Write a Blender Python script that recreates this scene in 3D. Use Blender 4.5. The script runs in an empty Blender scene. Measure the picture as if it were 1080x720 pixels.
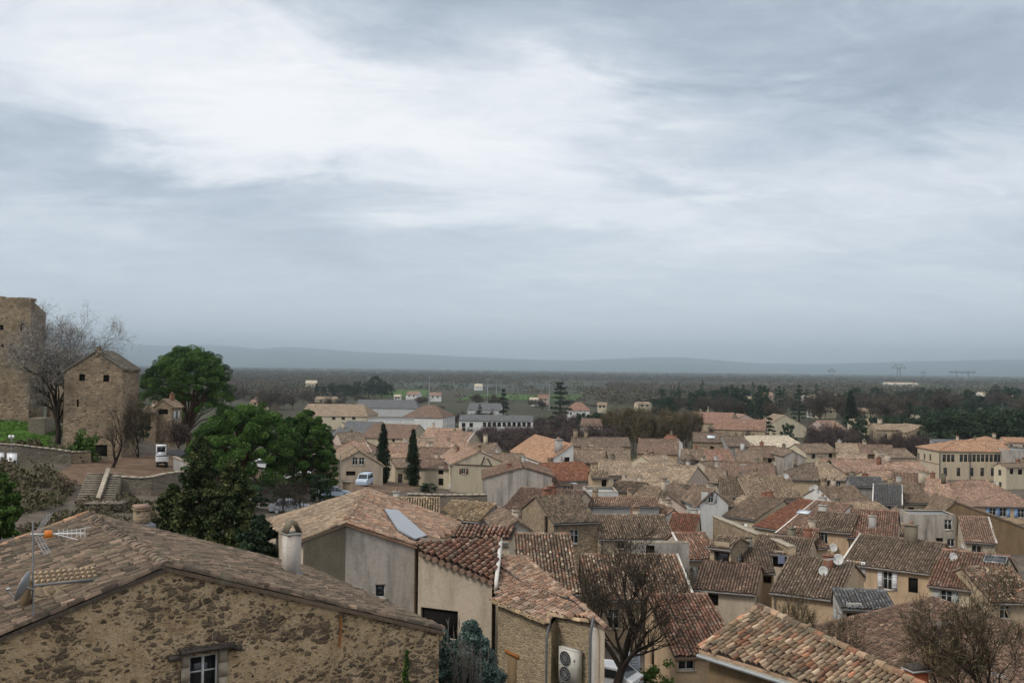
import bpy, math, random
import numpy as np
from mathutils import Vector, Matrix

# ------------------------------------------------------------------ camera, sky, sun, exposure
S = bpy.context.scene
COL = S.collection
R = math.radians
F = 1050.0                       # focal length in photograph pixels (35 mm on a 36 mm sensor, 1080 px)
CAM = Vector((0.0, 0.0, 26.0))
PITCH, ROLL = R(1.54), R(0.70)
fw = Vector((0, math.cos(PITCH), math.sin(PITCH)))
up0 = Vector((0, -math.sin(PITCH), math.cos(PITCH)))
rt0 = Vector((1, 0, 0))
RT = rt0 * math.cos(ROLL) + up0 * math.sin(ROLL)
UP = up0 * math.cos(ROLL) - rt0 * math.sin(ROLL)
cam_data = bpy.data.cameras.new("camera")
cam_data.lens, cam_data.sensor_width = 35.0, 36.0
cam_data.clip_start, cam_data.clip_end = 0.5, 60000.0
cam = bpy.data.objects.new("camera", cam_data)
COL.objects.link(cam)
M4 = Matrix((RT, UP, -fw)).transposed().to_4x4()
M4.translation = CAM
cam.matrix_world = M4
S.camera = cam
S.render.engine = 'CYCLES'
S.cycles.use_denoising = True
S.cycles.max_bounces = 6
S.cycles.diffuse_bounces = 3
S.cycles.glossy_bounces = 2
S.cycles.transmission_bounces = 2
S.cycles.volume_bounces = 3
S.cycles.transparent_max_bounces = 6
S.cycles.sample_clamp_indirect = 4.0
S.view_settings.view_transform = 'Standard'
S.view_settings.look = 'None'
S.view_settings.gamma = 1.0
S.view_settings.use_curve_mapping = False
S.view_settings.exposure = 0.50

SUN_EL, SUN_AZ = R(45), R(-122)      # azimuth measured clockwise from +Y (view direction)
sun_d = bpy.data.lights.new("sun", 'SUN')
sun_d.energy, sun_d.angle, sun_d.color = 1.5, R(12), (1.0, 0.93, 0.84)
sun = bpy.data.objects.new("sun", sun_d)
COL.objects.link(sun)
sv = Vector((math.sin(SUN_AZ) * math.cos(SUN_EL), math.cos(SUN_AZ) * math.cos(SUN_EL), math.sin(SUN_EL)))
sun.rotation_euler = sv.to_track_quat('Z', 'Y').to_euler()


class NT:
    """small node-tree writer"""
    def __init__(s, tree):
        s.t = tree
        tree.nodes.clear()

    def n(s, typ, props=None, **ins):
        nd = s.t.nodes.new(typ)
        for k, v in (props or {}).items():
            setattr(nd, k, v)
        for k, v in ins.items():
            key = int(k[1:]) if k[0] == 'i' and k[1:].isdigit() else k.replace('_', ' ')
            sock = nd.inputs[key]
            if hasattr(v, 'is_output'):
                s.t.links.new(v, sock)
            else:
                sock.default_value = v
        return nd

    def math(s, op, a, b=0.0, clamp=False):
        return s.n('ShaderNodeMath', {'operation': op, 'use_clamp': clamp}, i0=a, i1=b).outputs[0]

    def mix(s, f, a, b, typ='MIX'):
        nd = s.n('ShaderNodeMix', {'data_type': 'RGBA', 'blend_type': typ})
        for idx, v in ((0, f), (6, a), (7, b)):
            if hasattr(v, 'is_output'):
                s.t.links.new(v, nd.inputs[idx])
            else:
                nd.inputs[idx].default_value = v if idx == 0 else (*v[:3], 1)
        return nd.outputs[2]

    def ramp(s, f, stops, interp='LINEAR'):
        nd = s.n('ShaderNodeValToRGB', None, Fac=f)
        cr = nd.color_ramp
        cr.interpolation = interp
        while len(cr.elements) < len(stops):
            cr.elements.new(0.5)
        for e, (p, c) in zip(cr.elements, stops):
            e.position = p
            e.color = (*c, 1) if not isinstance(c, float) else (c, c, c, 1)
        return nd.outputs[0]

    def noise(s, vec, scale, detail=4.0, rough=0.55, dist=0.0):
        return s.n('ShaderNodeTexNoise', None, Vector=vec, Scale=scale, Detail=detail, Roughness=rough, Distortion=dist).outputs[0]


# ---- sky: Nishita sky almost wholly covered by a layer of stratus with lighter and darker masses
W = bpy.data.worlds.new("World")
S.world = W
W.use_nodes = True
t = NT(W.node_tree)
sky = t.n('ShaderNodeTexSky', {'sky_type': 'NISHITA', 'sun_disc': False, 'sun_elevation': SUN_EL,
                               'sun_rotation': SUN_AZ})
bg1 = t.n('ShaderNodeBackground', None, Color=sky.outputs[0], Strength=0.08)
dirn = t.n('ShaderNodeTexCoord').outputs['Generated']
sx = t.n('ShaderNodeSeparateXYZ', None, Vector=dirn)
X_, Y_, Z_ = sx.outputs
zc = t.math('MAXIMUM', t.math('ADD', Z_, 0.22), 0.05)
pv = t.n('ShaderNodeCombineXYZ', None, X=t.math('DIVIDE', X_, zc), Y=t.math('DIVIDE', Y_, zc), Z=0.0).outputs[0]
mp = t.n('ShaderNodeMapping', None, Vector=pv, Rotation=(0, 0, R(-32)), Scale=(0.75, 1.3, 1))
n1 = t.noise(mp.outputs[0], 2.4, 9.0, 0.60, 0.9)
n2 = t.noise(mp.outputs[0], 6.5, 9.0, 0.66, 1.4)
warp = t.n('ShaderNodeTexNoise', None, Vector=mp.outputs[0], Scale=2.2, Detail=8.0, Roughness=0.62, Distortion=0.8).outputs[1]
ws = t.n('ShaderNodeSeparateXYZ', None, Vector=warp).outputs
# cloud masses, given as azimuth/elevation tangents with an elliptical falloff
yd = t.math('MAXIMUM', Y_, 0.25)
ax = t.math('ADD', t.math('DIVIDE', X_, yd), t.math('MULTIPLY', t.math('SUBTRACT', ws[0], 0.5), 0.50))
az = t.math('ADD', t.math('DIVIDE', Z_, yd), t.math('MULTIPLY', t.math('SUBTRACT', ws[1], 0.5), 0.22))
MASSES = [  # px, py, half-width px, half-height px, tilt (deg), amount
    (170, 70, 330, 85, -12, 0.30), (500, 150, 250, 75, -18, 0.22), (640, 85, 90, 38, -10, 0.22), (700, 250, 330, 45, -4, 0.05),
    (960, 185, 230, 45, 12, 0.17), (90, 245, 140, 22, 0, 0.08), (330, 160, 220, 40, -18, 0.10),
    (120, 185, 210, 36, -10, -0.25), (400, 240, 200, 38, -6, -0.12), (830, 20, 360, 62, -10, -0.24), (420, 15, 70, 50, -40, -0.20),
    (780, 190, 110, 30, -20, -0.12), (1010, 80, 130, 28, 14, -0.10), (850, 60, 160, 22, -12, -0.08), (560, 320, 700, 45, 0, -0.05)]
acc = 0.0
for (px, py, wx, wy, tl, am) in MASSES:
    cx, cz = (px - 540) / F, (390 - py) / F
    dx, dz = t.math('SUBTRACT', ax, cx), t.math('SUBTRACT', az, cz)
    c, s_ = math.cos(R(tl)), math.sin(R(tl))
    a = t.math('MULTIPLY', t.math('ADD', t.math('MULTIPLY', dx, c), t.math('MULTIPLY', dz, s_)), F / wx)
    b = t.math('MULTIPLY', t.math('SUBTRACT', t.math('MULTIPLY', dz, c), t.math('MULTIPLY', dx, s_)), F / wy)
    r2 = t.math('ADD', t.math('MULTIPLY', a, a), t.math('MULTIPLY', b, b))
    g = t.math('MULTIPLY', t.math('POWER', 2.718, t.math('MULTIPLY', r2, -0.7)), am)
    acc = g if isinstance(acc, float) else t.math('ADD', acc, g)
v = t.math('ADD', t.math('ADD', 0.50, acc),
           t.math('ADD', t.math('MULTIPLY', t.math('SUBTRACT', n1, 0.5), 0.50), t.math('MULTIPLY', t.math('SUBTRACT', n2, 0.5), 0.36)))
cl = t.ramp(v, [(0.05, (0.200, 0.245, 0.305)), (0.30, (0.295, 0.342, 0.405)), (0.52, (0.425, 0.470, 0.525)),
                (0.74, (0.600, 0.622, 0.655)), (0.96, (0.735, 0.737, 0.745))])
hz = t.math('POWER', 2.718, t.math('MULTIPLY', t.math('ABSOLUTE', Z_), -13.0))
cl = t.mix(hz, cl, (0.68, 0.705, 0.745))
hi = t.n('ShaderNodeMapRange', {'interpolation_type': 'SMOOTHSTEP'}, Value=Z_, i1=0.34, i2=0.62).outputs[0]
cl = t.mix(hi, cl, (0.66, 0.655, 0.65))            # unseen cloud overhead, set neutral and brighter to light the scene
zen = t.math('ADD', 1.0, t.math('MULTIPLY', hi, 0.10))
bg2 = t.n('ShaderNodeBackground', None, Color=cl, Strength=zen)
ms = t.n('ShaderNodeMixShader', None, i0=0.93, i1=bg1.outputs[0], i2=bg2.outputs[0])
t.n('ShaderNodeOutputWorld', None, Surface=ms.outputs[0])


# ------------------------------------------------------------------ pixel helpers
def ray(px, py):
    return fw + RT * ((px - 540) / F) + UP * ((360 - py) / F)

def at(px, py, d):
    r = ray(px, py)
    return CAM + r * (d / r.y)

def hit(px, py, p0, n):
    r = ray(px, py)
    k = (p0 - CAM).dot(n) / r.dot(n)
    return CAM + r * k

def pix(p):
    q = p - CAM
    w = q.dot(fw)
    return 540 + F * q.dot(RT) / w, 360 - F * q.dot(UP) / w

# ------------------------------------------------------------------ materials
MATS = {}

def new_mat(name, rough=0.9, spec=0.25):
    m = bpy.data.materials.new(name)
    m.use_nodes = True
    t = NT(m.node_tree)
    b = t.n('ShaderNodeBsdfPrincipled', None, Roughness=rough)
    b.inputs['Specular IOR Level'].default_value = spec
    t.n('ShaderNodeOutputMaterial', None, Surface=b.outputs[0])
    MATS[name] = m
    return m, t, b

def lk(t, a, b):
    t.t.links.new(a, b)

def bump(t, b, h, strength, dist):
    nd = t.n('ShaderNodeBump', None, Height=h, Strength=strength, Distance=dist)
    lk(t, nd.outputs[0], b.inputs['Normal'])

def pos(t):
    return t.n('ShaderNodeNewGeometry').outputs['Position']

def scaled(t, vec, s):
    return t.n('ShaderNodeMapping', None, Vector=vec, Scale=s).outputs[0]

def tile_mat(name, cols, grey=0.35, lichen=(0.25, 0.225, 0.155), dark=(0.062, 0.05, 0.042), flat=False):
    m, t, b = new_mat(name, 0.93, 0.15)
    uv = t.n('ShaderNodeTexCoord').outputs['UV']
    s = t.n('ShaderNodeSeparateXYZ', None, Vector=uv)
    fl = t.n('ShaderNodeCombineXYZ', None, X=t.math('FLOOR', s.outputs[0]), Y=t.math('FLOOR', s.outputs[1])).outputs[0]
    wn = t.n('ShaderNodeTexWhiteNoise', {'noise_dimensions': '2D'}, Vector=fl)
    c = t.ramp(wn.outputs[0], [(i / (len(cols) - 1), k) for i, k in enumerate(cols)])
    rv = t.n('ShaderNodeSeparateXYZ', None, Vector=wn.outputs[1]).outputs
    c = t.mix(1.0, c, t.ramp(rv[1], [(0.0, 0.72), (0.8, 1.20), (1.0, 1.55)]), 'MULTIPLY')
    p = pos(t)
    big = t.noise(p, 0.55, 5, 0.6, 0.3)
    mid = t.noise(p, 2.6, 5, 0.65, 0.4)
    fine = t.noise(p, 14.0, 4, 0.7)
    c = t.mix(t.ramp(t.math('ADD', t.math('MULTIPLY', big, 0.6), t.math('MULTIPLY', mid, 0.5)), [(0.48, 0.0), (0.68, grey)]), c, dark)
    c = t.mix(t.ramp(mid, [(0.54, 0.0), (0.68, grey * 0.8)]), c, lichen)
    c = t.mix(1.0, c, t.ramp(fine, [(0.25, 0.62), (0.75, 1.3)]), 'MULTIPLY')
    c = t.n('ShaderNodeHueSaturation', None, Hue=0.505, Saturation=0.98, Value=1.04, Color=c).outputs[0]
    lk(t, c, b.inputs['Base Color'])
    h = t.math('ADD', t.math('MULTIPLY', fine, 0.3), mid)
    if flat:
        h = t.math('ADD', t.math('MULTIPLY', h, 0.2), t.math('MULTIPLY', t.math('ABSOLUTE', t.math('SUBTRACT', t.math('FRACT', s.outputs[0]), 0.5)), -2.0))
        bump(t, b, h, 0.8, 0.06)
    else:
        bump(t, b, h, 0.5, 0.02)
    return m

TILES = {
    'brown': [(0.115, 0.08, 0.058), (0.175, 0.122, 0.088), (0.225, 0.158, 0.115), (0.155, 0.11, 0.082), (0.29, 0.215, 0.16)],
    'dark': [(0.085, 0.063, 0.048), (0.135, 0.094, 0.07), (0.18, 0.122, 0.09), (0.115, 0.083, 0.064), (0.215, 0.158, 0.12)],
    'umber': [(0.11, 0.07, 0.054), (0.16, 0.098, 0.073), (0.205, 0.125, 0.092), (0.138, 0.086, 0.066), (0.25, 0.168, 0.126)],
    'tan': [(0.195, 0.14, 0.098), (0.285, 0.205, 0.142), (0.34, 0.252, 0.176), (0.225, 0.155, 0.108), (0.385, 0.3, 0.22)],
    'orange': [(0.27, 0.14, 0.084), (0.345, 0.185, 0.112), (0.385, 0.222, 0.14), (0.285, 0.152, 0.096), (0.41, 0.27, 0.185)],
    'pink': [(0.205, 0.125, 0.092), (0.265, 0.158, 0.115), (0.305, 0.19, 0.14), (0.225, 0.13, 0.096), (0.345, 0.24, 0.182)],
    'red': [(0.152, 0.057, 0.037), (0.208, 0.0779, 0.048), (0.24, 0.0997, 0.062), (0.172, 0.0665, 0.043), (0.224, 0.1235, 0.084)],
    'terracotta': [(0.175, 0.08, 0.057), (0.24, 0.112, 0.078), (0.29, 0.152, 0.11), (0.195, 0.096, 0.07), (0.34, 0.22, 0.165), (0.15, 0.105, 0.08)],
    'mottled': [(0.085, 0.06, 0.046), (0.175, 0.098, 0.068), (0.31, 0.16, 0.104), (0.145, 0.1, 0.074), (0.46, 0.365, 0.27), (0.215, 0.15, 0.105), (0.115, 0.078, 0.06)],
    'ochre': [(0.23, 0.156, 0.094), (0.325, 0.225, 0.135), (0.39, 0.285, 0.18), (0.26, 0.176, 0.105), (0.43, 0.33, 0.225)],
    'salmon': [(0.245, 0.14, 0.096), (0.31, 0.18, 0.124), (0.355, 0.222, 0.158), (0.22, 0.132, 0.094), (0.4, 0.295, 0.222), (0.18, 0.125, 0.095)],
    'slate': [(0.085, 0.090, 0.095), (0.115, 0.120, 0.125), (0.140, 0.145, 0.150), (0.100, 0.105, 0.112), (0.125, 0.125, 0.125)],
    'lauze': [(0.085, 0.078, 0.066), (0.120, 0.108, 0.090), (0.150, 0.136, 0.112), (0.100, 0.090, 0.076), (0.180, 0.160, 0.130)],
    'pale': [(0.4, 0.325, 0.245), (0.47, 0.39, 0.295), (0.5, 0.425, 0.325), (0.43, 0.36, 0.27), (0.52, 0.455, 0.36)],
    'old': [(0.0903, 0.0669, 0.051), (0.1419, 0.1003, 0.0757), (0.2021, 0.1426, 0.1056), (0.1161, 0.0898, 0.0704), (0.258, 0.176, 0.1276), (0.1376, 0.1162, 0.081), (0.0705, 0.0546, 0.044)],
    'warm': [(0.165, 0.106, 0.068), (0.285, 0.19, 0.12), (0.37, 0.268, 0.178), (0.225, 0.138, 0.088), (0.43, 0.325, 0.228), (0.345, 0.155, 0.092), (0.12, 0.084, 0.062), (0.26, 0.205, 0.135)],
}
for k, c in TILES.items():
    g = {'red': 0.25, 'pale': 0.15, 'orange': 0.25, 'slate': 0.25, 'salmon': 0.42, 'dark': 0.6}.get(k, 0.55)
    tile_mat('tile_' + k, c, g)
    tile_mat('flat_' + k, c, g, flat=True)

def plaster(name, base, stain=0.35, tint=None, rough=0.92):
    m, t, b = new_mat(name, rough, 0.2)
    p = pos(t)
    st = t.noise(scaled(t, p, (1.3, 1.3, 0.22)), 1.0, 6, 0.62, 0.3)
    bl = t.noise(p, 0.8, 6, 0.62, 0.4)
    fi = t.noise(p, 9.0, 4, 0.65)
    tint = tint or tuple(x * 0.38 for x in base)
    c = t.mix(t.ramp(st, [(0.46, 0.0), (0.72, stain)]), base, tint)
    c = t.mix(t.ramp(bl, [(0.50, 0.0), (0.70, stain * 0.8)]), c, tuple(x * 0.62 for x in base))
    c = t.mix(1.0, c, t.ramp(fi, [(0.25, 0.82), (0.75, 1.13)]), 'MULTIPLY')
    lk(t, c, b.inputs['Base Color'])
    bump(t, b, fi, 0.35, 0.02)
    return m

plaster('cream', (0.55, 0.475, 0.35))
plaster('flue', (0.52, 0.47, 0.42), 0.3)
plaster('yellow', (0.50, 0.42, 0.305))
plaster('white', (0.66, 0.65, 0.62), 0.28)
plaster('ochre', (0.50, 0.37, 0.245), 0.4)
plaster('tanwall', (0.42, 0.33, 0.225), 0.4)
plaster('beige', (0.47, 0.395, 0.305), 0.45)
plaster('pinkish', (0.50, 0.40, 0.335), 0.35)
plaster('grey', (0.30, 0.285, 0.262), 0.6, (0.085, 0.08, 0.075))
plaster('greystain', (0.42, 0.38, 0.335), 0.85, (0.07, 0.068, 0.065))
plaster('palegrey', (0.50, 0.50, 0.485), 0.3)
plaster('brownwall', (0.21, 0.148, 0.085), 0.5)
plaster('mould', (0.195, 0.17, 0.122), 0.75, (0.05, 0.045, 0.035))
plaster('concrete', (0.40, 0.385, 0.36), 0.4)
plaster('lead', (0.20, 0.21, 0.22), 0.4)

def stone(name, mortar, cols, scale, squash=1.5, cover=0.08, soft=0.10, mott=0.3):
    m, t, b = new_mat(name, 0.95, 0.12)
    p = pos(t)
    wv = t.n('ShaderNodeVectorMath', {'operation': 'SCALE'}, i0=t.n('ShaderNodeTexNoise', None, Vector=p, Scale=scale * 0.9, Detail=3.0).outputs[1], Scale=0.5 / scale).outputs[0]
    q = t.n('ShaderNodeVectorMath', {'operation': 'ADD'}, i0=scaled(t, p, (1, 1, squash)), i1=wv).outputs[0]
    ve = t.n('ShaderNodeTexVoronoi', {'feature': 'DISTANCE_TO_EDGE'}, Vector=q, Scale=scale).outputs['Distance']
    vc = t.n('ShaderNodeTexVoronoi', {'feature': 'F1'}, Vector=q, Scale=scale)
    rnd = t.n('ShaderNodeSeparateXYZ', None, Vector=vc.outputs['Color']).outputs
    fi = t.noise(p, scale * 5, 4, 0.7)
    bl = t.noise(p, scale * 0.16, 5, 0.6)
    sc = t.ramp(rnd[0], [(i / (len(cols) - 1), c) for i, c in enumerate(cols)])
    th = t.math('ADD', cover, t.math('MULTIPLY', t.math('SUBTRACT', rnd[1], 0.4), cover * 2.2))
    th = t.math('ADD', th, t.math('MULTIPLY', t.math('SUBTRACT', bl, 0.5), cover * 3))
    e = t.math('ADD', ve, t.math('MULTIPLY', t.math('SUBTRACT', fi, 0.5), 0.10))
    mask = t.n('ShaderNodeMapRange', {'interpolation_type': 'SMOOTHSTEP'}, Value=t.math('SUBTRACT', e, th), i1=-0.01, i2=soft).outputs[0]
    mc = t.mix(1.0, mortar, t.ramp(t.noise(p, scale * 1.1, 6, 0.65), [(0.3, 0.68), (0.7, 1.25)]), 'MULTIPLY')
    c = t.mix(mask, mc, sc)
    c = t.mix(t.ramp(bl, [(0.45, 0.0), (0.7, mott)]), c, (0.085, 0.07, 0.05))
    c = t.mix(1.0, c, t.ramp(fi, [(0.2, 0.65), (0.8, 1.28)]), 'MULTIPLY')
    lk(t, c, b.inputs['Base Color'])
    bump(t, b, t.math('ADD', mask, t.math('MULTIPLY', fi, 0.5)), 0.7, 0.05)
    return m

def rubble():
    m, t, b = new_mat('rubble', 0.95, 0.1)
    p = pos(t)
    nz = t.n('ShaderNodeTexNoise', None, Vector=p, Scale=3.2, Detail=6.0, Roughness=0.65).outputs[1]
    wv = t.n('ShaderNodeVectorMath', {'operation': 'SCALE'}, i0=nz, Scale=0.42).outputs[0]
    tilt = t.n('ShaderNodeMapping', None, Vector=p, Rotation=(0, R(8), 0), Scale=(1, 1, 1.75)).outputs[0]
    q = t.n('ShaderNodeVectorMath', {'operation': 'ADD'}, i0=tilt, i1=wv).outputs[0]
    fi = t.noise(p, 26.0, 5, 0.7)
    mid = t.noise(p, 5.5, 6, 0.7)
    pat = t.noise(scaled(t, p, (1, 1, 1.4)), 0.75, 6, 0.62, 0.4)
    masks, cols = [], []
    for sc, cov, pal in ((4.0, 0.15, 0), (8.0, 0.14, 1)):
        ve = t.n('ShaderNodeTexVoronoi', {'feature': 'DISTANCE_TO_EDGE'}, Vector=q, Scale=sc).outputs['Distance']
        vc = t.n('ShaderNodeTexVoronoi', {'feature': 'F1'}, Vector=q, Scale=sc)
        rn = t.n('ShaderNodeSeparateXYZ', None, Vector=vc.outputs['Color']).outputs
        th = t.math('ADD', cov + 0.135, t.math('MULTIPLY', t.math('SUBTRACT', rn[1], 0.5), 0.42))
        th = t.math('SUBTRACT', th, t.math('MULTIPLY', t.math('SUBTRACT', pat, 0.46), 1.0))
        e = t.math('ADD', ve, t.math('MULTIPLY', t.math('SUBTRACT', mid, 0.5), 0.30))
        masks.append(t.n('ShaderNodeMapRange', {'interpolation_type': 'SMOOTHSTEP'}, Value=t.math('SUBTRACT', e, th), i1=-0.03, i2=0.16).outputs[0])
        cols.append(t.ramp(rn[0], [(0.0, (0.085, 0.067, 0.052)), (0.2, (0.23, 0.175, 0.12)), (0.4, (0.135, 0.105, 0.08)), (0.6, (0.32, 0.24, 0.155)), (0.8, (0.18, 0.145, 0.11)), (1.0, (0.27, 0.215, 0.15))]))
    mo = t.ramp(t.math('ADD', t.math('MULTIPLY', mid, 0.6), t.math('MULTIPLY', t.noise(p, 1.6, 5, 0.6), 0.45)), [(0.36, (0.37, 0.255, 0.145)), (0.52, (0.62, 0.455, 0.275)), (0.68, (0.72, 0.555, 0.365))])
    c = t.mix(t.math('MULTIPLY', masks[1], 0.75), mo, cols[1])
    c = t.mix(t.math('MULTIPLY', masks[0], 0.92), c, cols[0])
    c = t.mix(t.ramp(pat, [(0.52, 0.0), (0.70, 0.32)]), c, (0.12, 0.096, 0.072))
    c = t.mix(1.0, c, t.ramp(fi, [(0.2, 0.68), (0.8, 1.28)]), 'MULTIPLY')
    lk(t, c, b.inputs['Base Color'])
    h = t.math('ADD', t.math('MULTIPLY', masks[0], 0.8), t.math('ADD', t.math('MULTIPLY', mid, 0.9), t.math('MULTIPLY', fi, 0.35)))
    bump(t, b, h, 1.0, 0.13)
rubble()
stone('castle', (0.30, 0.23, 0.155), [(0.17, 0.13, 0.095), (0.30, 0.23, 0.16), (0.42, 0.33, 0.23), (0.11, 0.086, 0.066), (0.34, 0.25, 0.165), (0.24, 0.185, 0.13)], 1.9, 2.1, 0.04, 0.14, 0.7)
stone('ashlar', (0.36, 0.29, 0.19), [(0.27, 0.21, 0.14), (0.36, 0.285, 0.19), (0.22, 0.175, 0.12), (0.42, 0.335, 0.225)], 3.4, 2.4, 0.04, 0.12, 0.3)
stone('fieldstone', (0.22, 0.19, 0.15), [(0.17, 0.145, 0.11), (0.24, 0.20, 0.155), (0.12, 0.105, 0.082), (0.28, 0.24, 0.185)], 2.2, 2.0, 0.05, 0.12, 0.5)
stone('housestone', (0.36, 0.28, 0.19), [(0.23, 0.175, 0.12), (0.31, 0.24, 0.165), (0.18, 0.14, 0.10), (0.38, 0.30, 0.21)], 2.4, 1.9, 0.06, 0.12, 0.35)

def plain(name, col, rough=0.6, spec=0.4, metal=0.0, var=0.12, scale=6.0):
    m, t, b = new_mat(name, rough, spec)
    b.inputs['Metallic'].default_value = metal
    k = t.noise(pos(t), scale, 4, 0.6)
    lk(t, t.mix(1.0, col, t.ramp(k, [(0.25, 1.0 - var), (0.75, 1.0 + var)]), 'MULTIPLY'), b.inputs['Base Color'])
    return m

plain('tile_pan_shade_near', (0.034, 0.028, 0.023), 0.95, 0.1, 0, 0.4, 3)  # dirty pans of near roofs, channel shade painted into the colour
plain('tile_pan_shade', (0.068, 0.054, 0.043), 0.95, 0.1, 0, 0.4, 3)  # same for farther roofs: dirt plus painted channel shade
plain('glass', (0.018, 0.022, 0.026), 0.12, 0.6)
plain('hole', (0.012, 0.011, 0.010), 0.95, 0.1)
plain('wframe', (0.62, 0.62, 0.60), 0.5)
plain('bframe', (0.10, 0.065, 0.045), 0.6)
plain('shutter_white', (0.66, 0.68, 0.70), 0.55)
plain('shutter_blue', (0.23, 0.37, 0.60), 0.55)
plain('shutter_brown', (0.15, 0.075, 0.045), 0.6)
plain('shutter_grey', (0.36, 0.38, 0.38), 0.6)
plain('sillstone', (0.44, 0.40, 0.33), 0.9, 0.15)
plain('zinc', (0.34, 0.36, 0.375), 0.45, 0.5, 0.3)
plain('gutter_grey', (0.17, 0.17, 0.17), 0.6)
plain('pipe', (0.105, 0.11, 0.115), 0.55)
plain('darkwood', (0.085, 0.065, 0.048), 0.85, 0.2)
plain('verge', (0.66, 0.63, 0.58), 0.85, 0.2)
plain('solar', (0.25, 0.27, 0.29), 0.35, 0.6, 0.0, 0.05)
plain('skylight', (0.62, 0.68, 0.72), 0.15, 0.6)
plain('skydark', (0.045, 0.05, 0.055), 0.2, 0.6)
plain('brick', (0.20, 0.095, 0.062), 0.9, 0.2, 0.0, 0.35, 14)
plain('brick_red', (0.36, 0.10, 0.045), 0.9, 0.2, 0.0, 0.3, 14)
plain('white_paint', (0.74, 0.75, 0.76), 0.4)
plain('silver', (0.42, 0.45, 0.49), 0.3, 0.5, 0.5)
plain('bluegrey', (0.42, 0.50, 0.60), 0.35, 0.5)
plain('rubber', (0.022, 0.022, 0.023), 0.8)
plain('black_metal', (0.03, 0.03, 0.03), 0.5)
plain('grey_metal', (0.30, 0.31, 0.32), 0.45, 0.5, 0.4)
plain('alu', (0.55, 0.56, 0.57), 0.35, 0.5, 0.6)
plain('pylon_steel', (0.20, 0.21, 0.22), 0.6, 0.4, 0.2)
plain('acbody', (0.50, 0.48, 0.43), 0.5)
plain('orange_plastic', (0.75, 0.22, 0.03), 0.5)
plain('dish_white', (0.50, 0.50, 0.48), 0.45)
plain('cloth_blue', (0.15, 0.17, 0.25), 0.9)
plain('roofmetal', (0.55, 0.60, 0.64), 0.4, 0.5, 0.2)
plain('rust', (0.28, 0.115, 0.04), 0.9, 0.1)
plain('hoodstone', (0.07, 0.06, 0.052), 0.95, 0.1, 0, 0.4, 9)
plain('jamb', (0.36, 0.31, 0.24), 0.9, 0.15, 0, 0.25, 5)
plain('lawn', (0.060, 0.130, 0.022), 0.95, 0.1, 0, 0.45, 0.9)
plain('asphalt', (0.055, 0.055, 0.056), 0.9, 0.2, 0, 0.25, 1.5)
plain('dirt', (0.145, 0.10, 0.070), 0.95, 0.1, 0, 0.35, 0.8)
plain('gravel', (0.22, 0.185, 0.145), 0.95, 0.1, 0, 0.3, 1.2)
plain('steps', (0.19, 0.165, 0.13), 0.92, 0.1, 0, 0.3, 3)
plain('coping', (0.36, 0.315, 0.25), 0.92, 0.1, 0, 0.3, 3)
plain('field_green', (0.055, 0.105, 0.026), 0.95, 0.1, 0, 0.25, 0.02)
plain('field_grey', (0.065, 0.075, 0.062), 0.95, 0.1, 0, 0.2, 0.02)
plain('hill', (0.07, 0.09, 0.075), 0.95, 0.1, 0, 0.5, 0.002)
plain('sign_white', (0.55, 0.60, 0.68), 0.5)

def leaf_mat(name, cols, rough=0.8):
    m, t, b = new_mat(name, rough, 0.15)
    uv = t.n('ShaderNodeTexCoord').outputs['UV']
    u = t.n('ShaderNodeSeparateXYZ', None, Vector=uv).outputs[0]
    c = t.ramp(u, [(i / (len(cols) - 1), k) for i, k in enumerate(cols)])
    lk(t, c, b.inputs['Base Color'])
    return m

leaf_mat('pine', [(0.012, 0.029, 0.008), (0.0336, 0.0739, 0.0157), (0.0694, 0.1364, 0.0273), (0.1224, 0.2108, 0.049)])
leaf_mat('conifer', [(0.0154, 0.0264, 0.011), (0.0333, 0.0512, 0.0192), (0.0613, 0.0818, 0.0292), (0.1148, 0.1214, 0.0459)])
leaf_mat('cypress', [(0.010, 0.020, 0.011), (0.018, 0.032, 0.016), (0.026, 0.044, 0.020)])
leaf_mat('evergreen', [(0.018, 0.034, 0.021), (0.032, 0.055, 0.030), (0.048, 0.076, 0.040)])
leaf_mat('brightgreen', [(0.030, 0.060, 0.014), (0.055, 0.105, 0.022), (0.085, 0.145, 0.034)])
leaf_mat('spruce', [(0.060, 0.095, 0.085), (0.085, 0.130, 0.115), (0.120, 0.170, 0.150)])
leaf_mat('twig_brown', [(0.048, 0.039, 0.030), (0.074, 0.060, 0.045), (0.105, 0.084, 0.062)])
leaf_mat('twig_purple', [(0.050, 0.038, 0.036), (0.075, 0.056, 0.052), (0.100, 0.076, 0.066)])
leaf_mat('twig_olive', [(0.075, 0.060, 0.036), (0.110, 0.088, 0.050), (0.150, 0.118, 0.068)])
leaf_mat('twig_grey', [(0.17, 0.155, 0.138), (0.27, 0.25, 0.225), (0.40, 0.375, 0.345)])
leaf_mat('wood_far', [(0.054, 0.0486, 0.0405), (0.0945, 0.0756, 0.0594), (0.1283, 0.0999, 0.0729), (0.0405, 0.0567, 0.0378), (0.108, 0.0999, 0.0594), (0.1485, 0.1134, 0.0891)])
leaf_mat('scrub', [(0.06, 0.045, 0.032), (0.10, 0.08, 0.05), (0.07, 0.075, 0.032), (0.13, 0.10, 0.065)])
leaf_mat('grassblade', [(0.045, 0.085, 0.018), (0.070, 0.135, 0.026), (0.095, 0.165, 0.036)])
plain('bark', (0.060, 0.047, 0.037), 0.95, 0.1, 0, 0.4, 5)
plain('bark_dark', (0.035, 0.028, 0.023), 0.95, 0.1, 0, 0.4, 5)
plain('bark_red', (0.115, 0.072, 0.048), 0.95, 0.1, 0, 0.4, 4)

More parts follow.
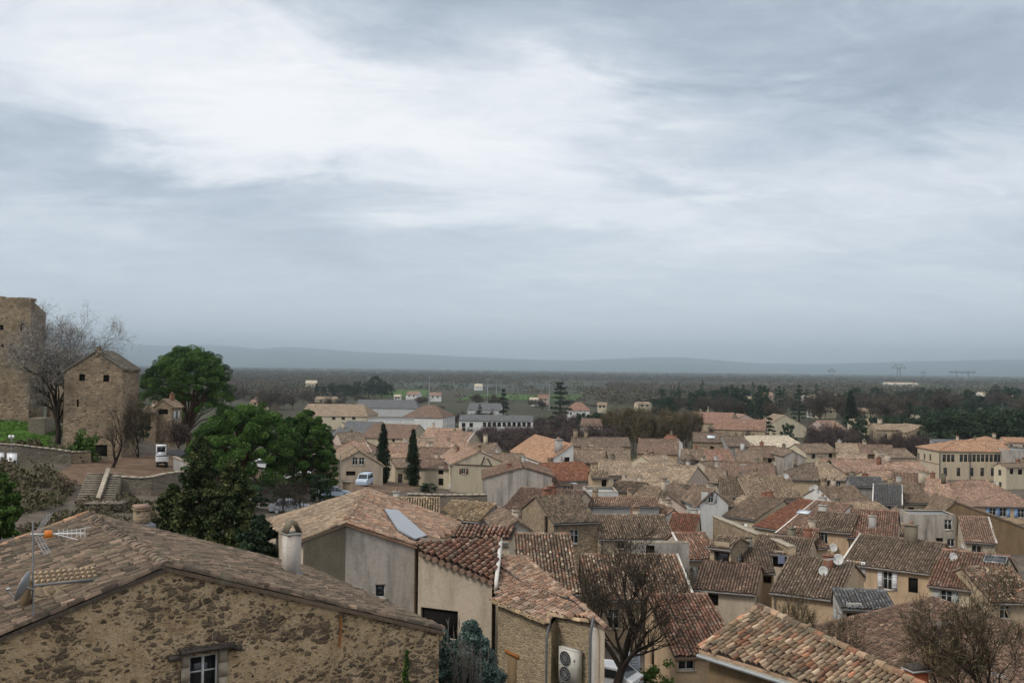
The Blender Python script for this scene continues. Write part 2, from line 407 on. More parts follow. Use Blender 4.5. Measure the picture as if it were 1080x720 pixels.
def ground_mat():
    m, t, b = new_mat('ground', 0.95, 0.1)
    p = pos(t)
    a = t.noise(p, 0.006, 6, 0.6)
    f = t.noise(p, 0.35, 6, 0.65)
    c = t.ramp(a, [(0.30, (0.050, 0.042, 0.034)), (0.46, (0.058, 0.054, 0.036)), (0.56, (0.044, 0.050, 0.030)), (0.70, (0.066, 0.054, 0.042))])
    s = t.n('ShaderNodeSeparateXYZ', None, Vector=p)
    town = t.n('ShaderNodeMapRange', {'interpolation_type': 'SMOOTHSTEP'}, Value=s.outputs[1], i1=240.0, i2=300.0, i3=1.0, i4=0.0).outputs[0]
    c = t.mix(town, c, t.ramp(f, [(0.3, (0.085, 0.075, 0.062)), (0.6, (0.125, 0.105, 0.085))]))
    lk(t, t.mix(1.0, c, t.ramp(f, [(0.3, 0.7), (0.7, 1.25)]), 'MULTIPLY'), b.inputs['Base Color'])
    return m
ground_mat()

# ------------------------------------------------------------------ mesh building
class MB:
    """collects polygons; build() links them as one mesh object"""
    def __init__(s):
        s.V, s.nv, s.F, s.mi, s.UV = [], 0, [], [], []
        s.mats = []

    def slot(s, mat):
        if mat not in s.mats:
            s.mats.append(mat)
        return s.mats.index(mat)

    def add(s, V, Fa, mat, UV=None):
        """V (n,3); Fa (m,k) index array or a list of index tuples"""
        V = np.asarray(V, dtype=np.float64).reshape(-1, 3)
        if not isinstance(Fa, np.ndarray):
            by = {}
            for f in Fa:
                by.setdefault(len(f), []).append(f)
            groups = [np.array(x, dtype=np.int64) for x in by.values()]
        else:
            groups = [Fa]
        for g in groups:
            s.F.append(g + s.nv)
            s.mi.append(np.full(len(g), s.slot(mat), dtype=np.int32))
            s.UV.append(np.zeros((g.size, 2)) if UV is None else UV)
        s.V.append(V)
        s.nv += len(V)

    def poly(s, pts, mat, uv=None):
        s.add([tuple(p) for p in pts], np.array([list(range(len(pts)))]), mat, None if uv is None else np.array(uv))

    def box(s, c, size, mat, rz=0.0, top=1.0, M=None):
        hx, hy, hz = size[0] / 2, size[1] / 2, size[2] / 2
        v = np.array([(x * hx * (top if z > 0 else 1), y * hy * (top if z > 0 else 1), z * hz) for z in (-1, 1) for x, y in ((-1, -1), (1, -1), (1, 1), (-1, 1))])
        if M is not None:
            v = v @ np.array(M.to_3x3()).T
        else:
            cs, sn = math.cos(rz), math.sin(rz)
            v = v @ np.array([[cs, sn, 0], [-sn, cs, 0], [0, 0, 1]])
        v = v + np.array(c)
        s.add(v, np.array([(0, 3, 2, 1), (4, 5, 6, 7), (0, 1, 5, 4), (1, 2, 6, 5), (2, 3, 7, 6), (3, 0, 4, 7)]), mat)

    def obox(s, o, ax, ay, az, mat):
        """box from a corner and three edge vectors"""
        o, ax, ay, az = (np.array(q, dtype=float) for q in (o, ax, ay, az))
        v = [o, o + ax, o + ax + ay, o + ay]
        v += [q + az for q in v]
        f = np.array([(0, 3, 2, 1), (4, 5, 6, 7), (0, 1, 5, 4), (1, 2, 6, 5), (2, 3, 7, 6), (3, 0, 4, 7)])
        if np.dot(np.cross(ax, ay), az) < 0:
            f = f[:, ::-1]
        s.add(v, f, mat)

    def tube(s, pts, rad, mat, k=6, cap=True):
        pts = [Vector(p) for p in pts]
        n = len(pts)
        if not hasattr(rad, '__len__'):
            rad = [rad] * n
        V = []
        for i, p in enumerate(pts):
            d = (pts[min(i + 1, n - 1)] - pts[max(i - 1, 0)])
            d = d.normalized() if d.length > 1e-9 else Vector((0, 0, 1))
            a = d.cross(Vector((0.31, 0.17, 0.93)) if abs(d.z) < 0.9 else Vector((1, 0.13, 0)))
            a.normalize()
            b = d.cross(a)
            for j in range(k):
                an = 2 * math.pi * j / k
                V.append(tuple(p + (a * math.cos(an) + b * math.sin(an)) * rad[i]))
        Q = [(i * k + j, i * k + (j + 1) % k, (i + 1) * k + (j + 1) % k, (i + 1) * k + j) for i in range(n - 1) for j in range(k)]
        s.add(V, np.array(Q), mat)
        if cap and k > 2:
            base = s.nv - len(V)
            s.add(V[:k], np.array([list(range(k))[::-1]]), mat)
            s.add(V[-k:], np.array([list(range(k))]), mat)

    def prism(s, poly, depth, mat):
        """polygon (3D points) extruded along vector depth"""
        P = [Vector(p) for p in poly]
        n = len(P)
        D = Vector(depth)
        V = [tuple(p) for p in P] + [tuple(p + D) for p in P]
        nrm = Vector((0, 0, 0))
        for i in range(n):
            nrm += P[i].cross(P[(i + 1) % n])
        fl = nrm.dot(D) > 0
        a, b = list(range(n)), list(range(n, 2 * n))
        s.add(V, np.array([a[::-1] if fl else a]), mat)
        s.add(V, np.array([b if fl else b[::-1]]), mat)
        q = [(i, (i + 1) % n, n + (i + 1) % n, n + i) for i in range(n)]
        s.add(V, np.array(q if fl else [x[::-1] for x in q]), mat)

    def build(s, name, parent=None, smooth=False):
        if not s.V:
            return None
        V = np.concatenate(s.V)
        if parent is not None:
            root = parent
            off = np.zeros(3)
            while root is not None:
                off += np.array(root.location)
                root = root.parent
            V = V - off
        me = bpy.data.meshes.new(name)
        me.vertices.add(len(V))
        me.vertices.foreach_set('co', V.astype(np.float32).ravel())
        li = np.concatenate([f.ravel() for f in s.F])
        ls = np.concatenate([np.full(len(f), f.shape[1]) for f in s.F])
        me.loops.add(len(li))
        me.loops.foreach_set('vertex_index', li.astype(np.int32))
        me.polygons.add(len(ls))
        st = np.concatenate([[0], np.cumsum(ls)[:-1]])
        me.polygons.foreach_set('loop_start', st.astype(np.int32))
        me.polygons.foreach_set('material_index', np.concatenate(s.mi))
        if smooth:
            me.polygons.foreach_set('use_smooth', np.ones(len(ls), dtype=bool))
        uvl = me.uv_layers.new(name='UVMap')
        uvl.data.foreach_set('uv', np.concatenate([u.reshape(-1, 2) for u in s.UV]).astype(np.float32).ravel())
        for m in s.mats:
            me.materials.append(MATS[m])
        me.update(calc_edges=True)
        o = bpy.data.objects.new(name, me)
        COL.objects.link(o)
        if parent is not None:
            o.parent = parent
        return o


def tag(o, label, cat=None, group=None, kind=None):
    if label:
        o['label'] = label
    if cat:
        o['category'] = cat
    if group:
        o['group'] = group
    if kind:
        o['kind'] = kind
    return o

def thing(name, label, cat, loc=(0, 0, 0), group=None):
    o = bpy.data.objects.new(name, None)
    COL.objects.link(o)
    o.location = loc
    o.empty_display_size = 0.3
    return tag(o, label, cat, group)

def structure(name, mb, label=None, smooth=False):
    o = mb.build(name, None, smooth)
    o['kind'] = 'structure'
    o['label'] = label or name.replace('_', ' ')
    return o

def copy_tree(o, parent=None):
    c = o.copy()
    COL.objects.link(c)
    c.parent = parent
    for ch in list(o.children):
        copy_tree(ch, c)
    return c

# ------------------------------------------------------------------ terrain
CTRL = [(0, 0, 23.5, 14), (0, -30, 25, 25), (-10, 28, 13.5, 12), (-14, 36, 13, 10), (-7, 50, 11.0, 10), (3, 44, 8.0, 8), (6, 58, 7.0, 9),
        (12, 34, 11, 10), (20, 30, 11, 12), (-25, 95, 11.0, 12), (-42, 105, 12.3, 9), (-42, 119, 14.2, 9), (-55, 120, 14.4, 9), (-40, 128, 14.4, 9),
        (-52, 122, 14.3, 8), (-38, 150, 14, 10), (-66, 118, 16.2, 9), (-72, 140, 19.2, 14), (-64, 96, 12.5, 9), (-52, 96, 12.2, 9), (-44, 92, 11.0, 8), (-85, 105, 17, 15), (-95, 140, 20, 22),
        (-32, 112, 11.5, 8), (-24, 118, 9.5, 12), (-34, 85, 9.5, 10), (-20, 75, 9.5, 10), (-22, 135, 8.3, 12), (-24, 157, 8.0, 10), (-14, 165, 6.4, 10), (-8, 125, 8, 10), (-5, 165, 5.2, 12),
        (-40, 180, 7, 16), (-70, 190, 9, 20), (-5, 90, 9, 10), (10, 90, 6, 12), (20, 100, 3.5, 14), (30, 75, 4, 14), (16, 62, 6, 10), (40, 60, 5, 16), (45, 100, 2, 18),
        (70, 100, 2, 20), (60, 150, 1.5, 25), (20, 150, 3, 20), (100, 200, 1, 40), (20, 210, 1.5, 25), (-30, 230, 3, 25), (0, 290, 0.5, 40), (-80, 260, 4, 40),
        (-40, 40, 17, 16), (-60, 60, 15, 16), (-90, 60, 19, 25), (60, 30, 10, 20), (60, -10, 20, 30), (-60, -20, 24, 40), (-120, 300, 0, 60), (120, 120, 1, 40), (140, 40, 6, 40),
        (200, 150, 0, 60), (-200, 200, 4, 60), (-200, 60, 14, 60), (0, 400, 0, 80), (200, 300, 0, 80), (-200, 400, 0, 80)]
_c = np.array(CTRL, dtype=float)

def terrain(x, y):
    x, y = np.asarray(x, float), np.asarray(y, float)
    d2 = (x[..., None] - _c[:, 0]) ** 2 + (y[..., None] - _c[:, 1]) ** 2
    w = np.exp(-0.5 * d2 / _c[:, 3] ** 2) + 1e-4 * (30.0 / (30.0 + np.sqrt(d2))) ** 3 * 0.1
    z = (w * _c[:, 2]).sum(-1) / w.sum(-1)
    r = np.sqrt(x * x + y * y)
    fade = np.clip((r - 330) / 200.0, 0, 1)
    return z * (1 - fade)

def tz(x, y):
    return float(terrain(np.array([x]), np.array([y]))[0])

# ------------------------------------------------------------------ roofs
def inside(poly, x, y):
    r = np.zeros(x.shape, bool)
    n = len(poly)
    j = n - 1
    for i in range(n):
        xi, yi = poly[i]
        xj, yj = poly[j]
        c = ((yi > y) != (yj > y)) & (x < (xj - xi) * (y - yi) / (yj - yi + 1e-12) + xi)
        r ^= c
        j = i
    return r

def roof_face(mb, pts, tile, d, thick=0.12, edir=None, seed=0, geo=None, pitch=0.225, expo=0.36, lift=1.0):
    """one roof slope: pts coplanar, first edge the eave; a slab plus rows of half-round tiles"""
    P = [Vector(p) for p in pts]
    n = Vector((0, 0, 0))
    for i in range(len(P)):
        n += P[i].cross(P[(i + 1) % len(P)])
    n.normalize()
    if n.z < 0:
        n = -n
    if edir is None:
        e = Vector((n.y, -n.x, 0))
        if e.length < 1e-6:
            e = P[1] - P[0]
    else:
        e = Vector(edir)
    e.normalize()
    s_ = n.cross(e)
    if s_.z < 0:
        s_, e = -s_, -e
    O = P[0]
    q = [((p - O).dot(e), (p - O).dot(s_)) for p in P]
    e0, s0 = min(a for a, b in q), min(b for a, b in q)
    rs = random.Random(seed * 7 + len(mb.V))
    u0, v0 = rs.randint(0, 400), rs.randint(0, 400)
    uv = [((a - e0) / pitch + u0, (b - s0) / expo + v0) for a, b in q]
    facing = (CAM - sum(P, Vector()) / len(P)).dot(n) > 0
    if geo is None:
        geo = d < 165 and facing
    k = 5 if d < 60 else (4 if d < 100 else 3)
    mt = ('tile_' if geo else 'flat_') + tile
    area = sum((P[i].cross(P[(i + 1) % len(P)]) for i in range(len(P))), Vector())
    order = list(range(len(P))) if area.dot(n) > 0 else list(range(len(P)))[::-1]
    PT = [P[i] for i in order]
    m = len(P)
    dn = Vector((0, 0, -thick))
    mb.poly(PT, ('tile_pan_shade_near' if d < 60 else 'tile_pan_shade') if geo else mt, [uv[i] for i in order])  # slab top in the pan colour that carries the channel shade
    mb.poly([p + dn for p in PT][::-1], 'darkwood')
    for i in range(m):
        a, b = PT[i], PT[(i + 1) % m]
        mb.poly([a, a + dn, b + dn, b], mt, [(u0 + .5, v0 + .5)] * 4)
    if not geo:
        return
    L, H = max(a for a, b in q) - e0, max(b for a, b in q) - s0
    nc, nr = int(L / pitch) + 1, int(H / expo) + 1
    I, J = np.meshgrid(np.arange(nc), np.arange(nr), indexing='ij')
    I, J = I.ravel(), J.ravel()
    ce, cs = e0 + (I + 0.5) * pitch, s0 + (J + 0.45) * expo
    ok = inside(q, ce, cs)
    I, J, ce, cs = I[ok], J[ok], ce[ok], cs[ok]
    N = len(I)
    if N == 0:
        return
    g = np.random.default_rng(seed + nc * 31 + nr)
    colj = g.normal(0, 0.010, 4000)[I % 4000]
    dx = g.normal(0, 0.008, N) + colj
    dz = np.abs(g.normal(0, 0.010, N)) + 0.028 * (1 + np.sin(ce * 1.1 + 1.3 * np.sin(cs * 0.8) + seed)) * np.sin(np.clip(cs / max(H, .1), 0, 1) * 3.1)
    tw = g.normal(0, 0.014, N)
    sl = g.normal(0, 0.02, N) + (g.uniform(-.32, .32, 4000) * expo)[I % 4000]
    an = np.linspace(math.pi * 0.98, math.pi * 0.02, k + 1)
    r0, r1 = (0.375 * pitch, 0.315 * pitch) if d < 60 else (0.40 * pitch, 0.33 * pitch)
    rings = []
    for (rr, so, zo) in ((r0, -0.52, 0.024), (r1, 0.62, 0.0)):
        x = ce[:, None] + dx[:, None] + rr * np.cos(an)[None] + (tw * so)[:, None]
        y = (cs + sl + so * expo)[:, None] + 0 * x
        z = (dz + zo)[:, None] + (rr * (1.45 if d < 60 else 1.15)) * np.sin(an)[None] * lift
        rings.append(np.stack([x, y, z], -1))
    A = np.stack(rings, 1)                         # N,2,k+1,3
    A = A.reshape(N, -1, 3)
    base = np.array(O)
    V = base + A[..., 0:1] * np.array(e) + A[..., 1:2] * np.array(s_) + A[..., 2:3] * np.array(n)
    V = V.reshape(-1, 3)
    nvt = 2 * (k + 1)
    f0 = np.array([(j, j + 1, k + 2 + j, k + 1 + j) for j in range(k)])
    Fq = (np.arange(N)[:, None, None] * nvt + f0[None]).reshape(-1, 4)
    uj = np.linspace(0.05, 0.95, k + 1)
    UVq = np.zeros((N, k, 4, 2))
    for j in range(k):
        UVq[:, j, :, 0] = (I + u0)[:, None] + np.array([uj[j], uj[j + 1], uj[j + 1], uj[j]])
        UVq[:, j, :, 1] = (J + v0)[:, None] + np.array([0.1, 0.1, 0.9, 0.9])
    # closed lower end of each tile (mortar plug set back a little)
    mb.add(V, Fq, mt, UVq.reshape(-1, 2))

def ridge_tiles(mb, a, b, tile, r=0.13, step=0.36, k=6, seed=0):
    a, b = Vector(a), Vector(b)
    d = b - a
    L = d.length
    if L < 0.2:
        return
    d.normalize()
    side = d.cross(Vector((0, 0, 1))).normalized()
    up = side.cross(d)
    n = max(1, int(L / step))
    st = L / n
    rs = random.Random(seed + n)
    for i in range(n):
        V = []
        jx, jz = rs.gauss(0, 0.012), rs.gauss(0, 0.008)
        for (tt, rr) in ((i * st, r * 1.05), ((i + 1.12) * st, r * 0.88)):
            for j in range(k + 1):
                an = math.pi * j / k
                V.append(tuple(a + d * tt + side * (math.cos(an) * rr + jx) + up * (math.sin(an) * rr - 0.02 + jz)))
        Q = np.array([(j, j + 1, k + 2 + j, k + 1 + j)[::-1] for j in range(k)])
        u = rs.randint(0, 900) + 0.5
        mb.add(V, Q, 'tile_' + tile, np.tile([[u, u]], (k * 4, 1)))
        mb.add(V[:k + 1], np.array([list(range(k + 1))]), 'tile_' + tile, np.tile([[u, u]], (k + 1, 1)))

# ------------------------------------------------------------------ walls with openings
def wall_panel(mb, p0, p1, zb, top, wins, mat, out, reveal=0.16):
    """vertical wall p0->p1 (xy), top = [(t, z)...], wins = [(t0, z0, w, h)] cut through as recesses"""
    p0, p1 = Vector((p0[0], p0[1], 0)), Vector((p1[0], p1[1], 0))
    L = (p1 - p0).length
    e = (p1 - p0) / L
    out = Vector((out[0], out[1], 0)).normalized()
    fl = e.cross(Vector((0, 0, 1))).dot(out) < 0

    def zt(x):
        for (a, za), (b, zb_) in zip(top[:-1], top[1:]):
            if a - 1e-6 <= x <= b + 1e-6:
                return za + (zb_ - za) * (x - a) / max(b - a, 1e-9)
        return top[-1][1]
    cuts = {0.0, L}
    for a, _ in top:
        cuts.add(min(max(a, 0), L))
    for (t0, z0, w, h) in wins:
        cuts.add(t0)
        cuts.add(t0 + w)
    cuts = sorted(cuts)

    def P(x, z, back=0.0):
        q = p0 + e * x - out * back
        return (q.x, q.y, z)

    def face(pts):
        mb.poly(pts if not fl else pts[::-1], mat)
    for a, b in zip(cuts[:-1], cuts[1:]):
        if b - a < 1e-4:
            continue
        mid = (a + b) / 2
        segs = sorted([(z0, z0 + h) for (t0, z0, w, h) in wins if t0 - 1e-6 < mid < t0 + w + 1e-6])
        z = zb
        for (za, zb2) in segs:
            if za > z + 1e-4:
                face([P(a, z), P(b, z), P(b, za), P(a, za)])
            z = max(z, zb2)
        face([P(a, z), P(b, z), P(b, zt(b)), P(a, zt(a))])
    for (t0, z0, w, h) in wins:
        a, b, c, d_ = (t0, z0), (t0 + w, z0), (t0 + w, z0 + h), (t0, z0 + h)
        for (s1, s2) in ((a, b), (b, c), (c, d_), (d_, a)):
            face([P(*s1), P(*s1, reveal), P(*s2, reveal), P(*s2)][::-1])

def window_parts(root, p0, e, out, t0, z0, w, h, style, d):
    """window > pane, shutter, sill set in the recess"""
    c = Vector((p0[0], p0[1], 0)) + e * t0
    Z = Vector((0, 0, 1))
    fr = 'bframe' if 'b' in style else 'wframe'
    o = c + Z * z0 - out * 0.155
    pane = MB()
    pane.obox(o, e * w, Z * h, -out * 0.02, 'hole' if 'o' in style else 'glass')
    if d > 215:
        pane.build('window', root)
        return
    f = MB()
    th = min(0.07, w * 0.12)
    oo = o + out * 0.003
    if 'o' not in style:
        f.obox(oo, e * th, Z * h, out * 0.05, fr)
        f.obox(oo + e * (w - th), e * th, Z * h, out * 0.05, fr)
        f.obox(oo + e * th, e * (w - 2 * th), Z * th, out * 0.05, fr)
        f.obox(oo + e * th + Z * (h - th), e * (w - 2 * th), Z * th, out * 0.05, fr)
        if w > 0.65:
            f.obox(oo + e * (w / 2 - th / 2) + Z * th, e * th, Z * (h - 2 * th), out * 0.045, fr)
        if h > 0.9:
            f.obox(oo + e * th + Z * (h * 0.58), e * (w / 2 - 1.5 * th), Z * 0.035, out * 0.04, fr)
            f.obox(oo + e * (w / 2 + th / 2) + Z * (h * 0.58), e * (w / 2 - 1.5 * th), Z * 0.035, out * 0.04, fr)
    else:
        f.obox(oo, e * w, Z * 0.05, out * 0.03, 'darkwood')
    fo = f.build('window', root)
    pane.build('pane', fo)
    if d < 200 and 'o' not in style:
        sm = MB()
        sm.obox(c + Z * (z0 - 0.07) - e * 0.08 - out * 0.02, e * (w + 0.16), Z * 0.068, out * 0.10, 'sillstone')
        sm.build('sill', fo)
    col = {'W': 'shutter_white', 'B': 'shutter_blue', 'R': 'shutter_brown', 'G': 'shutter_grey'}
    for k, mname in col.items():
        if k in style:
            for sgn in (0, 1):
                sh = MB()
                x0 = -w * 0.5 - 0.03 if sgn == 0 else w + 0.03
                q = c + e * x0 + Z * (z0 - 0.02) + out * 0.012
                sh.obox(q, e * (w * 0.5), Z * (h + 0.04), out * 0.035, mname)
                for zz in (0.18, 0.75):
                    sh.obox(q + Z * (h * zz) + out * 0.037, e * (w * 0.5), Z * 0.07, out * 0.02, mname)
                sh.build('shutter', fo)

# ------------------------------------------------------------------ houses
HOUSES = []
_seed = [1]

def house(label, O, u, v, LU, LV, z0, zr, z1, vr, d, wall='beige', roof='brown', hl=0.0, hr=0.0, ov=0.30, og=0.12, win=(), chim=(), sky=(),
          auto=True, zbase=None, cat='house', name='house', group=None, tiles=None, wallmats=None, verge=None, lean=None, ridge=True, extra=None):
    _seed[0] += 1
    seed = _seed[0]
    rs = random.Random(seed)
    O = Vector((O[0], O[1], 0))
    u, v = Vector((u[0], u[1], 0)).normalized(), Vector((v[0], v[1], 0)).normalized()

    def B(a, b, z):
        q = O + u * a + v * b
        return Vector((q.x, q.y, z))
    cen = B(LU / 2, LV / 2, 0)
    if zbase is None:
        zbase = min(tz(*B(a, b, 0).xy) for a in (0, LU) for b in (0, LV)) - 0.6
    zbase = min(zbase, z0 - 2.0)
    root = thing(name, label, cat, (cen.x, cen.y, zbase), group)
    k0 = (zr - z0) / max(vr, .01)
    mono = abs(vr - LV) < 0.01
    k1 = 0 if mono else (zr - z1) / (LV - vr)
    ztop = zr if mono else z1
    walls = {'v0': (B(0, 0, 0), B(LU, 0, 0), [(0, z0), (LU, z0)], -v),
             'v1': (B(0, LV, 0), B(LU, LV, 0), [(0, ztop), (LU, ztop)], v)}
    gt = [(0, z0), (LV, zr)] if mono else [(0, z0), (vr, zr), (LV, z1)]
    flat_t = [(0, z0), (LV, z0)]
    walls['u0'] = (B(0, 0, 0), B(0, LV, 0), flat_t if hl else gt, -u)
    walls['u1'] = (B(LU, 0, 0), B(LU, LV, 0), flat_t if hr else gt, u)
    W_ = {k: [] for k in walls}
    styles = {k: [] for k in walls}
    vis = [k for k, (a, b, tp, n) in walls.items() if (CAM - (a + b) / 2).xy.dot(n.xy) > 0]
    for wv in win:
        px, py, w, h = wv[:4]
        st = wv[4] if len(wv) > 4 else ''
        best = None
        for k in vis:
            a, b, tp, n = walls[k]
            L = (b - a).length
            q = hit(px, py, a, n)
            tt = (q - a).xy.dot((b - a).xy) / L
            miss = max(0, w / 2 + .1 - tt, tt + w / 2 + .1 - L)
            if best is None or miss < best[0]:
                best = (miss, k, tt, q.z, L)
        if best and best[0] < 3.0:
            _, k, tt, zz, L = best
            w = min(w, L - 0.3)
            tt = min(max(tt, w / 2 + .12), L - w / 2 - .12)
            zmax = min(z for t_, z in walls[k][2])
            h = min(h, zmax + 1.5 - zbase)
            W_[k].append((tt - w / 2, zz - h / 2, w, h))
            styles[k].append(st)
    if auto or (60 < d < 300 and name == 'house' and rs.random() < .55):
        for k in vis:
            a, b, tp, n = walls[k]
            L = (b - a).length
            if W_[k] or L < 2.6:
                continue
            zt = min(z for t_, z in tp)
            nn = max(1, int(L / 3.1))
            for row in range(2 if zt - zbase > 5 else 1):
                for i in range(nn):
                    if rs.random() < 0.22:
                        continue
                    w, h = rs.choice([(0.8, 1.1), (0.9, 1.3), (0.85, 1.4), (0.7, 0.9)])
                    tt = L * (i + 0.5) / nn + rs.uniform(-.2, .2)
                    W_[k].append((tt - w / 2, zt - 0.75 - h - row * 2.7, w, h))
                    styles[k].append(rs.choice(['', '', 'b', 'W', 'R', 'G', 'o']) if k[0] == 'v' or d < 999 else '')
    wm = MB()
    for k, (a, b, tp, n) in walls.items():
        good = []
        L = (b - a).length
        for w4, st in zip(W_[k], styles[k]):
            if w4[0] > 0.02 and w4[0] + w4[2] < L - 0.02 and not any(abs(w4[0] + w4[2] / 2 - g[0] - g[2] / 2) < (w4[2] + g[2]) / 2 + .05 and abs(w4[1] + w4[3] / 2 - g[1] - g[3] / 2) < (w4[3] + g[3]) / 2 + .05 for g, _ in good):
                good.append((w4, st))
        mt = (wallmats or {}).get(k, wall)
        wall_panel(wm, a.xy, b.xy, zbase, tp, [g[0] for g in good], mt, n.xy)
        e = (b - a).normalized()
        for w4, st in good:
            window_parts(root, a, e, n, *w4, st, d)
    # cornice under the eaves (two courses of tile ends)
    cor = 'sillstone' if wall in ('white', 'cream', 'yellow', 'beige', 'pinkish') else wall
    if d < 200:
        for k in ('v0', 'v1'):
            a, b, tp, n = walls[k]
            if k == 'v1' and mono:
                continue
            zz = tp[0][1]
            wm.obox(a + Vector((0, 0, zz - 0.34)) + n * 0.003, b - a, n * 0.13, Vector((0, 0, 0.16)), cor)
            wm.obox(a + Vector((0, 0, zz - 0.18)) + n * 0.003, b - a, n * 0.22, Vector((0, 0, 0.10)), cor)
    wm.build('wall', root)
    # roof
    rm = MB()
    zoff = 0.03
    ol, orr = (ov if hl else og), (ov if hr else og)
    e0z, e1z = z0 - k0 * ov + zoff, z1 - k1 * ov + zoff
    zrr = zr + zoff
    P = {'a': B(-ol, -ov, e0z), 'b': B(LU + orr, -ov, e0z), 'c': B(LU + (orr if not hr else -hr), vr, zrr), 'd': B(-ol if not hl else hl, vr, zrr)}
    faces = [[P['a'], P['b'], P['c'], P['d']]]
    if not mono:
        P['e'], P['f'] = B(LU + orr, LV + ov, e1z), B(-ol, LV + ov, e1z)
        faces.append([P['e'], P['f'], P['d'], P['c']])
        if hl:
            faces.append([P['f'], P['a'], P['d']])
        if hr:
            faces.append([P['b'], P['e'], P['c']])
    fn = []
    for i, fc in enumerate(faces):
        roof_face(rm, fc, roof, d, seed=seed * 10 + i, geo=tiles)
        n = (fc[1] - fc[0]).cross(fc[2] - fc[0]).normalized()
        fn.append((fc, n if n.z > 0 else -n))
    if d < 260 and ridge and not mono:
        rr = 0.185 if d < 35 else (0.13 if d < 120 else 0.15)
        ridge_tiles(rm, P['d'], P['c'], roof, rr, seed=seed)
        if hl:
            ridge_tiles(rm, P['a'], P['d'], roof, rr, seed=seed)
            ridge_tiles(rm, P['f'], P['d'], roof, rr, seed=seed)
        if hr:
            ridge_tiles(rm, P['b'], P['c'], roof, rr, seed=seed)
            ridge_tiles(rm, P['e'], P['c'], roof, rr, seed=seed)
    if verge:
        for side in verge:
            a, b = (P['a'], P['d']) if side == 'l' else (P['b'], P['c'])
            if side in 'LR' and not mono:
                a, b = (P['f'], P['d']) if side == 'L' else (P['e'], P['c'])
            sd = -u if side in 'lL' else u
            rm.obox(a - sd * 0.12 + Vector((0, 0, -0.05)), b - a, sd * 0.17, Vector((0, 0, 0.17)), 'verge')
    ro = rm.build('roof', root)

    def roof_hit(px, py):
        best = None
        for fc, n in fn:
            if (CAM - fc[0]).dot(n) <= 0:
                continue
            q = hit(px, py, fc[0], n)
            # distance outside of the face
            c_ = sum(fc, Vector()) / len(fc)
            miss = max(0, abs((q - B(LU / 2, LV / 2, 0)).xy.dot(u.xy)) - LU / 2) + max(0, abs((q - B(LU / 2, LV / 2, 0)).xy.dot(v.xy)) - LV / 2)
            b_ = (q - O).xy.dot(v.xy)
            if not mono:
                miss += max(0, (b_ - vr) if fc is faces[0] else (vr - b_)) * 0.5
            if best is None or miss < best[0]:
                best = (miss, q, n)
        return best
    for ch in chim:
        px, py, w, h = ch[:4]
        st = ch[4] if len(ch) > 4 else 'p'
        hb = roof_hit(px, py)
        if hb:
            q = hb[1]
            a_ = min(max((q - O).xy.dot(u.xy), 0.3), LU - 0.3)
            b_ = min(max((q - O).xy.dot(v.xy), 0.3), LV - 0.3)
            zq = min(z0 + k0 * b_, zrr if mono else z1 + k1 * (LV - b_))
            chimney(ro, B(a_, b_, zq), w, h, math.atan2(u.y, u.x), st, roof)
    if d < 290 and not chim and d > 60 and rs.random() < 0.62:
        for _ in range(rs.choice([1, 1, 2])):
            a_ = LU * rs.uniform(.1, .9)
            chimney(ro, B(a_, min(vr + (.25 if not mono else -.5), LV - .4), zr - .12), rs.uniform(.5, .85), rs.uniform(.55, 1.1), math.atan2(u.y, u.x), rs.choice(['p', 'g', 'st', 'b', 'p', 'm']), roof)
    if 60 < d < 175:
        gm = MB()
        ga, gb = P['a'] + Vector((0, 0, -.10)) - v * .05, P['b'] + Vector((0, 0, -.10)) - v * .05
        gm.tube([ga, gb], .065, 'gutter_grey' if seed % 2 else 'pipe', 6)
        gm.build('gutter', ro)
        if (CAM - ga).dot(-v) > 0 and LU > 4:
            pm = MB()
            fx = .25 if seed % 3 else LU - .25
            t0_ = B(fx, -ov - .05, e0z - .14)
            w0_ = B(fx, -.09, e0z - .65)
            pm.tube([t0_, w0_, Vector((w0_.x, w0_.y, zbase))], .05, 'gutter_grey' if seed % 2 else 'pipe', 6)
            pm.build('drainpipe', root)
    for sk in sky:
        px, py, w, h = sk[:4]
        hb = roof_hit(px, py)
        if hb and hb[0] < 2:
            q, n = hb[1], hb[2]
            e_ = Vector((n.y, -n.x, 0)).normalized()
            s_ = n.cross(e_)
            km = MB()
            o = q - e_ * (w / 2) - s_ * (h / 2) + n * 0.06
            km.obox(o, e_ * w, s_ * h, n * 0.10, sk[4] if len(sk) > 4 else 'skylight')
            fm = 'grey_metal'
            for (x0, y0, ww, hh) in ((-.06, -.06, w + .12, .06), (-.06, h, w + .12, .06), (-.06, 0, .06, h), (w, 0, .06, h)):
                km.obox(o + e_ * x0 + s_ * y0 + n * 0.002, e_ * ww, s_ * hh, n * 0.13, fm)
            km.build('skylight', ro)
    HOUSES.append(root)
    root['_z'] = z0
    del root['_z']
    return root, ro, B

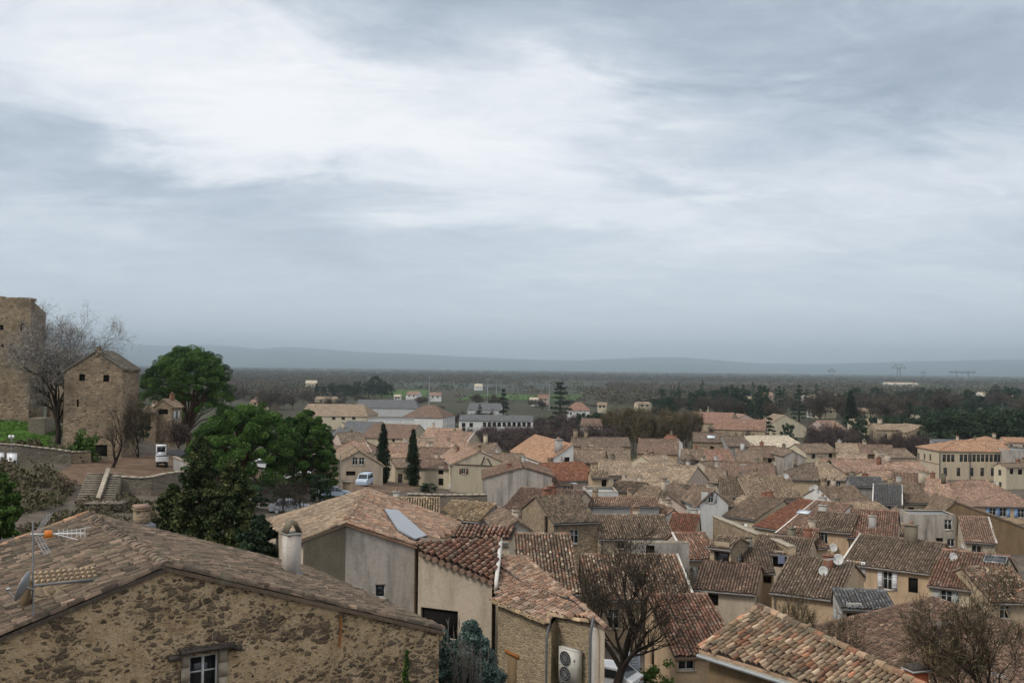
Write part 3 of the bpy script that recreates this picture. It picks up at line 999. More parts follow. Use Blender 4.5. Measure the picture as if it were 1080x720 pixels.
def chimney(parent, q, w, h, rz, st='p', roof='brown'):
    m = MB()
    body = {'p': 'beige', 'g': 'concrete', 'b': 'brick', 'R': 'brick_red', 's': 'housestone', 'w': 'palegrey', 'm': 'mould'}.get(st[0], 'beige')
    m.box((q.x, q.y, q.z + h / 2 - 0.3), (w, w * 0.72, h + 0.6), body, rz)
    m.box((q.x, q.y, q.z + h + 0.035), (w * 1.18, w * 0.9, 0.07), body, rz)
    if 't' in st or st[0] in 'ps':
        cs, sn = math.cos(rz), math.sin(rz)
        for sx_ in (-1, 1):
            ox = sx_ * w * 0.36
            m.box((q.x + cs * ox, q.y + sn * ox, q.z + h + 0.07 + 0.11), (w * 0.16, w * 0.6, 0.22), body, rz)
        m.box((q.x, q.y, q.z + h + 0.32), (w * 1.1, w * 0.85, 0.06), 'tile_' + roof, rz)
        m.box((q.x, q.y, q.z + h + 0.075), (w * 0.5, w * 0.5, 0.004), 'hole', rz)
    else:
        m.tube([(q.x, q.y, q.z + h + 0.05), (q.x, q.y, q.z + h + 0.42)], [w * 0.22, w * 0.18], 'tile_terracotta', 8)
    return m.build('chimney', parent)

def H(label, xl, xr, ye, yr, d, yaw=0.0, pitch=0.32, back=0.8, hip=(0, 0), **kw):
    """house whose eave runs xl..xr (photo columns, at row ye) at distance d and whose roof rises away to row yr"""
    if abs(yaw) <= 8 and 100 < d < 300 and kw.get('name', 'house') == 'house' and xr - xl < 60:
        yaw += (-15, 10, -9, 16, 6, -12)[(int(xl * 3 + ye * 5)) % 6]
    a = R(yaw)
    e, p = Vector((math.cos(a), math.sin(a), 0)), Vector((-math.sin(a), math.cos(a), 0))
    M = at((xl + xr) / 2, ye, d)
    def end(px):
        r = ray(px, ye)
        return (M.y * r.x - M.x * r.y) / (e.x * r.y - e.y * r.x)
    tl, tr_ = end(xl), end(xr)
    mid = M + e * ((tl + tr_) / 2)
    lo, hi = 0.4, 24.0
    for _ in range(40):
        s = (lo + hi) / 2
        q = mid + p * s + Vector((0, 0, pitch * s))
        if pix(q)[1] < yr:
            hi = s
        else:
            lo = s
    LU = tr_ - tl
    A = M + e * tl
    sb = s * back if back > 0 else 0.0
    return house(label, A, e, p, LU, s + sb, M.z, M.z + pitch * s, M.z, s, d, hl=hip[0], hr=hip[1], **kw)

def G(label, xl, xr, ye, ya, d, L, yaw=0.0, frac=0.5, dz=0.0, **kw):
    """house showing its gable between columns xl..xr: left eave row ye, apex row ya, running L metres back"""
    a = R(yaw)
    e, p = Vector((math.cos(a), math.sin(a), 0)), Vector((-math.sin(a), math.cos(a), 0))
    M = at((xl + xr) / 2, ye, d)
    def end(px):
        r = ray(px, ye)
        return (M.y * r.x - M.x * r.y) / (e.x * r.y - e.y * r.x)
    tl, tr_ = end(xl), end(xr)
    A = M + e * tl
    z0 = at(xl, ye, A.y).z
    LV = tr_ - tl
    ap = M + e * (tl + LV * frac)
    zr = at(xl + (xr - xl) * frac, ya, ap.y).z
    if frac > 0.99:
        return house(label, A, p, e, L, LV, z0, zr, zr, LV, d, **kw)
    z1 = zr - (zr - z0) * (1 - frac) / frac if dz == 0 else z0 + dz
    z1 = max(z1, z0 - 1.5)
    return house(label, A, p, e, L, LV, z0, zr, z1, LV * frac, d, **kw)

def flat_block(label, xl, xr, yt, d, D, yaw=0.0, wall='white', top='concrete', win=(), zbase=None, cat='building', name='building', parapet=0.35):
    a = R(yaw)
    e, p = Vector((math.cos(a), math.sin(a), 0)), Vector((-math.sin(a), math.cos(a), 0))
    M = at((xl + xr) / 2, yt, d)
    def end(px):
        r = ray(px, yt)
        return (M.y * r.x - M.x * r.y) / (e.x * r.y - e.y * r.x)
    tl, tr_ = end(xl), end(xr)
    A, LU = M + e * tl, tr_ - tl
    c = A + e * (LU / 2) + p * (D / 2)
    zb = tz(c.x, c.y) - 0.6 if zbase is None else zbase
    root = thing(name, label, cat, (c.x, c.y, zb))
    wm = MB()
    cor = [A, A + e * LU, A + e * LU + p * D, A + p * D]
    for i in range(4):
        q0, q1 = cor[i], cor[(i + 1) % 4]
        n = ((q0 + q1) / 2 - c).xy.normalized()
        L = (q1 - q0).length
        ws, sts = [], []
        if (CAM - (q0 + q1) / 2).xy.dot(n) > 0:
            for wv in win:
                px, py, w, h = wv[:4]
                q = hit(px, py, q0, Vector((n.x, n.y, 0)))
                tt = (q - q0).xy.dot((q1 - q0).xy) / L
                if w / 2 < tt < L - w / 2:
                    ws.append((tt - w / 2, q.z - h / 2, w, h))
                    sts.append(wv[4] if len(wv) > 4 else '')
        wall_panel(wm, q0.xy, q1.xy, zb, [(0, M.z), (L, M.z)], ws, wall, n)
        for w4, st in zip(ws, sts):
            window_parts(root, q0, (q1 - q0).normalized(), Vector((n.x, n.y, 0)), *w4, st, d)
    wm.build('wall', root)
    rm = MB()
    z = M.z - parapet
    rm.poly([(q.x, q.y, z) for q in cor], top)
    rm.obox((A.x, A.y, M.z), e * LU + p * 0, p * 0.25, Vector((0, 0, .08)), 'coping')
    q = A + p * (D - .25)
    rm.obox((q.x, q.y, M.z), e * LU, p * 0.25, Vector((0, 0, .08)), 'coping')
    for q in (A + p * .25, A + e * (LU - .25) + p * .25):
        rm.obox((q.x, q.y, M.z), e * .25, p * (D - .5), Vector((0, 0, .08)), 'coping')
    ro = rm.build('roof', root)
    return root, ro

# ------------------------------------------------------------------ plants
def leaf_quads(g, C, size, aspect=1.0, tone=None, up=0.0, direc=None):
    """one small quad per centre C (n,3); returns V, F, UV"""
    n = len(C)
    a = g.normal(size=(n, 3)) if direc is None else direc + g.normal(size=(n, 3)) * 0.25
    a /= np.linalg.norm(a, axis=1)[:, None] + 1e-9
    r = g.normal(size=(n, 3))
    if up:
        r = r * (1 - up) + np.array([0, 0, 1.0]) * up * 1.2
    b = np.cross(a, r)
    b /= np.linalg.norm(b, axis=1)[:, None] + 1e-9
    sz = size * g.uniform(0.6, 1.3, n)[:, None]
    a = a * sz * 0.5
    b = b * sz * 0.5 * aspect
    V = np.stack([C - a - b * .6, C + a * .3 - b, C + a + b * .3, C - a * .2 + b], 1).reshape(-1, 3)
    Fq = np.arange(4 * n).reshape(n, 4)
    tone = g.uniform(0, 1, n) if tone is None else np.clip(tone, 0.01, 0.99)
    UV = np.repeat(np.stack([tone, np.full(n, .5)], 1), 4, 0)
    return V, Fq, UV

def clump_cloud(mb, g, clumps, per, size, mat, aspect=1.0, shell=0.55, tvar=0.22):
    """clumps: (cx,cy,cz,rx,ry,rz,tone)"""
    cl = np.array(clumps, float)
    n = len(cl)
    d = g.normal(size=(n, per, 3))
    d /= np.linalg.norm(d, axis=2)[..., None]
    rad = g.uniform(shell, 1.0, (n, per)) ** 0.8
    C = cl[:, None, :3] + d * rad[..., None] * cl[:, None, 3:6]
    tone = cl[:, None, 6] + g.normal(0, tvar, (n, per))
    V, Fq, UV = leaf_quads(g, C.reshape(-1, 3), size, aspect, tone.ravel())
    mb.add(V, Fq, mat, UV)

def umbrella_pine(label, x, y, z0, ztop, rad, depth, seed, lean=0.0, ry=None):
    g = np.random.default_rng(seed)
    root = thing('umbrella_pine', label, 'pine tree', (x, y, z0))
    H_ = ztop - z0
    zc = ztop - depth
    ry = ry or rad
    crown = MB()
    cl, tips = [], []
    for i in range(360):
        a, q = g.uniform(0, 2 * math.pi), math.sqrt(g.uniform(0, 1))
        edge = 1 + 0.09 * math.sin(3 * a + seed) + 0.05 * math.sin(7 * a + 2 * seed)
        r = q * edge
        px_, py_ = x + lean + math.cos(a) * r * rad * 0.9, y + math.sin(a) * r * ry * 0.9
        top = zc + depth * math.sqrt(max(0.02, 1 - min(0.98, q ** 2.2))) * g.uniform(0.86, 1.0)
        pz = top - (g.uniform(0, 0.14) if i < 240 else g.uniform(0.12, 0.75)) * depth
        cr = rad * g.uniform(0.075, 0.135)
        cl.append((px_, py_, pz, cr, cr, cr * 0.70, g.uniform(0.12, 0.9)))
        tips.append((px_, py_, pz - cr * 0.3))
    clump_cloud(crown, g, cl, 380, 0.22, 'pine', 0.42, 0.5, 0.15)
    crown.build('crown', root)
    tr = MB()
    fork = z0 + H_ * 0.30
    tr.tube([(x, y, z0 - .5), (x + .1, y, z0 + H_ * .15), (x + lean * .2, y, fork)], [0.42, 0.36, 0.32], 'bark_red', 8)
    for i in range(46):
        tx, ty, tz_ = tips[i * 7]
        m1 = (x + lean * .3 + (tx - x) * .30, y + (ty - y) * .30, fork + (tz_ - fork) * .45)
        m2 = (x + lean * .6 + (tx - x) * .68, y + (ty - y) * .68, fork + (tz_ - fork) * .78)
        tr.tube([(x + lean * .2, y, fork - g.uniform(0, 1.0)), m1, m2, (tx, ty, tz_)], [0.16, 0.11, 0.07, 0.03], 'bark_red', 5)
    tr.build('trunk', root)
    return root

def cone_crown(g, x, y, z0, h, rad, mat, n=130, per=60, size=0.3, profile=None, droop=0.12, clump=0.16, aspect=0.5):
    mb = MB()
    cl = []
    for i in range(n):
        f = 1 - math.sqrt(g.uniform(0, 1)) if profile is None else g.uniform(0, 1)
        w = (1 - f) ** 0.8 if profile is None else profile(f)
        a = g.uniform(0, 2 * math.pi)
        q = g.uniform(0.35, 1.0)
        r = rad * w * q * (1 + 0.18 * math.sin(4 * a + 9 * f))
        cr = rad * clump * g.uniform(0.7, 1.4) * (0.45 + 0.75 * w)
        cl.append((x + math.cos(a) * r, y + math.sin(a) * r, z0 + h * f - droop * r, cr, cr, cr * 0.8, g.uniform(0.1, 0.9)))
    clump_cloud(mb, g, cl, per, size, mat, aspect, 0.3)
    return mb

def branch_tree(g, h, spread, levels, first=0.35, n0=6, nsub=4, r0=0.16, gnarl=0.25, upward=0.55, twigs=6, twl=0.5):
    """polyline branches of a leafless tree: list of (level, pts, radii)"""
    out = []

    def grow(p, d, L, r, lev):
        pts, rr = [p], [r]
        seg = 4 if lev < 2 else 3
        for i in range(seg):
            d = (d + Vector(g.normal(0, gnarl * 0.5, 3)) + Vector((0, 0, upward * 0.14 * (1 if lev else 0.2)))).normalized()
            p = p + d * (L / seg)
            pts.append(p)
            rr.append(r * (1 - 0.62 * (i + 1) / seg))
        out.append((lev, pts, rr))
        if lev >= levels:
            return
        k = n0 if lev == 0 else (nsub if lev < levels - 1 else twigs)
        for i in range(k):
            f = g.uniform(first if lev == 0 else 0.3, 1.0)
            idx = f * seg
            j = min(int(idx), seg - 1)
            q = pts[j].lerp(pts[j + 1], idx - j)
            side = Vector(g.normal(0, 1, 3))
            side = (side - d * side.dot(d)).normalized()
            sp = spread * g.uniform(0.7, 1.3)
            nd = (d + side * sp + Vector((0, 0, 0.1 * upward))).normalized()
            nl = L * g.uniform(0.50, 0.80) if lev < levels - 1 else twl * g.uniform(0.6, 1.4)
            grow(q, nd, nl, max(rr[j] * 0.62, 0.006), lev + 1)
    grow(Vector((0, 0, -0.4)), Vector((0, 0, 1)), h * 0.55, r0, 0)
    return out

def bare_tree(name, label, cat, loc, h, w, g, mat, twig, levels=4, leafn=0, lsize=.6, group=None, sides=5, twr=1.0, fuzz=0.5, **kw):
    br = branch_tree(g, h, kw.pop('spread', 0.9), levels, **kw)
    P = np.array([tuple(p) for _, pts, _ in br for p in pts])
    sz = h / max(np.percentile(P[:, 2], 98.5), .1)
    sxy = (w / 2) / max(np.percentile(np.abs(P[:, :2]), 97), .1)
    root = thing(name, label, cat, (0, 0, 0), group)
    tr, cr = MB(), MB()
    tips = []
    for lev, pts, rr in br:
        q = [(p.x * sxy, p.y * sxy, p.z * sz) for p in pts]
        if lev <= 1:
            tr.tube(q, rr, mat, sides + 1)
        else:
            cr.tube(q, [max(r, 0.007) * twr for r in rr], mat if lev < levels else twig, 3, cap=False) if lev < levels else cr.tube(q, [0.011 * twr, 0.009 * twr] + [0.006 * twr] * (len(q) - 2), twig, 3, cap=False)
        if lev >= levels - 1:
            tips += q
    if leafn:
        T = np.array(tips)
        C = T[g.integers(0, len(T), leafn)] + g.normal(0, fuzz, (leafn, 3))
        C[:, 2] = np.clip(C[:, 2], h * .15, None)
        V, Fq, UV = leaf_quads(g, C, lsize, 0.06, None, 0.0)
        cr.add(V, Fq, twig, UV)
    tr.build('trunk', root)
    cr.build('crown', root)
    root.location = loc
    return root

# prototypes that are copied: kind -> list of (root, height, width)
PROTO = {}

def make_proto(kind, i):
    g = np.random.default_rng(hash_(kind) + i)
    root = thing(kind, None, 'tree')
    tr = MB()
    if kind == 'evergreen_tree':
        h, w = 10.0, 9.0
        mb = MB()
        cl = []
        for k in range(55):
            a, f = g.uniform(0, 2 * math.pi), g.uniform(0.12, 0.95)
            pr = math.sin(math.pi * min(1, f * 0.72 + 0.18)) ** 0.8
            r = w / 2 * pr * g.uniform(0.4, 0.9) * (1 + .2 * math.sin(3 * a + i))
            c = w * g.uniform(0.07, 0.13)
            cl.append((math.cos(a) * r, math.sin(a) * r, h * f, c, c, c * .8, g.uniform(0.1, 0.9)))
        clump_cloud(mb, g, cl, 60, 0.6, 'evergreen', 0.6, 0.3)
        tr.tube([(0, 0, -1), (0, 0, h * .3), (0, 0, h * .6)], [.35, .28, .12], 'bark_dark', 5)
    elif kind == 'cedar_tree':
        h, w = 16.0, 10.0
        mb = MB()
        cl = []
        for k in range(70):
            f = g.uniform(0.12, 1.0)
            lay = round(f * 9) / 9 + g.normal(0, .012)
            a = g.uniform(0, 2 * math.pi)
            r = w / 2 * (1.02 - lay) ** 0.75 * g.uniform(0.3, 1.0)
            c = w * g.uniform(0.06, 0.11)
            cl.append((math.cos(a) * r, math.sin(a) * r, h * lay, c * 1.3, c * 1.3, c * .45, g.uniform(0.1, 0.8)))
        clump_cloud(mb, g, cl, 60, 0.6, 'evergreen', 0.6, 0.2)
        tr.tube([(0, 0, -1), (0, 0, h * .5), (0, 0, h * .97)], [.45, .3, .06], 'bark_dark', 6)
    elif kind == 'cypress_tree':
        h, w = 12.0, 2.6
        mb = cone_crown(g, 0, 0, 0.3, h, w / 2, 'cypress', 300, 60, 0.30, lambda f: max(0.03, min(1.0, 4.5 * f + .35) * (1 - f ** 1.9) ** 0.85), 0.0, 0.50, 0.5)
        tr.tube([(0, 0, -1), (0, 0, h * .4), (0, 0, h * .9)], [.2, .14, .03], 'bark_dark', 5)
    elif kind == 'green_shrub':
        h, w = 3.0, 3.4
        mb = MB()
        cl = [(g.normal(0, .8), g.normal(0, .8), abs(g.normal(1.1, .6)), .6, .6, .5, g.uniform(0.1, .9)) for k in range(34)]
        clump_cloud(mb, g, cl, 60, 0.28, 'brightgreen', 0.6, 0.2)
        tr.tube([(0, 0, -.5), (0, 0, 1.2)], [.08, .05], 'bark_dark', 5)
    else:                                  # bare_tree kinds
        h, w = 10.0, 9.0
        tw = {'bare_tree': 'twig_brown', 'bare_poplar': 'twig_olive', 'bare_thicket': 'twig_purple'}[kind]
        if kind == 'bare_poplar':
            w = 5.0
        if kind == 'bare_thicket':
            h, w = 6.0, 8.0
        br = branch_tree(g, h, 0.85 if kind != 'bare_poplar' else 0.45, 3, n0=9, nsub=6, twigs=6, twl=1.3, first=.15 if kind == 'bare_thicket' else .3)
        P = np.array([tuple(p) for _, pts, _ in br for p in pts])
        sz, sxy = h / P[:, 2].max(), (w / 2) / np.percentile(np.abs(P[:, :2]), 97)
        mb = MB()
        tips = []
        for lev, pts, rr in br:
            q = [(p.x * sxy, p.y * sxy, p.z * sz) for p in pts]
            if lev <= 1:
                tr.tube(q, [r * 1.2 for r in rr], 'bark', 4)
            elif lev == 2:
                mb.tube(q, [.05, .04, .03, .02], tw, 3, cap=False)
            if lev >= 2:
                tips += q
        T = np.array(tips)
        n = 2600
        C = T[g.integers(0, len(T), n)] + g.normal(0, .35, (n, 3))
        C[:, 2] = np.abs(C[:, 2])
        V, Fq, UV = leaf_quads(g, C, 1.3, 0.075)
        mb.add(V, Fq, tw, UV)
    tr.build('trunk', root)
    mb.build('crown', root)
    return (root, h, w, [True])

def hash_(s):
    return sum(ord(c) * (i + 3) for i, c in enumerate(s)) % 9973

def tree(kind, px, d, ytop, wpx, label, group=None, cat='tree', base=None, i=None, name=None):
    """a tree standing on the ground at distance d under photo column px, its top at row ytop, wpx pixels wide"""
    P = PROTO.setdefault(kind, [])
    k = (len(P) if len(P) < 3 else random.Random(px * 7 + d).randint(0, 2)) if i is None else i
    while len(P) <= k:
        P.append(make_proto(kind, len(P)))
    root, h, w, first = P[k]
    q = at(px, ytop, d)
    z = tz(q.x, q.y) - 0.1 if base is None else base
    hh, ww = max(q.z - z, 0.8), wpx * d / F
    if first[0]:
        o = root
        first[0] = False
    else:
        o = copy_tree(root)
    o.location = (q.x, q.y, z)
    o.scale = (ww / w, ww / w, hh / h)
    o.rotation_euler = (0, 0, random.Random(px + d).uniform(0, 6.28) if abs(1 - (ww / w)) < 9 else 0)
    if 'group' in o:
        del o['group']
    tag(o, label, cat, group)
    return o

def patch(name, poly, mat, dz=0.05, step=None, label=None):
    """ground sheet draped on the terrain inside a world polygon"""
    xs, ys = [p[0] for p in poly], [p[1] for p in poly]
    st = step or max((max(xs) - min(xs)), (max(ys) - min(ys))) / 60
    gx, gy = np.arange(min(xs), max(xs) + st, st), np.arange(min(ys), max(ys) + st, st)
    XX, YY = np.meshgrid(gx, gy, indexing='ij')
    ZZ = terrain(XX, YY) + dz
    ok = inside(poly, XX[:-1, :-1] + st / 2, YY[:-1, :-1] + st / 2)
    ni, nj = XX.shape
    ii, jj = np.nonzero(ok)
    Fq = np.stack([ii * nj + jj, (ii + 1) * nj + jj, (ii + 1) * nj + jj + 1, ii * nj + jj + 1], 1)
    mb = MB()
    mb.add(np.stack([XX, YY, ZZ], -1).reshape(-1, 3), Fq, mat)
    return structure(name, mb, label, smooth=True)

# ================================================================== THE PLACE
# ---- ground sheet to the horizon, hills
def axis(a, b, st, far, grow=1.13):
    v = list(np.arange(a, b + st / 2, st))
    s, x = st, b
    hi = []
    while x < far:
        s *= grow
        x += s
        hi.append(x)
    s, x = st, a
    lo = []
    while x > -far:
        s *= grow
        x -= s
        lo.append(x)
    return np.array(lo[::-1] + v + hi)

gx, gy = axis(-130, 150, 2.5, 21000), axis(-20, 300, 2.5, 21000)
XX, YY = np.meshgrid(gx, gy, indexing='ij')
ZZ = terrain(XX, YY)
nj = len(gy)
ii, jj = np.meshgrid(np.arange(len(gx) - 1), np.arange(nj - 1), indexing='ij')
Fq = np.stack([ii * nj + jj, (ii + 1) * nj + jj, (ii + 1) * nj + jj + 1, ii * nj + jj + 1], -1).reshape(-1, 4)
mb = MB()
mb.add(np.stack([XX, YY, ZZ], -1).reshape(-1, 3), Fq, 'ground')
structure('ground', mb, 'bare brown ground under the village and plain', smooth=True)

CREST = [(-700, 366), (-300, 364), (0, 363), (60, 362), (130, 363), (180, 364.5), (215, 363.5), (250, 366), (275, 368), (300, 365.5), (330, 367), (380, 371), (430, 373), (500, 376.5), (560, 379), (610, 379.5),
         (650, 378), (690, 376.3), (720, 377), (760, 380), (800, 383), (850, 384), (900, 383), (960, 381), (1020, 380), (1080, 379), (1400, 377), (1800, 380)]
cxs = np.linspace(-690, 1790, 240)
cy = np.interp(cxs, [c[0] for c in CREST], [c[1] for c in CREST])
rows = []
g = np.random.default_rng(4)
rough = np.convolve(g.normal(0, 1, 260), np.ones(5) / 5, 'same')[:240]
for fr, dist in ((0, 13200), (0.22, 14000), (0.30, 14600), (0.66, 15600), (0.78, 16000), (1.0, 16800), (0.5, 18000), (0.0, 19500)):
    row = []
    for px, py, rg in zip(cxs, cy, rough):
        r = ray(px, py + rg * 0.35)
        top = CAM + r * (16800 / r.y)
        row.append((top.x * dist / 16800 * 1.0, dist + 260 * math.sin(px * .031 + fr * 3) * (0 < fr < 1), -1.0 if fr == 0 else max(2, top.z * fr * (1 + (0.16 * math.sin(px * .05 + fr * 9) if fr < 1 else 0)))))
    rows.append(row)
nj = 240
Fq = np.array([(i * nj + j, i * nj + j + 1, (i + 1) * nj + j + 1, (i + 1) * nj + j) for i in range(len(rows) - 1) for j in range(nj - 1)])
mb = MB()
mb.add(np.array(rows).reshape(-1, 3), Fq, 'hill')
structure('hills', mb, 'low blue wooded hills along the horizon', smooth=True)

# ---- fields on the plain
patch('green_field', [(-150, 860), (-75, 860), (-90, 1120), (-165, 1120)], 'field_green', 0.25)
patch('green_field', [(-45, 800), (55, 815), (70, 990), (-35, 985)], 'field_green', 0.3)
patch('ploughed_field', [(-160, 1250), (120, 1100), (150, 1800), (-190, 1800)], 'field_grey', 0.25)
patch('green_field', [(640, 1500), (760, 1500), (900, 2200), (700, 2200)], 'field_green', 0.25)

# ---- left hillside: grass bank, dirt yard, lane
patch('grass', [(-90, 114), (-57, 115.5), (-57, 122), (-62, 136), (-95, 136)], 'lawn', 0.06, 0.8, 'bright green grass bank below the castle ruin')
patch('dirt_yard', [(-50, 108), (-34, 107), (-32, 122), (-38, 134), (-46, 132), (-51, 118)], 'dirt', 0.05, 0.6, 'brown dirt yard round the white excavator')
patch('lane', [(-46, 133), (-39, 134), (-40, 160), (-52, 168), (-56, 160), (-48, 150)], 'asphalt', 0.08, 0.8, 'grey lane climbing behind the yard')
patch('car_park', [(-34, 128), (-20, 128), (-14, 172), (-34, 172)], 'dirt', 0.06, 0.8, 'asphalt parking area under the pines')

# ------------------------------------------------------------------ FOREGROUND HOUSES
def plane_at(p0, sdir, k):
    """roof plane through p0 rising k per metre along the horizontal direction sdir"""
    s = Vector((sdir[0], sdir[1], 0)).normalized()
    n = Vector((-s.x * k, -s.y * k, 1.0)).normalized()
    return p0, n

def zon(pl, x, y):
    p0, n = pl
    return p0.z - ((x - p0.x) * n.x + (y - p0.y) * n.y) / n.z

# --- rubble stone house with its gable towards us (lower left)
def rubble_house():
    ap = at(175, 592, 27.0)
    bk = at(93, 540, 27.0 * 208.2 / 157.7)
    rdir = Vector((bk.x - ap.x, bk.y - ap.y, 0))
    LU = rdir.length
    rdir.normalize()
    v = Vector((-rdir.y, rdir.x, 0))
    if v.x < 0:
        v = -v
    k, zr = 0.333, ap.z - 0.16
    wl, wr = 5.2, 8.5
    O = ap - v * wl
    root, ro, B = house('rubble stone house, its broad gable of dark stones in ochre mortar under weathered tiles', (O.x, O.y), rdir, v, LU, wl + wr, zr - k * wl, zr, zr - k * wr, wl, 27,
                        wall='rubble', roof='old', ov=0.12, og=0.10, auto=False, zbase=13.0,
                        win=[(215, 712, 0.84, 1.15, '')], chim=[])
    # window surround: stone jambs and the dark projecting hood
    n = -rdir
    q = hit(215, 712, ap, n)
    for sx_, w in ((-0.60, 0.19), (0.41, 0.22)):
        m = MB()
        for i in range(5):
            m.obox(q + v * (sx_ - 0.02 * (i % 2)) + Vector((0, 0, -1.3 + i * .40)) - rdir * 0.002, v * (w + 0.04 * (i % 2)), Vector((0, 0, .392)), -rdir * 0.05, 'jamb')
        m.build('window_jamb', root)
    m = MB()
    m.obox(q + v * -0.68 + Vector((0, 0, .70)), v * 1.45, Vector((0, 0, .11)), -rdir * .26, 'hoodstone')
    m.obox(q + v * -0.99 + Vector((0, 0, .56)), v * .30, Vector((0, 0, .13)), -rdir * .20, 'hoodstone')
    m.obox(q + v * 0.78 + Vector((0, 0, .60)), v * .22, Vector((0, 0, .12)), -rdir * .20, 'hoodstone')
    g = random.Random(3)
    for i in range(20):
        m.box(q + v * (-0.66 + i * .072) + Vector((0, 0, .815)) - rdir * (.13 + g.uniform(-.03, .03)), (.085, .19, g.uniform(.04, .09)), 'hoodstone', g.uniform(0, 3))
    m.build('window_hood', root)
    # orange ridge tiles on the far verge, ridge crossing and rusty iron tie
    e0 = B(LU + .05, -.2, zr - k * (wl + .2) + .1)
    for a_, b_, tl_, r_, nm in ((e0, B(LU + .05, wl, zr + .1), 'orange', .15, 'verge_tiles'), (B(LU - .1, wl, zr + .08), B(LU + .02, wl + wr, zr - k * wr + .12), 'old', .13, 'verge_tiles'),
                                (B(0.02, wl + wr, zr - k * wr + .08), B(0.02, wl, zr + .08), 'old', .12, 'verge_tiles'), (B(0.02, -.1, zr - k * wl + .06), B(0.02, wl, zr + .08), 'old', .12, 'verge_tiles')):
        m = MB()
        ridge_tiles(m, a_, b_, tl_, r_, .40, seed=int(b_.x * 9))
        m.build(nm, ro)
    q = hit(358, 665, ap, n)
    m = MB()
    m.tube([q + Vector((0, 0, .45)) - rdir * .05, q - rdir * .06 + v * .02, q - v * .02 + Vector((0, 0, -.45)) - rdir * .05], .035, 'rust', 5)
    m.build('iron_tie', root)
    # chimneys
    pl1 = (B(0, wl, zr), Vector((v.x * k, v.y * k, 1)).normalized())
    q = hit(149, 556, *pl1)
    m = MB()
    an = math.atan2(rdir.y, rdir.x)
    m.box((q.x, q.y, q.z + .02), (.95, .85, .26), 'lead', an)
    m.box((q.x, q.y, q.z + .34), (.56, .50, .66), 'housestone', an)
    m.box((q.x, q.y, q.z + .69), (.68, .60, .05), 'housestone', an)
    m.box((q.x, q.y, q.z + .78), (.62, .54, .14), 'tile_terracotta', an)
    m.build('chimney', ro)
    q = hit(307, 607, *pl1)
    m = MB()
    m.box((q.x, q.y, q.z + .62), (.54, .50, 1.75), 'flue', an)
    m.box((q.x, q.y, q.z + .06), (.72, .66, .16), 'lead', an)
    m.box((q.x, q.y, q.z + 1.52), (.64, .58, .06), 'concrete', an)
    cs, sn = Vector((math.cos(an), math.sin(an), 0)), Vector((-math.sin(an), math.cos(an), 0))
    z = q.z + 1.55
    for s_ in (-1, 1):                       # two leaning slabs meet over the flue
        a = Vector((q.x, q.y, z)) + sn * (.25 * s_) - cs * .27
        m.obox(a, cs * .54, sn * (-.21 * s_) + Vector((0, 0, .42)), sn * (.045 * s_), 'mould')
    m.build('chimney', ro)
    # low masonry stump by the left verge, tile courses over a lead flashing
    pl0 = (B(0, wl, zr), Vector((-v.x * k, -v.y * k, 1)).normalized())
    q = hit(68, 628, *pl0)
    m = MB()
    va = math.atan2(v.y, v.x)
    m.box((q.x, q.y, q.z + .10), (1.55, .62, .72), 'housestone', va)
    m.box((q.x, q.y, q.z + .42), (1.62, .68, .06), 'lead', va)
    for i in range(3):
        for j in range(11):
            c = q + v * (-.72 + j * .145) + rdir * (-.20 + i * .17)
            m.tube([c + Vector((0, 0, .47 + i * .075)) - rdir * .09, c + Vector((0, 0, .49 + i * .075)) + rdir * .09], [.058, .05], 'tile_ochre', 6)
    m.box((q.x - v.x * .95, q.y - v.y * .95, q.z + .12), (.20, .45, .85), 'brownwall', va)
    m.build('chimney_stump', ro)
    return root, ro, B, rdir, v, zr, k, wl, wr, LU
RUB = rubble_house()

def poly_house(label, cat, foot, roofs, zbase, walls, name='house', default='beige', lower=0.05):
    """house on a free footprint: foot [(x,y)...], roofs = [(plane, polygon 3D, tile, d, kwargs)], walls[i] = (mat, windows) for edge i"""
    cx, cy = sum(p[0] for p in foot) / len(foot), sum(p[1] for p in foot) / len(foot)
    root = thing(name, label, cat, (cx, cy, zbase))
    wm = MB()
    n = len(foot)
    for i in range(n):
        a, b = Vector((*foot[i], 0)), Vector((*foot[(i + 1) % n], 0))
        L = (b - a).length
        mat, wins, tops = walls.get(i, (default, [], None))
        out = (b - a).cross(Vector((0, 0, 1))).normalized()
        mid = (a + b) / 2
        if (mid - Vector((cx, cy, 0))).dot(out) < 0:
            out = -out
        if tops is None:
            tops = []
            for f in np.linspace(0, 1, 9):
                q = a.lerp(b, f)
                tops.append((L * f, max(zon(r[0], q.x, q.y) for r in roofs if r[0]) if len(roofs) == 1 else min(zon(r[0], q.x, q.y) for r in roofs if r[0])))
            tops = [(t_, z - 0.10 - lower) for t_, z in tops]
        ws, sts = [], []
        for (px, py, w, h, st) in wins:
            q = hit(px, py, a, out)
            tt = (q - a).xy.dot((b - a).xy) / L
            tt = min(max(tt, w / 2 + .05), L - w / 2 - .05)
            ws.append((tt - w / 2, q.z - h / 2, w, h))
            sts.append(st)
        wall_panel(wm, a.xy, b.xy, zbase, tops, ws, mat, out.xy)
        for w4, st in zip(ws, sts):
            window_parts(root, a, (b - a).normalized(), out, *w4, st, 60 if 'o' not in st else 250)
    wm.build('wall', root)
    rm = MB()
    for (pl, poly, tile, d, kw) in roofs:
        roof_face(rm, poly, tile, d, **kw)
    ro = rm.build('roof', root)
    return root, ro

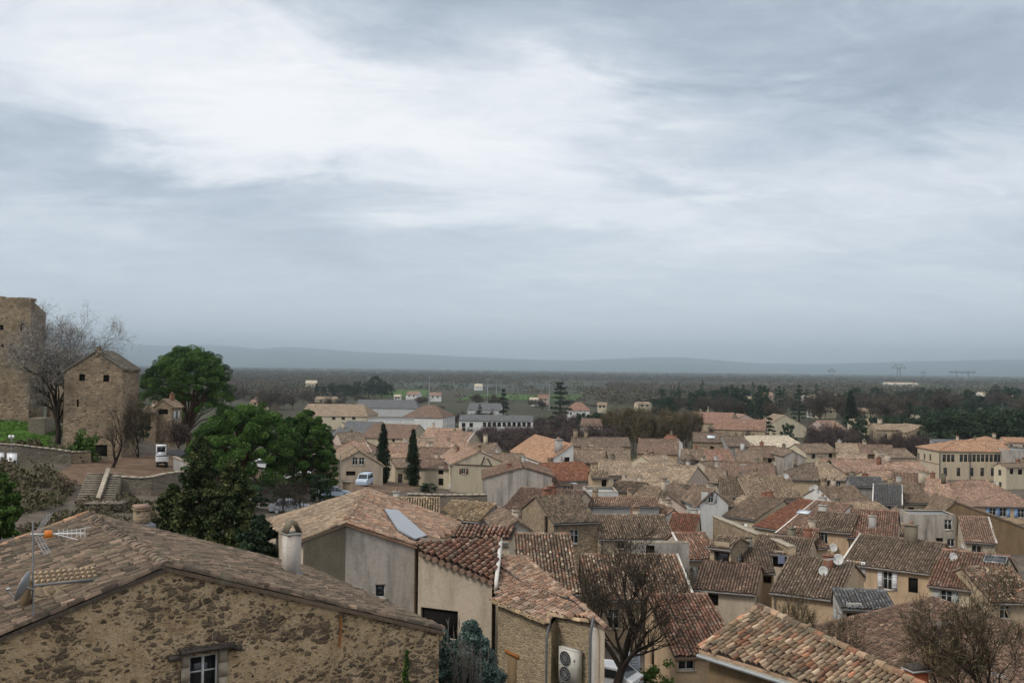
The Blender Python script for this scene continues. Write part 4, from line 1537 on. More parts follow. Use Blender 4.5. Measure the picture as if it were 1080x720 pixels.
# --- plaster house with the solar panel (centre left)
def solar_house():
    A = at(365, 551, 48.0)
    bk = at(388, 516, 48.0 * 164.7 / 130.0)
    rd = Vector((bk.x - A.x, bk.y - A.y, 0))
    LU = rd.length
    rd.normalize()
    v = Vector((rd.y, -rd.x, 0))
    k = 0.35
    ridge = Vector(A)
    pl0 = (ridge, Vector((-v.x * k, -v.y * k, 1)).normalized())      # rises towards +v: left slope
    pl1 = (ridge, Vector((v.x * k, v.y * k, 1)).normalized())
    bkz = Vector((bk.x, bk.y, A.z))
    vv = ridge - rd * .15
    def on(pl, px, py):
        return hit(px, py, *pl)
    # left slope, widening towards the back
    l1, l2 = on(pl0, 315, 570.5), on(pl0, 279, 549)
    r1, r2 = on(pl1, 440, 575.5), on(pl1, 492, 556)
    r3 = bkz + v * 5.2
    r3.z = zon(pl1, r3.x, r3.y)
    l3 = bkz + (l2 - bkz) * 1.0
    w_l, w_r = l1 + v * .2, r1 - v * .15
    foot = [(l1.x + v.x * .22, l1.y + v.y * .22), (A.x, A.y), (r1.x - v.x * .12, r1.y - v.y * .12), (r2.x - .3, r2.y), (r3.x - .3, r3.y - .3), (bk.x, bk.y - .3), (l2.x + .4, l2.y - .3)]
    root, ro = poly_house('grey plaster house with a solar panel on its tiled roof and one small window', 'house', foot,
                          [(pl0, [l1 - rd * .12, vv, bkz, l2], 'tan', 50, dict(edir=rd, seed=11)), (pl1, [vv, r1 - rd * .12, r2, r3, bkz], 'salmon', 50, dict(edir=rd, seed=12))],
                          9.0, {0: ('mould', [], None), 1: ('greystain', [(401, 623, .52, .66, '')], None), 2: ('beige', [], None)}, default='beige')
    m = MB()
    ridge_tiles(m, A + Vector((0, 0, .08)), bkz + Vector((0, 0, .08)), 'salmon', .13, seed=2)
    ridge_tiles(m, r1 + Vector((0, 0, .06)), vv + Vector((0, 0, .06)), 'salmon', .10, seed=3)
    ridge_tiles(m, l1 + Vector((0, 0, .06)), vv + Vector((0, 0, .06)), 'tan', .10, seed=4)
    m.build('verge_tiles', ro)
    n1 = pl1[1]
    cs = [on(pl1, *p) + n1 * .16 for p in ((404, 540.3), (418.5, 541.5), (448.5, 568.5), (436, 572.5), (418, 562))]
    m = MB()
    m.prism(cs, n1 * .07, 'solar')
    m.prism([c - n1 * .10 + (c - sum(cs, Vector()) / 5) * .035 for c in cs], n1 * .095, 'rubber')
    m.build('solar_panel', ro)
    return root, ro, pl1, v, rd, r1, bkz
SOL = solar_house()

# --- lean-to with fat red tiles, dark garage opening below
def red_tile_wing():
    D = at(441, 581, 47.9)
    C = at(521, 613, 46.3)
    Bp = at(526, 568.5, 50.6)
    n = (C - D).cross(Bp - D).normalized()
    if n.z < 0:
        n = -n
    pl = (D, n)
    A = hit(441, 572.5, *pl)
    e = (C - D)
    foot = [(D.x, D.y + .25), (C.x - .1, C.y + .28), (Bp.x - .1, Bp.y), (A.x, A.y + 1.0)]
    root, ro = poly_house('beige plaster wing under a fat red tile roof with a black garage opening', 'house wing', foot,
                          [(pl, [D, C, Bp, A], 'terracotta', 45, dict(seed=21, pitch=0.30, expo=0.40, lift=1.1, edir=e))], 8.0,
                          {0: ('beige', [(463, 657, 2.0, 1.35, 'o')], None), 1: ('white', [], None)}, name='house_wing', lower=.08)
    m = MB()
    m.obox(C + Vector((.02, .0, -.55)), Bp - C, Vector((.16, .05, 0)), Vector((0, 0, .62)), 'verge')
    m.build('verge', ro)
    m = MB()
    for i in range(11):                      # projecting second row of eave tiles
        c = D.lerp(C, (i + .5) / 11) + Vector((0, 0, -.10))
        b = c + Vector((0, .5, .02))
        m.tube([c + Vector((0, -.06, 0)), b], [.13, .12], 'tile_terracotta', 8)
    m.build('eave_tiles', ro)
    # little stair turret behind
    q0, q1 = at(497, 560, 53.0), at(537, 567, 51.5)
    root2, ro2, B = H('small cream stair turret under a red tile cap beside the fat red tile roof', 478, 537, 567.5, 555, 52.5, -12, pitch=.30, back=.0, wall='cream', roof='terracotta', auto=False, zbase=9, tiles=True, ov=.12)
    return root
red_tile_wing()

# --- ochre stone house with the air conditioner
def ac_house():
    P4, P3 = at(521, 634, 45.2), at(577, 657, 41.4)
    ed = Vector((P3.x - P4.x, P3.y - P4.y, 0)).normalized()
    up_ = Vector((-ed.y, ed.x, 0))
    if up_.x < 0:
        up_ = -up_
    pl = plane_at(P4, up_, 0.36)
    P1, P2 = hit(529, 585, *pl), hit(641, 663, *pl)
    P1b = hit(553, 588, *pl)
    S1, S2 = hit(579.5, 647, *pl), hit(623, 655, *pl)
    fa = (P4.x + up_.x * .22, P4.y + up_.y * .22)
    fb = (P3.x + up_.x * .22, P3.y + up_.y * .22)
    fc = (S1.x + up_.x * .25 + ed.x * .9, S1.y + up_.y * .25)
    q = at(623, 690, 40.6)
    fd = (q.x, q.y)
    fe = (P2.x + 4.5, P2.y + 6)
    foot = [fa, fb, (fb[0] + .25, fb[1] + .55), fd, (P2.x - .1, P2.y + .2), (P1b.x - .1, P1b.y), (P1.x, P1.y)]
    root, ro = poly_house('ochre rubble stone house with salmon tiled roof, drainpipes and an outdoor air conditioner', 'house', foot,
                          [(pl, [P4, P3, S1, S2, P2, P1b, P1], 'salmon', 45, dict(seed=31, edir=ed))], 5.0,
                          {0: ('ashlar', [], None), 1: ('ashlar', [], None), 2: ('ashlar', [(593, 712, .62, .9, '')], None), 3: ('beige', [], None)}, default='beige', lower=.06)
    # far slope falling away to the right
    m = MB()
    ridge_tiles(m, P2 + Vector((0, 0, .05)), P1b + Vector((0, 0, .05)), 'salmon', .12, seed=4)
    m.build('ridge_tiles', ro)
    m = MB()
    ridge_tiles(m, P3 + Vector((0, 0, -.02)), P4 + Vector((0, 0, -.02)), 'ochre', .13, .45, seed=7)
    ridge_tiles(m, S2 + Vector((0, 0, -.02)), S1 + Vector((0, 0, -.02)), 'ochre', .12, .45, seed=8)
    ridge_tiles(m, S1 + Vector((0, 0, .0)), P3 + Vector((0, 0, .0)), 'ochre', .12, .45, seed=9)
    m.build('eave_tiles', ro)
    # black cable across the slope
    n = pl[1]
    m = MB()
    m.tube([hit(px, py, *pl) + n * .13 for px, py in ((528, 599), (545, 612), (560, 622), (590, 631), (605, 636), (618, 648))], .035, 'rubber', 5)
    m.build('cable', ro)
    # drainpipes
    for (px, d, py0, py1, r) in ((576.5, 41.2, 659, 735, .05), (622.5, 39.8, 655, 735, .06)):
        m = MB()
        a, b = at(px, py0, d), at(px, py1, d)
        m.tube([a + Vector((.15, .3, .05)), a + Vector((.05, -.05, -.25)), Vector((a.x, a.y - .1, a.z - .6)), Vector((a.x, a.y - .1, b.z))], r, 'pipe', 8)
        m.build('drainpipe', root)
    m = MB()
    q = at(626, 690, 40.2)
    m.obox((q.x - .05, q.y, 5), (.30, 0, 0), (0, .35, 0), (0, 0, zon(pl, q.x, q.y) - 5.2), 'concrete')
    m.build('corner_post', root)
    m = MB()                                   # bricked-up window with its wooden lintel
    a0, b0 = Vector((*foot[0], 0)), Vector((*foot[1], 0))
    out = Vector((-up_.x, -up_.y, 0))
    q = hit(540, 706, a0, out)
    m.obox(q - ed * .55 + Vector((0, 0, .62)) + out * .003, ed * 1.15, Vector((0, 0, .16)), out * .06, 'rust')
    m.obox(q - ed * .36 + Vector((0, 0, -1.5)) + out * .003, ed * .75, Vector((0, 0, 2.1)), out * .025, 'brownwall')
    m.build('blocked_window', root)
    return root, foot
AC = ac_house()

def air_conditioner():
    foot = AC[1]
    a, b = Vector((*foot[2], 0)), Vector((*foot[3], 0))
    e = (b - a).normalized()
    out = e.cross(Vector((0, 0, 1)))
    if out.y > 0:
        out = -out
    q = hit(606.5, 718, a, out)
    w, dp, h = 1.0, .34, 1.40
    o = q - e * (w / 2) + out * .12
    c = o + e * (w / 2) + out * (dp / 2)
    root = thing('air_conditioner', 'cream outdoor air conditioner with two round fans on the ochre stone wall', 'air conditioner', (c.x, c.y, o.z))
    m = MB()
    m.obox(o, e * w, out * dp, Vector((0, 0, h)), 'acbody')
    for z in (h * .5, h - .02):
        m.obox(o - e * .012 + Vector((0, 0, z)), e * (w + .024), out * (dp + .012), Vector((0, 0, .02)), 'acbody')
    m.build('body', root)
    for zc_ in (.36, .99):
        m = MB()
        cc = o + e * (w * .39) + out * (dp + .004) + Vector((0, 0, zc_))
        for rr, mt, dd in ((.30, 'hole', .0), ):
            pts = [cc + e * (rr * math.cos(t_)) + Vector((0, 0, rr * math.sin(t_))) for t_ in np.linspace(0, 2 * math.pi, 25)[:-1]]
            m.prism(pts, out * .012, mt)
        for rr in (.30, .21, .12):
            pts = [cc + out * .028 + e * (rr * math.cos(t_)) + Vector((0, 0, rr * math.sin(t_))) for t_ in np.linspace(0, 2 * math.pi, 25)]
            m.tube(pts, .009, 'grey_metal', 4, False)
        for t_ in np.linspace(0, math.pi, 7)[:-1]:
            dv = e * ((.30) * math.cos(t_)) + Vector((0, 0, (.30) * math.sin(t_)))
            m.tube([cc + out * .03 - dv, cc + out * .03 + dv], .007, 'grey_metal', 4, False)
        m.build('fan_grille', root)
    for s_ in (.12, w - .16):
        m = MB()
        m.obox(o + e * s_ - out * .12 + Vector((0, 0, -.05)), e * .04, out * (dp + .12), Vector((0, 0, .045)), 'grey_metal')
        m.build('bracket', root)
    m = MB()
    m.obox(o + e * (w - .14) + out * (dp + .003) + Vector((0, 0, .95)), e * .09, out * .004, Vector((0, 0, .13)), 'grey_metal')
    m.build('label_plate', root)
air_conditioner()

# --- warm multi-coloured tile roof, lower right
def warm_roof_house():
    R1 = at(800, 640, 40.0)
    sd = Vector((.80, .60, 0))
    k = 0.33
    pl = plane_at(R1, sd, k)
    R2, R3 = hit(957, 716, *pl), hit(1010, 742, *pl)
    E1, E2 = hit(737, 684, *pl), hit(800, 735, *pl)
    ed = Vector((sd.y, -sd.x, 0))
    E3 = E1 + ed * 14.0
    E3.z = E1.z
    Rb = R1 + Vector((4.5, 3.0, -2.7))
    R3b = R3 + Vector((4.5, 3.0, -2.7))
    foot = [(E1.x + sd.x * .5, E1.y + sd.y * .5), (E3.x + sd.x * .5, E3.y + sd.y * .5), (R3b.x - .3, R3b.y - .5), (Rb.x - .3, Rb.y - .5)]
    n2 = (R3 - R1).cross(Rb - R1).normalized()
    if n2.z < 0:
        n2 = -n2
    pl2 = (R1, n2)
    cx, cy = sum(p[0] for p in foot) / 4, sum(p[1] for p in foot) / 4
    root = thing('house', 'near house with warm orange, cream and brown weathered roof tiles and grey eave board', 'house', (cx, cy, 8))
    wm = MB()
    for i in range(4):
        a, b = Vector((*foot[i], 0)), Vector((*foot[(i + 1) % 4], 0))
        L = (b - a).length
        tops = [(L * f, min(zon(pl, *a.lerp(b, f).xy), zon(pl2, *a.lerp(b, f).xy)) - .16) for f in np.linspace(0, 1, 9)]
        out = (b - a).cross(Vector((0, 0, 1)))
        wall_panel(wm, a.xy, b.xy, 8, tops, [], 'brownwall', out.xy)
    wm.build('wall', root)
    rm = MB()
    roof_face(rm, [E1, E3, R3, R1], 'warm', 38, seed=41, edir=ed, pitch=.225, expo=.38)
    roof_face(rm, [R3b, Rb, R1, R3], 'warm', 38, seed=42, geo=False)
    ro = rm.build('roof', root)
    m = MB()
    ridge_tiles(m, R3 + Vector((0, 0, .07)), R1 + Vector((0, 0, .07)), 'warm', .16, .42, seed=3)
    ridge_tiles(m, E1 + Vector((0, 0, .05)), R1 + Vector((0, 0, .05)), 'warm', .13, .40, seed=5)
    m.build('ridge_tiles', ro)
    m = MB()
    m.obox(E1 + Vector((0, 0, -.36)) + sd * .05, E3 - E1, sd * -.05, Vector((0, 0, .22)), 'coping')
    m.tube([E1 + Vector((0, 0, -.24)) - sd * .08, E3 + Vector((0, 0, -.24)) - sd * .08], .07, 'zinc', 8)
    m.build('gutter', ro)
    return root
warm_roof_house()

# --- dark hip-roofed house with two chimneys, lower right
def hip_house():
    AP = at(984, 631, 62.0)
    k = 0.34
    f1 = Vector((-.945, -.325, 0))              # this slope falls to the left
    f2 = Vector((-f1.y * -1, 0, 0))
    f2 = Vector((.325, -.945, 0))               # and this one towards us
    L, Lb = 8.5, 4.5
    dz = Vector((0, 0, -k * L))
    c0, c1, c2, c3 = (AP + f1 * L + f2 * L + dz, AP + f1 * L - f2 * Lb + dz, AP - f1 * L + f2 * L + dz, AP - f1 * L - f2 * Lb + dz)
    pl2 = plane_at(AP, -f2, k)
    pl1 = plane_at(AP, -f1, k)
    foot = [tuple((q + (AP - q) * .05).xy) for q in (c1, c0, c2, c3)]
    cx, cy = sum(p[0] for p in foot) / 4, sum(p[1] for p in foot) / 4
    root = thing('house', 'large house with dark umber hipped roof and brown chimney near the lower right corner', 'house', (cx, cy, 2))
    wm = MB()
    z = AP.z - k * L - .12
    for i in range(4):
        a, b = foot[i], foot[(i + 1) % 4]
        out = Vector((b[0] - a[0], b[1] - a[1], 0)).cross(Vector((0, 0, 1)))
        Lw = math.hypot(b[0] - a[0], b[1] - a[1])
        wall_panel(wm, a, b, 2, [(0, z), (Lw, z)], [], 'tanwall', out.xy)
    wm.build('wall', root)
    rm = MB()
    for i, fc in enumerate(([c1, c0, AP], [c0, c2, AP], [c2, c3, AP], [c3, c1, AP])):
        roof_face(rm, fc, 'umber', 60, seed=51 + i)
    ro = rm.build('roof', root)
    for i, cc in enumerate((c0, c1, c2, c3)):
        m = MB()
        ridge_tiles(m, cc + Vector((0, 0, .06)), AP + Vector((0, 0, .06)), 'umber', .14, seed=i)
        m.build('hip_tiles', ro)
    q = hit(983, 706, *pl2)
    m = MB()
    an = math.atan2(f2.y, f2.x)
    m.box((q.x, q.y, q.z + .5), (.62, .62, 1.8), 'brownwall', an)
    for i in range(4):
        m.box((q.x, q.y, q.z + 1.45 + i * .17), (.74 - .04 * (i % 2), .74 - .04 * (i % 2), .11), 'tile_umber', an)
    m.build('chimney', ro)
    return root, ro, pl1, pl2
HIP = hip_house()

def red_chimney_house():
    # only its red chimney shows above the frame's lower edge
    q = at(966, 709, 47.0)
    root = thing('chimney_stack', 'orange-red brick chimney with a dark pointed cap beside the near tile ridge', 'chimney', (q.x, q.y, 7.0))
    m = MB()
    m.box((q.x, q.y, (7 + q.z) / 2), (.85, .70, q.z - 7.0 + .1), 'brick_red', .3)
    m.build('body', root)
    m = MB()
    m.box((q.x, q.y, q.z + .16), (1.02, .86, .09), 'concrete', .3)
    m.box((q.x, q.y, q.z + .30), (.98, .82, .20), 'hoodstone', .3, top=.55)
    m.build('cap', root)
red_chimney_house()

# ------------------------------------------------------------------ THE VILLAGE (columns, rows read off the photograph; metres for the rest)
V_ = 'village houses'
# -- between the near roofs and the square
H('low outbuilding with bright ochre tiled roof behind the solar panel house', 394, 462, 542, 525, 86, 4, wall='beige', roof='ochre', auto=False)
H('small grey shed with tilted pale ochre tiled roof before the stained grey house', 459, 506, 547, 530, 90, -24, back=.1, wall='grey', roof='ochre', auto=False)
H('house with patchy roof of cream and orange tiles behind the ochre stone house', 528, 611, 624, 563, 65, 2, wall='beige', roof='mottled', auto=False)
G('dark grey gabled loft beside the cream and orange patchy roof', 531, 560, 560, 549, 82, 8, 10, wall='grey', roof='brown', auto=False)
H('stone house with ragged mottled roof and one dark doorway under its gable', 584, 630, 550, 523, 95, 17, wall='housestone', roof='old', win=[(576, 556, 1.0, 2.2, 'o')], tiles=True, auto=False)
H('house with sagging brown roof left of the ragged mottled roof', 520, 590, 552, 516, 108, -22, wall='beige', roof='umber', auto=False)
H('long low house with pinkish brown roof above a plain pale grey wall', 622, 695, 533, 524.5, 116, 2, wall='palegrey', roof='pink', auto=False, back=.5)
H('wide house with plain brown roof, yellowish wall and two small windows under the eave', 632, 710, 567, 543, 95, 4, wall='yellow', roof='brown', win=[(655, 573, .8, 1.0, ''), (689, 570, .8, .9, 'o')])
H('house with broad speckled roof and white right verge behind the bare plane tree', 622, 731, 631, 585, 72, 2, wall='tanwall', roof='mottled', back=.1, auto=False, verge='r', ridge=True)
flat_block('low grey rendered wall block with one small opening behind the plane tree', 664, 727, 573, 79, .9, 2, wall='greystain', top='coping', parapet=.03, win=[(686, 579, .7, .6, 'o')], name='flat_block')
H('small house with striped red and cream tiles beside the low grey wall block', 724, 758, 588, 562, 84, 6, wall='beige', roof='terracotta', auto=False, verge='l')
H('terracotta roofed cottage with a white shuttered window left of the near warm roof', 712, 778, 689, 627, 58, 8, wall='ochre', roof='terracotta', back=.1, pitch=.36, win=[(724, 698, 1.0, .9, ''), (768, 697, .6, .9, '')], zbase=1.0)
H('ochre tower house with a small lichen roof and dark louvred shutter', 749, 771, 577, 566, 82, -35, wall='tanwall', roof='brown', pitch=.28, win=[(761, 590, 1.3, 2.9, 'b')], wallmats={'u1': 'housestone'}, zbase=2)
H('open loft with dark red tiled roof over a black wooden gallery', 788, 816, 602, 578, 81, -6, wall='tanwall', roof='dark', back=.2, win=[(800, 608, 2.0, 1.0, 'o')], tiles=True)
H('low house with patched brown roof below the ochre tower house', 733, 796, 622, 594, 76, -20, wall='beige', roof='umber', win=[(752, 632, .8, .9, 'o')], tiles=True)
H('narrow house with deep maroon tile roof behind the striped tiles', 703, 731, 561, 542, 106, -4, wall='beige', roof='red', back=.2, auto=False)
# -- right foreground blocks
H('house with large mossy brown roof, chimney and dish, beside the bare shrubs', 814, 884, 627, 590, 74, -30, wall='ochre', roof='brown', chim=[(874, 598, .7, .9, 'b')], auto=False, tiles=True)
H('low annexe with dark slate grey flat-pitched roof below the mossy brown roof', 888, 944, 641, 622, 67, -8, pitch=.18, back=.1, wall='concrete', roof='slate', win=[(901, 643, 1.0, .9, 'o')])
H('tall ochre house with two narrow windows and two white dishes on its wall', 853, 897, 559, 541, 104, -30, wall='ochre', roof='brown', win=[(869, 566, .8, 1.5, ''), (870, 585, .8, 1.5, '')])
H('house with rumpled reddish brown roof right of the tall ochre house', 893, 945, 567, 538, 102, -8, wall='ochre', roof='terracotta', chim=[(920, 556, .7, 1.2, 'g')], auto=False)
H('long house with big brown roof and tall white shuttered windows under the eave', 889, 980, 598, 568, 88, -36, wall='ochre', roof='brown', chim=[(961, 572, 1.0, 1.6, 'm')], win=[(903, 601, .8, 1.6, 'W'), (936, 612, .8, 1.6, 'W'), (963, 617, .8, 1.3, 'o')], verge='l', tiles=True)
H('house with red tiled roof and a dark square roof window', 980, 1052, 620, 583, 80, -34, wall='cream', roof='terracotta', win=[(998, 630, .9, 1.6, 'G')], sky=[(1050, 591, 1.6, 1.1, 'skydark')], tiles=True)
H('house with steep speckled tile roof at the right edge above the bare branches', 1046, 1100, 634, 598, 76, 0, wall='tanwall', roof='mottled', win=[(1060, 644, .8, 1.2, '')])
flat_block('grey flat-topped house with pale roof edge and two small windows', 959, 1008, 543, 118, 4, -4, wall='greystain', top='lead', parapet=.12, win=[(1000, 553, .9, 1.2, ''), (1003, 572, .9, .9, ''), (991, 571, .8, .9, 'o')])
H('small house with pinkish brown roof edged in white against the big brown wall', 1018, 1050, 571, 545, 110, -6, wall='beige', roof='pink', verge='r', win=[(1030, 576, 1.0, 1.4, '')], back=.2)
G('huge windowless brown gable wall below the house with blue shutters', 986, 1100, 549, 529, 138, 9, -6, frac=.19, dz=-1.5, wall='brownwall', roof='brown', auto=False)
H('large house with orange-brown hipped roof and bright blue shutters', 1006, 1092, 533, 506, 168, -3, wall='ochre', roof='pink', hip=(6, 4), win=[(1047, 540, 1.1, 1.5, 'B'), (1058, 540, 1.1, 1.5, 'B'), (1077, 541, 1.1, 1.5, 'B')])
H('house with wide orange-brown roof crossed by a pale ridge, left of the blue shutters', 962, 1010, 528, 504, 172, -12, wall='ochre', roof='salmon', hip=(4, 0), auto=False)
H('house with dark slate roof between two white verges', 921, 951, 531, 511, 142, -6, wall='pinkish', roof='slate', verge='lr', win=[(936, 537, 1.1, 1.1, '')])
H('house with speckled brown roof left of the dark slate roof', 882, 921, 531, 513, 143, -6, wall='white', roof='brown', win=[(890, 537, 1.0, 1.0, ''), (912, 536, 1.2, 1.2, '')])
H('house with brown roof and one small dark window, right of the slate roof', 951, 986, 530, 509, 146, -8, wall='cream', roof='brown', win=[(961, 538, .9, .9, 'o')])
# -- row of houses with the red and white verge roofs
H('house with bright new red tile strip roof in the terraced row', 796, 822, 556, 528, 113, -50, pitch=.27, back=.3, wall='yellow', roof='red', auto=False, tiles=True)
H('terraced house with brown roof left of the bright red strip', 764, 797, 545, 525, 122, -45, pitch=.27, back=.4, wall='yellow', roof='brown', auto=False)
H('terraced house with pinkish roof, white verge and square skylight', 820, 858, 564, 530, 109, -42, pitch=.27, back=.2, wall='white', roof='pink', verge='l', sky=[(848, 541, 1.4, .9)], auto=False, tiles=True)
H('small house with low red roof and white verge left of the tall ochre house', 832, 856, 573, 557, 97, -28, wall='tanwall', roof='terracotta', verge='l', win=[(838, 577, 1.0, 1.0, '')], back=.3)
H('beige house with a sheltered balcony where blue cloth hangs', 793, 852, 583, 566, 92, -26, wall='beige', roof='brown', win=[(829, 590, 2.4, 1.5, 'o'), (808, 584, .6, .8, 'o')], back=.5)
H('cream house with low roof beside the white triangular dormer', 745, 775, 533, 523, 126, -6, wall='cream', roof='brown', win=[(758, 541, 1.4, 1.0, '')])
G('white gabled dormer house with two tall windows among brown roofs', 738, 768, 531, 517, 124, 6, 12, wall='white', auto=False, roof='brown', win=[(743, 524, .7, 1.2, ''), (750, 525, .7, 1.2, 'G')])
# -- middle rows
H('house with large tan speckled roof in the middle of the village', 790, 845, 524, 502, 136, -6, wall='beige', roof='tan', auto=False, tiles=True)
H('house with grey plaster dormer beside the large tan speckled roof', 760, 790, 523, 504, 138, -10, wall='grey', roof='brown', win=[(772, 528, 1.0, 1.0, 'o')])
H('house with smooth dark brown hip roof and dishes on its eave', 833, 862, 505, 488, 166, -3, wall='tanwall', roof='dark', hip=(3, 0), auto=False)
H('house with lighter brown roof sharing a valley with the dark hip roof', 860, 894, 505, 488, 167, -3, wall='tanwall', roof='tan', hip=(0, 3), win=[(872, 511, .8, 1.1, 'b'), (884, 511, .8, 1.1, '')])
H('long pinkish-white walled house with brown roof and a row of narrow windows', 655, 720, 513, 490, 150, -26, wall='pinkish', roof='tan', win=[(657, 507, .5, 1.7, ''), (661, 508, .5, 1.7, ''), (665, 510, .5, 1.7, ''), (669, 512, .5, 1.7, '')], tiles=False)
H('house with grey-brown roof and bright skylight', 713, 746, 510, 494, 162, -5, wall='pinkish', roof='dark', sky=[(725.5, 502, 1.5, 1.1)], auto=False)
H('house with wide brown roof right of the bright skylight', 742, 764, 508, 493, 166, -6, wall='beige', roof='brown', auto=False)
H('house with broad grey-brown roof behind the large tan speckled roof', 760, 818, 502, 488, 176, -2, wall='beige', roof='umber', auto=False)
G('white gable house on the sloping lane with one chimney', 690, 742, 534, 517, 128, 10, -18, frac=.15, wall='pinkish', roof='brown', auto=False, chim=[(700, 518, .8, 1.4, 'p')])
H('house with bright red roof beside a ruined stone gable', 588, 634, 506, 488, 150, 24, wall='pinkish', roof='red', back=.4, auto=False)
H('lean-to with small tan roof and ochre wall under the bright red roof', 624, 642, 503, 496, 141, -8, wall='ochre', roof='tan', win=[(637, 510, .7, 1.2, 'o')])
flat_block('flat roof terrace with railing below the ochre lean-to', 618, 652, 519, 132, 6, 0, wall='palegrey', top='concrete')
H('house with tan roof behind the bright red roof', 632, 669, 500, 485, 166, -6, wall='beige', roof='tan', auto=False)
G('tall white house with long orange roof and one dark window in its gable', 576, 604.5, 487.5, 468, 178, 26, 14, frac=1.0, wall='white', roof='orange', chim=[(589, 476, 1.4, 2.2, 'g')], win=[(598, 486, 1.0, 1.4, 'o'), (549, 484, .7, .9, ''), (558, 487, .7, .9, ''), (570, 490, .7, 1.2, 'b'), (543, 481, .7, .8, '')], auto=False)
H('brown gabled house joined to the white house with orange roof', 604, 636, 487, 474, 184, -10, wall='brownwall', roof='brown', auto=False)
# -- left centre around the cypresses
G('stained grey concrete-rendered house with broad blank gable and small chimneys', 511, 582, 504, 492.5, 138, 11, 2, frac=.57, wall='greystain', roof='umber', auto=False, chim=[(537, 494, .9, .7, 'b'), (552, 488, .7, 1.0, 'g')])
HT = G('cream house with half-timbered white gable and beam braces', 477, 528, 489, 475.5, 166, 10, 12, frac=.56, wall='cream', roof='salmon', auto=False, verge='R')
def timbers():
    root, ro, B = HT
    a, b = B(0, 0, 0), B(0, 10, 0)
    n = Vector((-(b - a).y, (b - a).x, 0)).normalized()
    if n.y > 0:
        n = -n
    for x0, y0, x1, y1, w in ((511, 481.5, 507, 491, .22), (514, 483, 519, 492, .22), (480, 489.5, 524, 491.5, .20)):
        p, q = hit(x0, y0, a, n), hit(x1, y1, a, n)
        m = MB()
        m.tube([p + n * .03, q + n * .03], w / 2, 'darkwood', 4)
        m.build('timber_brace', root)
timbers()
H('cream house with two arched windows beside the right cypress', 440, 473, 493, 484, 170, -4, wall='cream', roof='umber', win=[(465, 496, .9, 1.3, 'o'), (465, 508, .9, 1.2, 'o')])
H('yellow house between the two cypresses with doors on its side', 417, 440, 492, 483, 178, 22, wall='yellow', roof='brown', win=[(422, 506, .8, 2.2, 'b')])
G('pale gabled barn house with two rows of small dark windows behind the parked van', 357, 404, 488, 475.5, 161, 13, 14, frac=.44, wall='beige', roof='tan', win=[(374.5, 486, .9, 1.2, ''), (381.5, 486, .9, 1.2, ''), (370, 499, 1.5, .7, 'o'), (378.5, 499, 1.7, .7, 'o'), (387, 499, 1.5, .7, 'o')])
H('house with orange hip roof and white edges behind the pale barn house', 352, 391, 476, 465, 190, -8, wall='cream', roof='pink', hip=(2, 2), auto=False, verge='r')
H('house with brown roof just left of the left cypress', 338, 372, 480, 470, 205, 4, wall='beige', roof='brown', auto=False)
H('low house with pinkish roof between the cypresses', 404, 440, 488, 477, 204, 2, wall='beige', roof='salmon', auto=False)
H('house with tan roof higher up between the cypresses', 408, 440, 477, 467, 228, 2, wall='cream', roof='pink', auto=False)
H('large house with wide brown roof above a yellowish wall', 381, 430, 461.5, 447, 280, 2, wall='yellow', roof='umber', win=[(400, 464, .8, 1.0, ''), (415, 464, .8, 1.0, '')])
H('house with dark slate roof left of the wide brown roof', 347, 384, 460, 444, 285, -6, wall='beige', roof='slate', auto=False, chim=[(362, 452, .8, 1.6, 'p')])
H('house with brownish roof below the slate roof near the pines', 338, 382, 470, 460, 250, -4, wall='beige', roof='umber', auto=False)
H('long hall with pale tan roof and cream wall beyond the slate roof', 316, 387, 438.5, 426, 411, -3, wall='cream', roof='tan', win=[(352, 441, 1.4, 1.2, ''), (362, 441, 1.4, 1.2, ''), (373, 441, 1.4, 1.2, '')], hip=(0, 4))
H('long shed with dark grey roof and low pale wall near the fields', 374, 441, 430, 421.5, 520, -1, wall='palegrey', roof='slate', auto=False, hip=(0, 3))
flat_block('white flat-roofed modern building with a large dark window', 388, 437, 443, 330, 18, 6, wall='white', top='lead', win=[(432, 449, 6.5, 3.2, 'o')])
H('house with brown hip roof and white wall beyond the modern building', 424, 467, 440, 427, 395, -8, wall='white', roof='umber', hip=(6, 6), win=[(434, 443, 1.5, 1.5, '')])
H('house with salmon roof right of the cypresses', 443, 480, 463, 451, 262, -10, wall='beige', roof='salmon', auto=False)
H('house with long pinkish roof and white verge near the bare purple trees', 450, 490, 469, 455, 245, -14, wall='beige', roof='pink', verge='r', auto=False)
H('house with orange-brown roof below the long pinkish roof', 440, 492, 478, 466, 222, -8, wall='beige', roof='salmon', auto=False)
H('house with grey-brown roof behind the right cypress', 438, 470, 484, 472, 205, 3, wall='grey', roof='umber', auto=False)
H('small house with jumbled brown roof beside the half-timbered gable', 488, 517, 478, 467, 205, -14, wall='pinkish', roof='brown', auto=False, chim=[(512, 468, .8, 1.8, 'p')])
H('low house with brown roof between half-timbered gable and white orange-roofed house', 505, 545, 490, 478, 180, -10, wall='beige', roof='brown', auto=False)
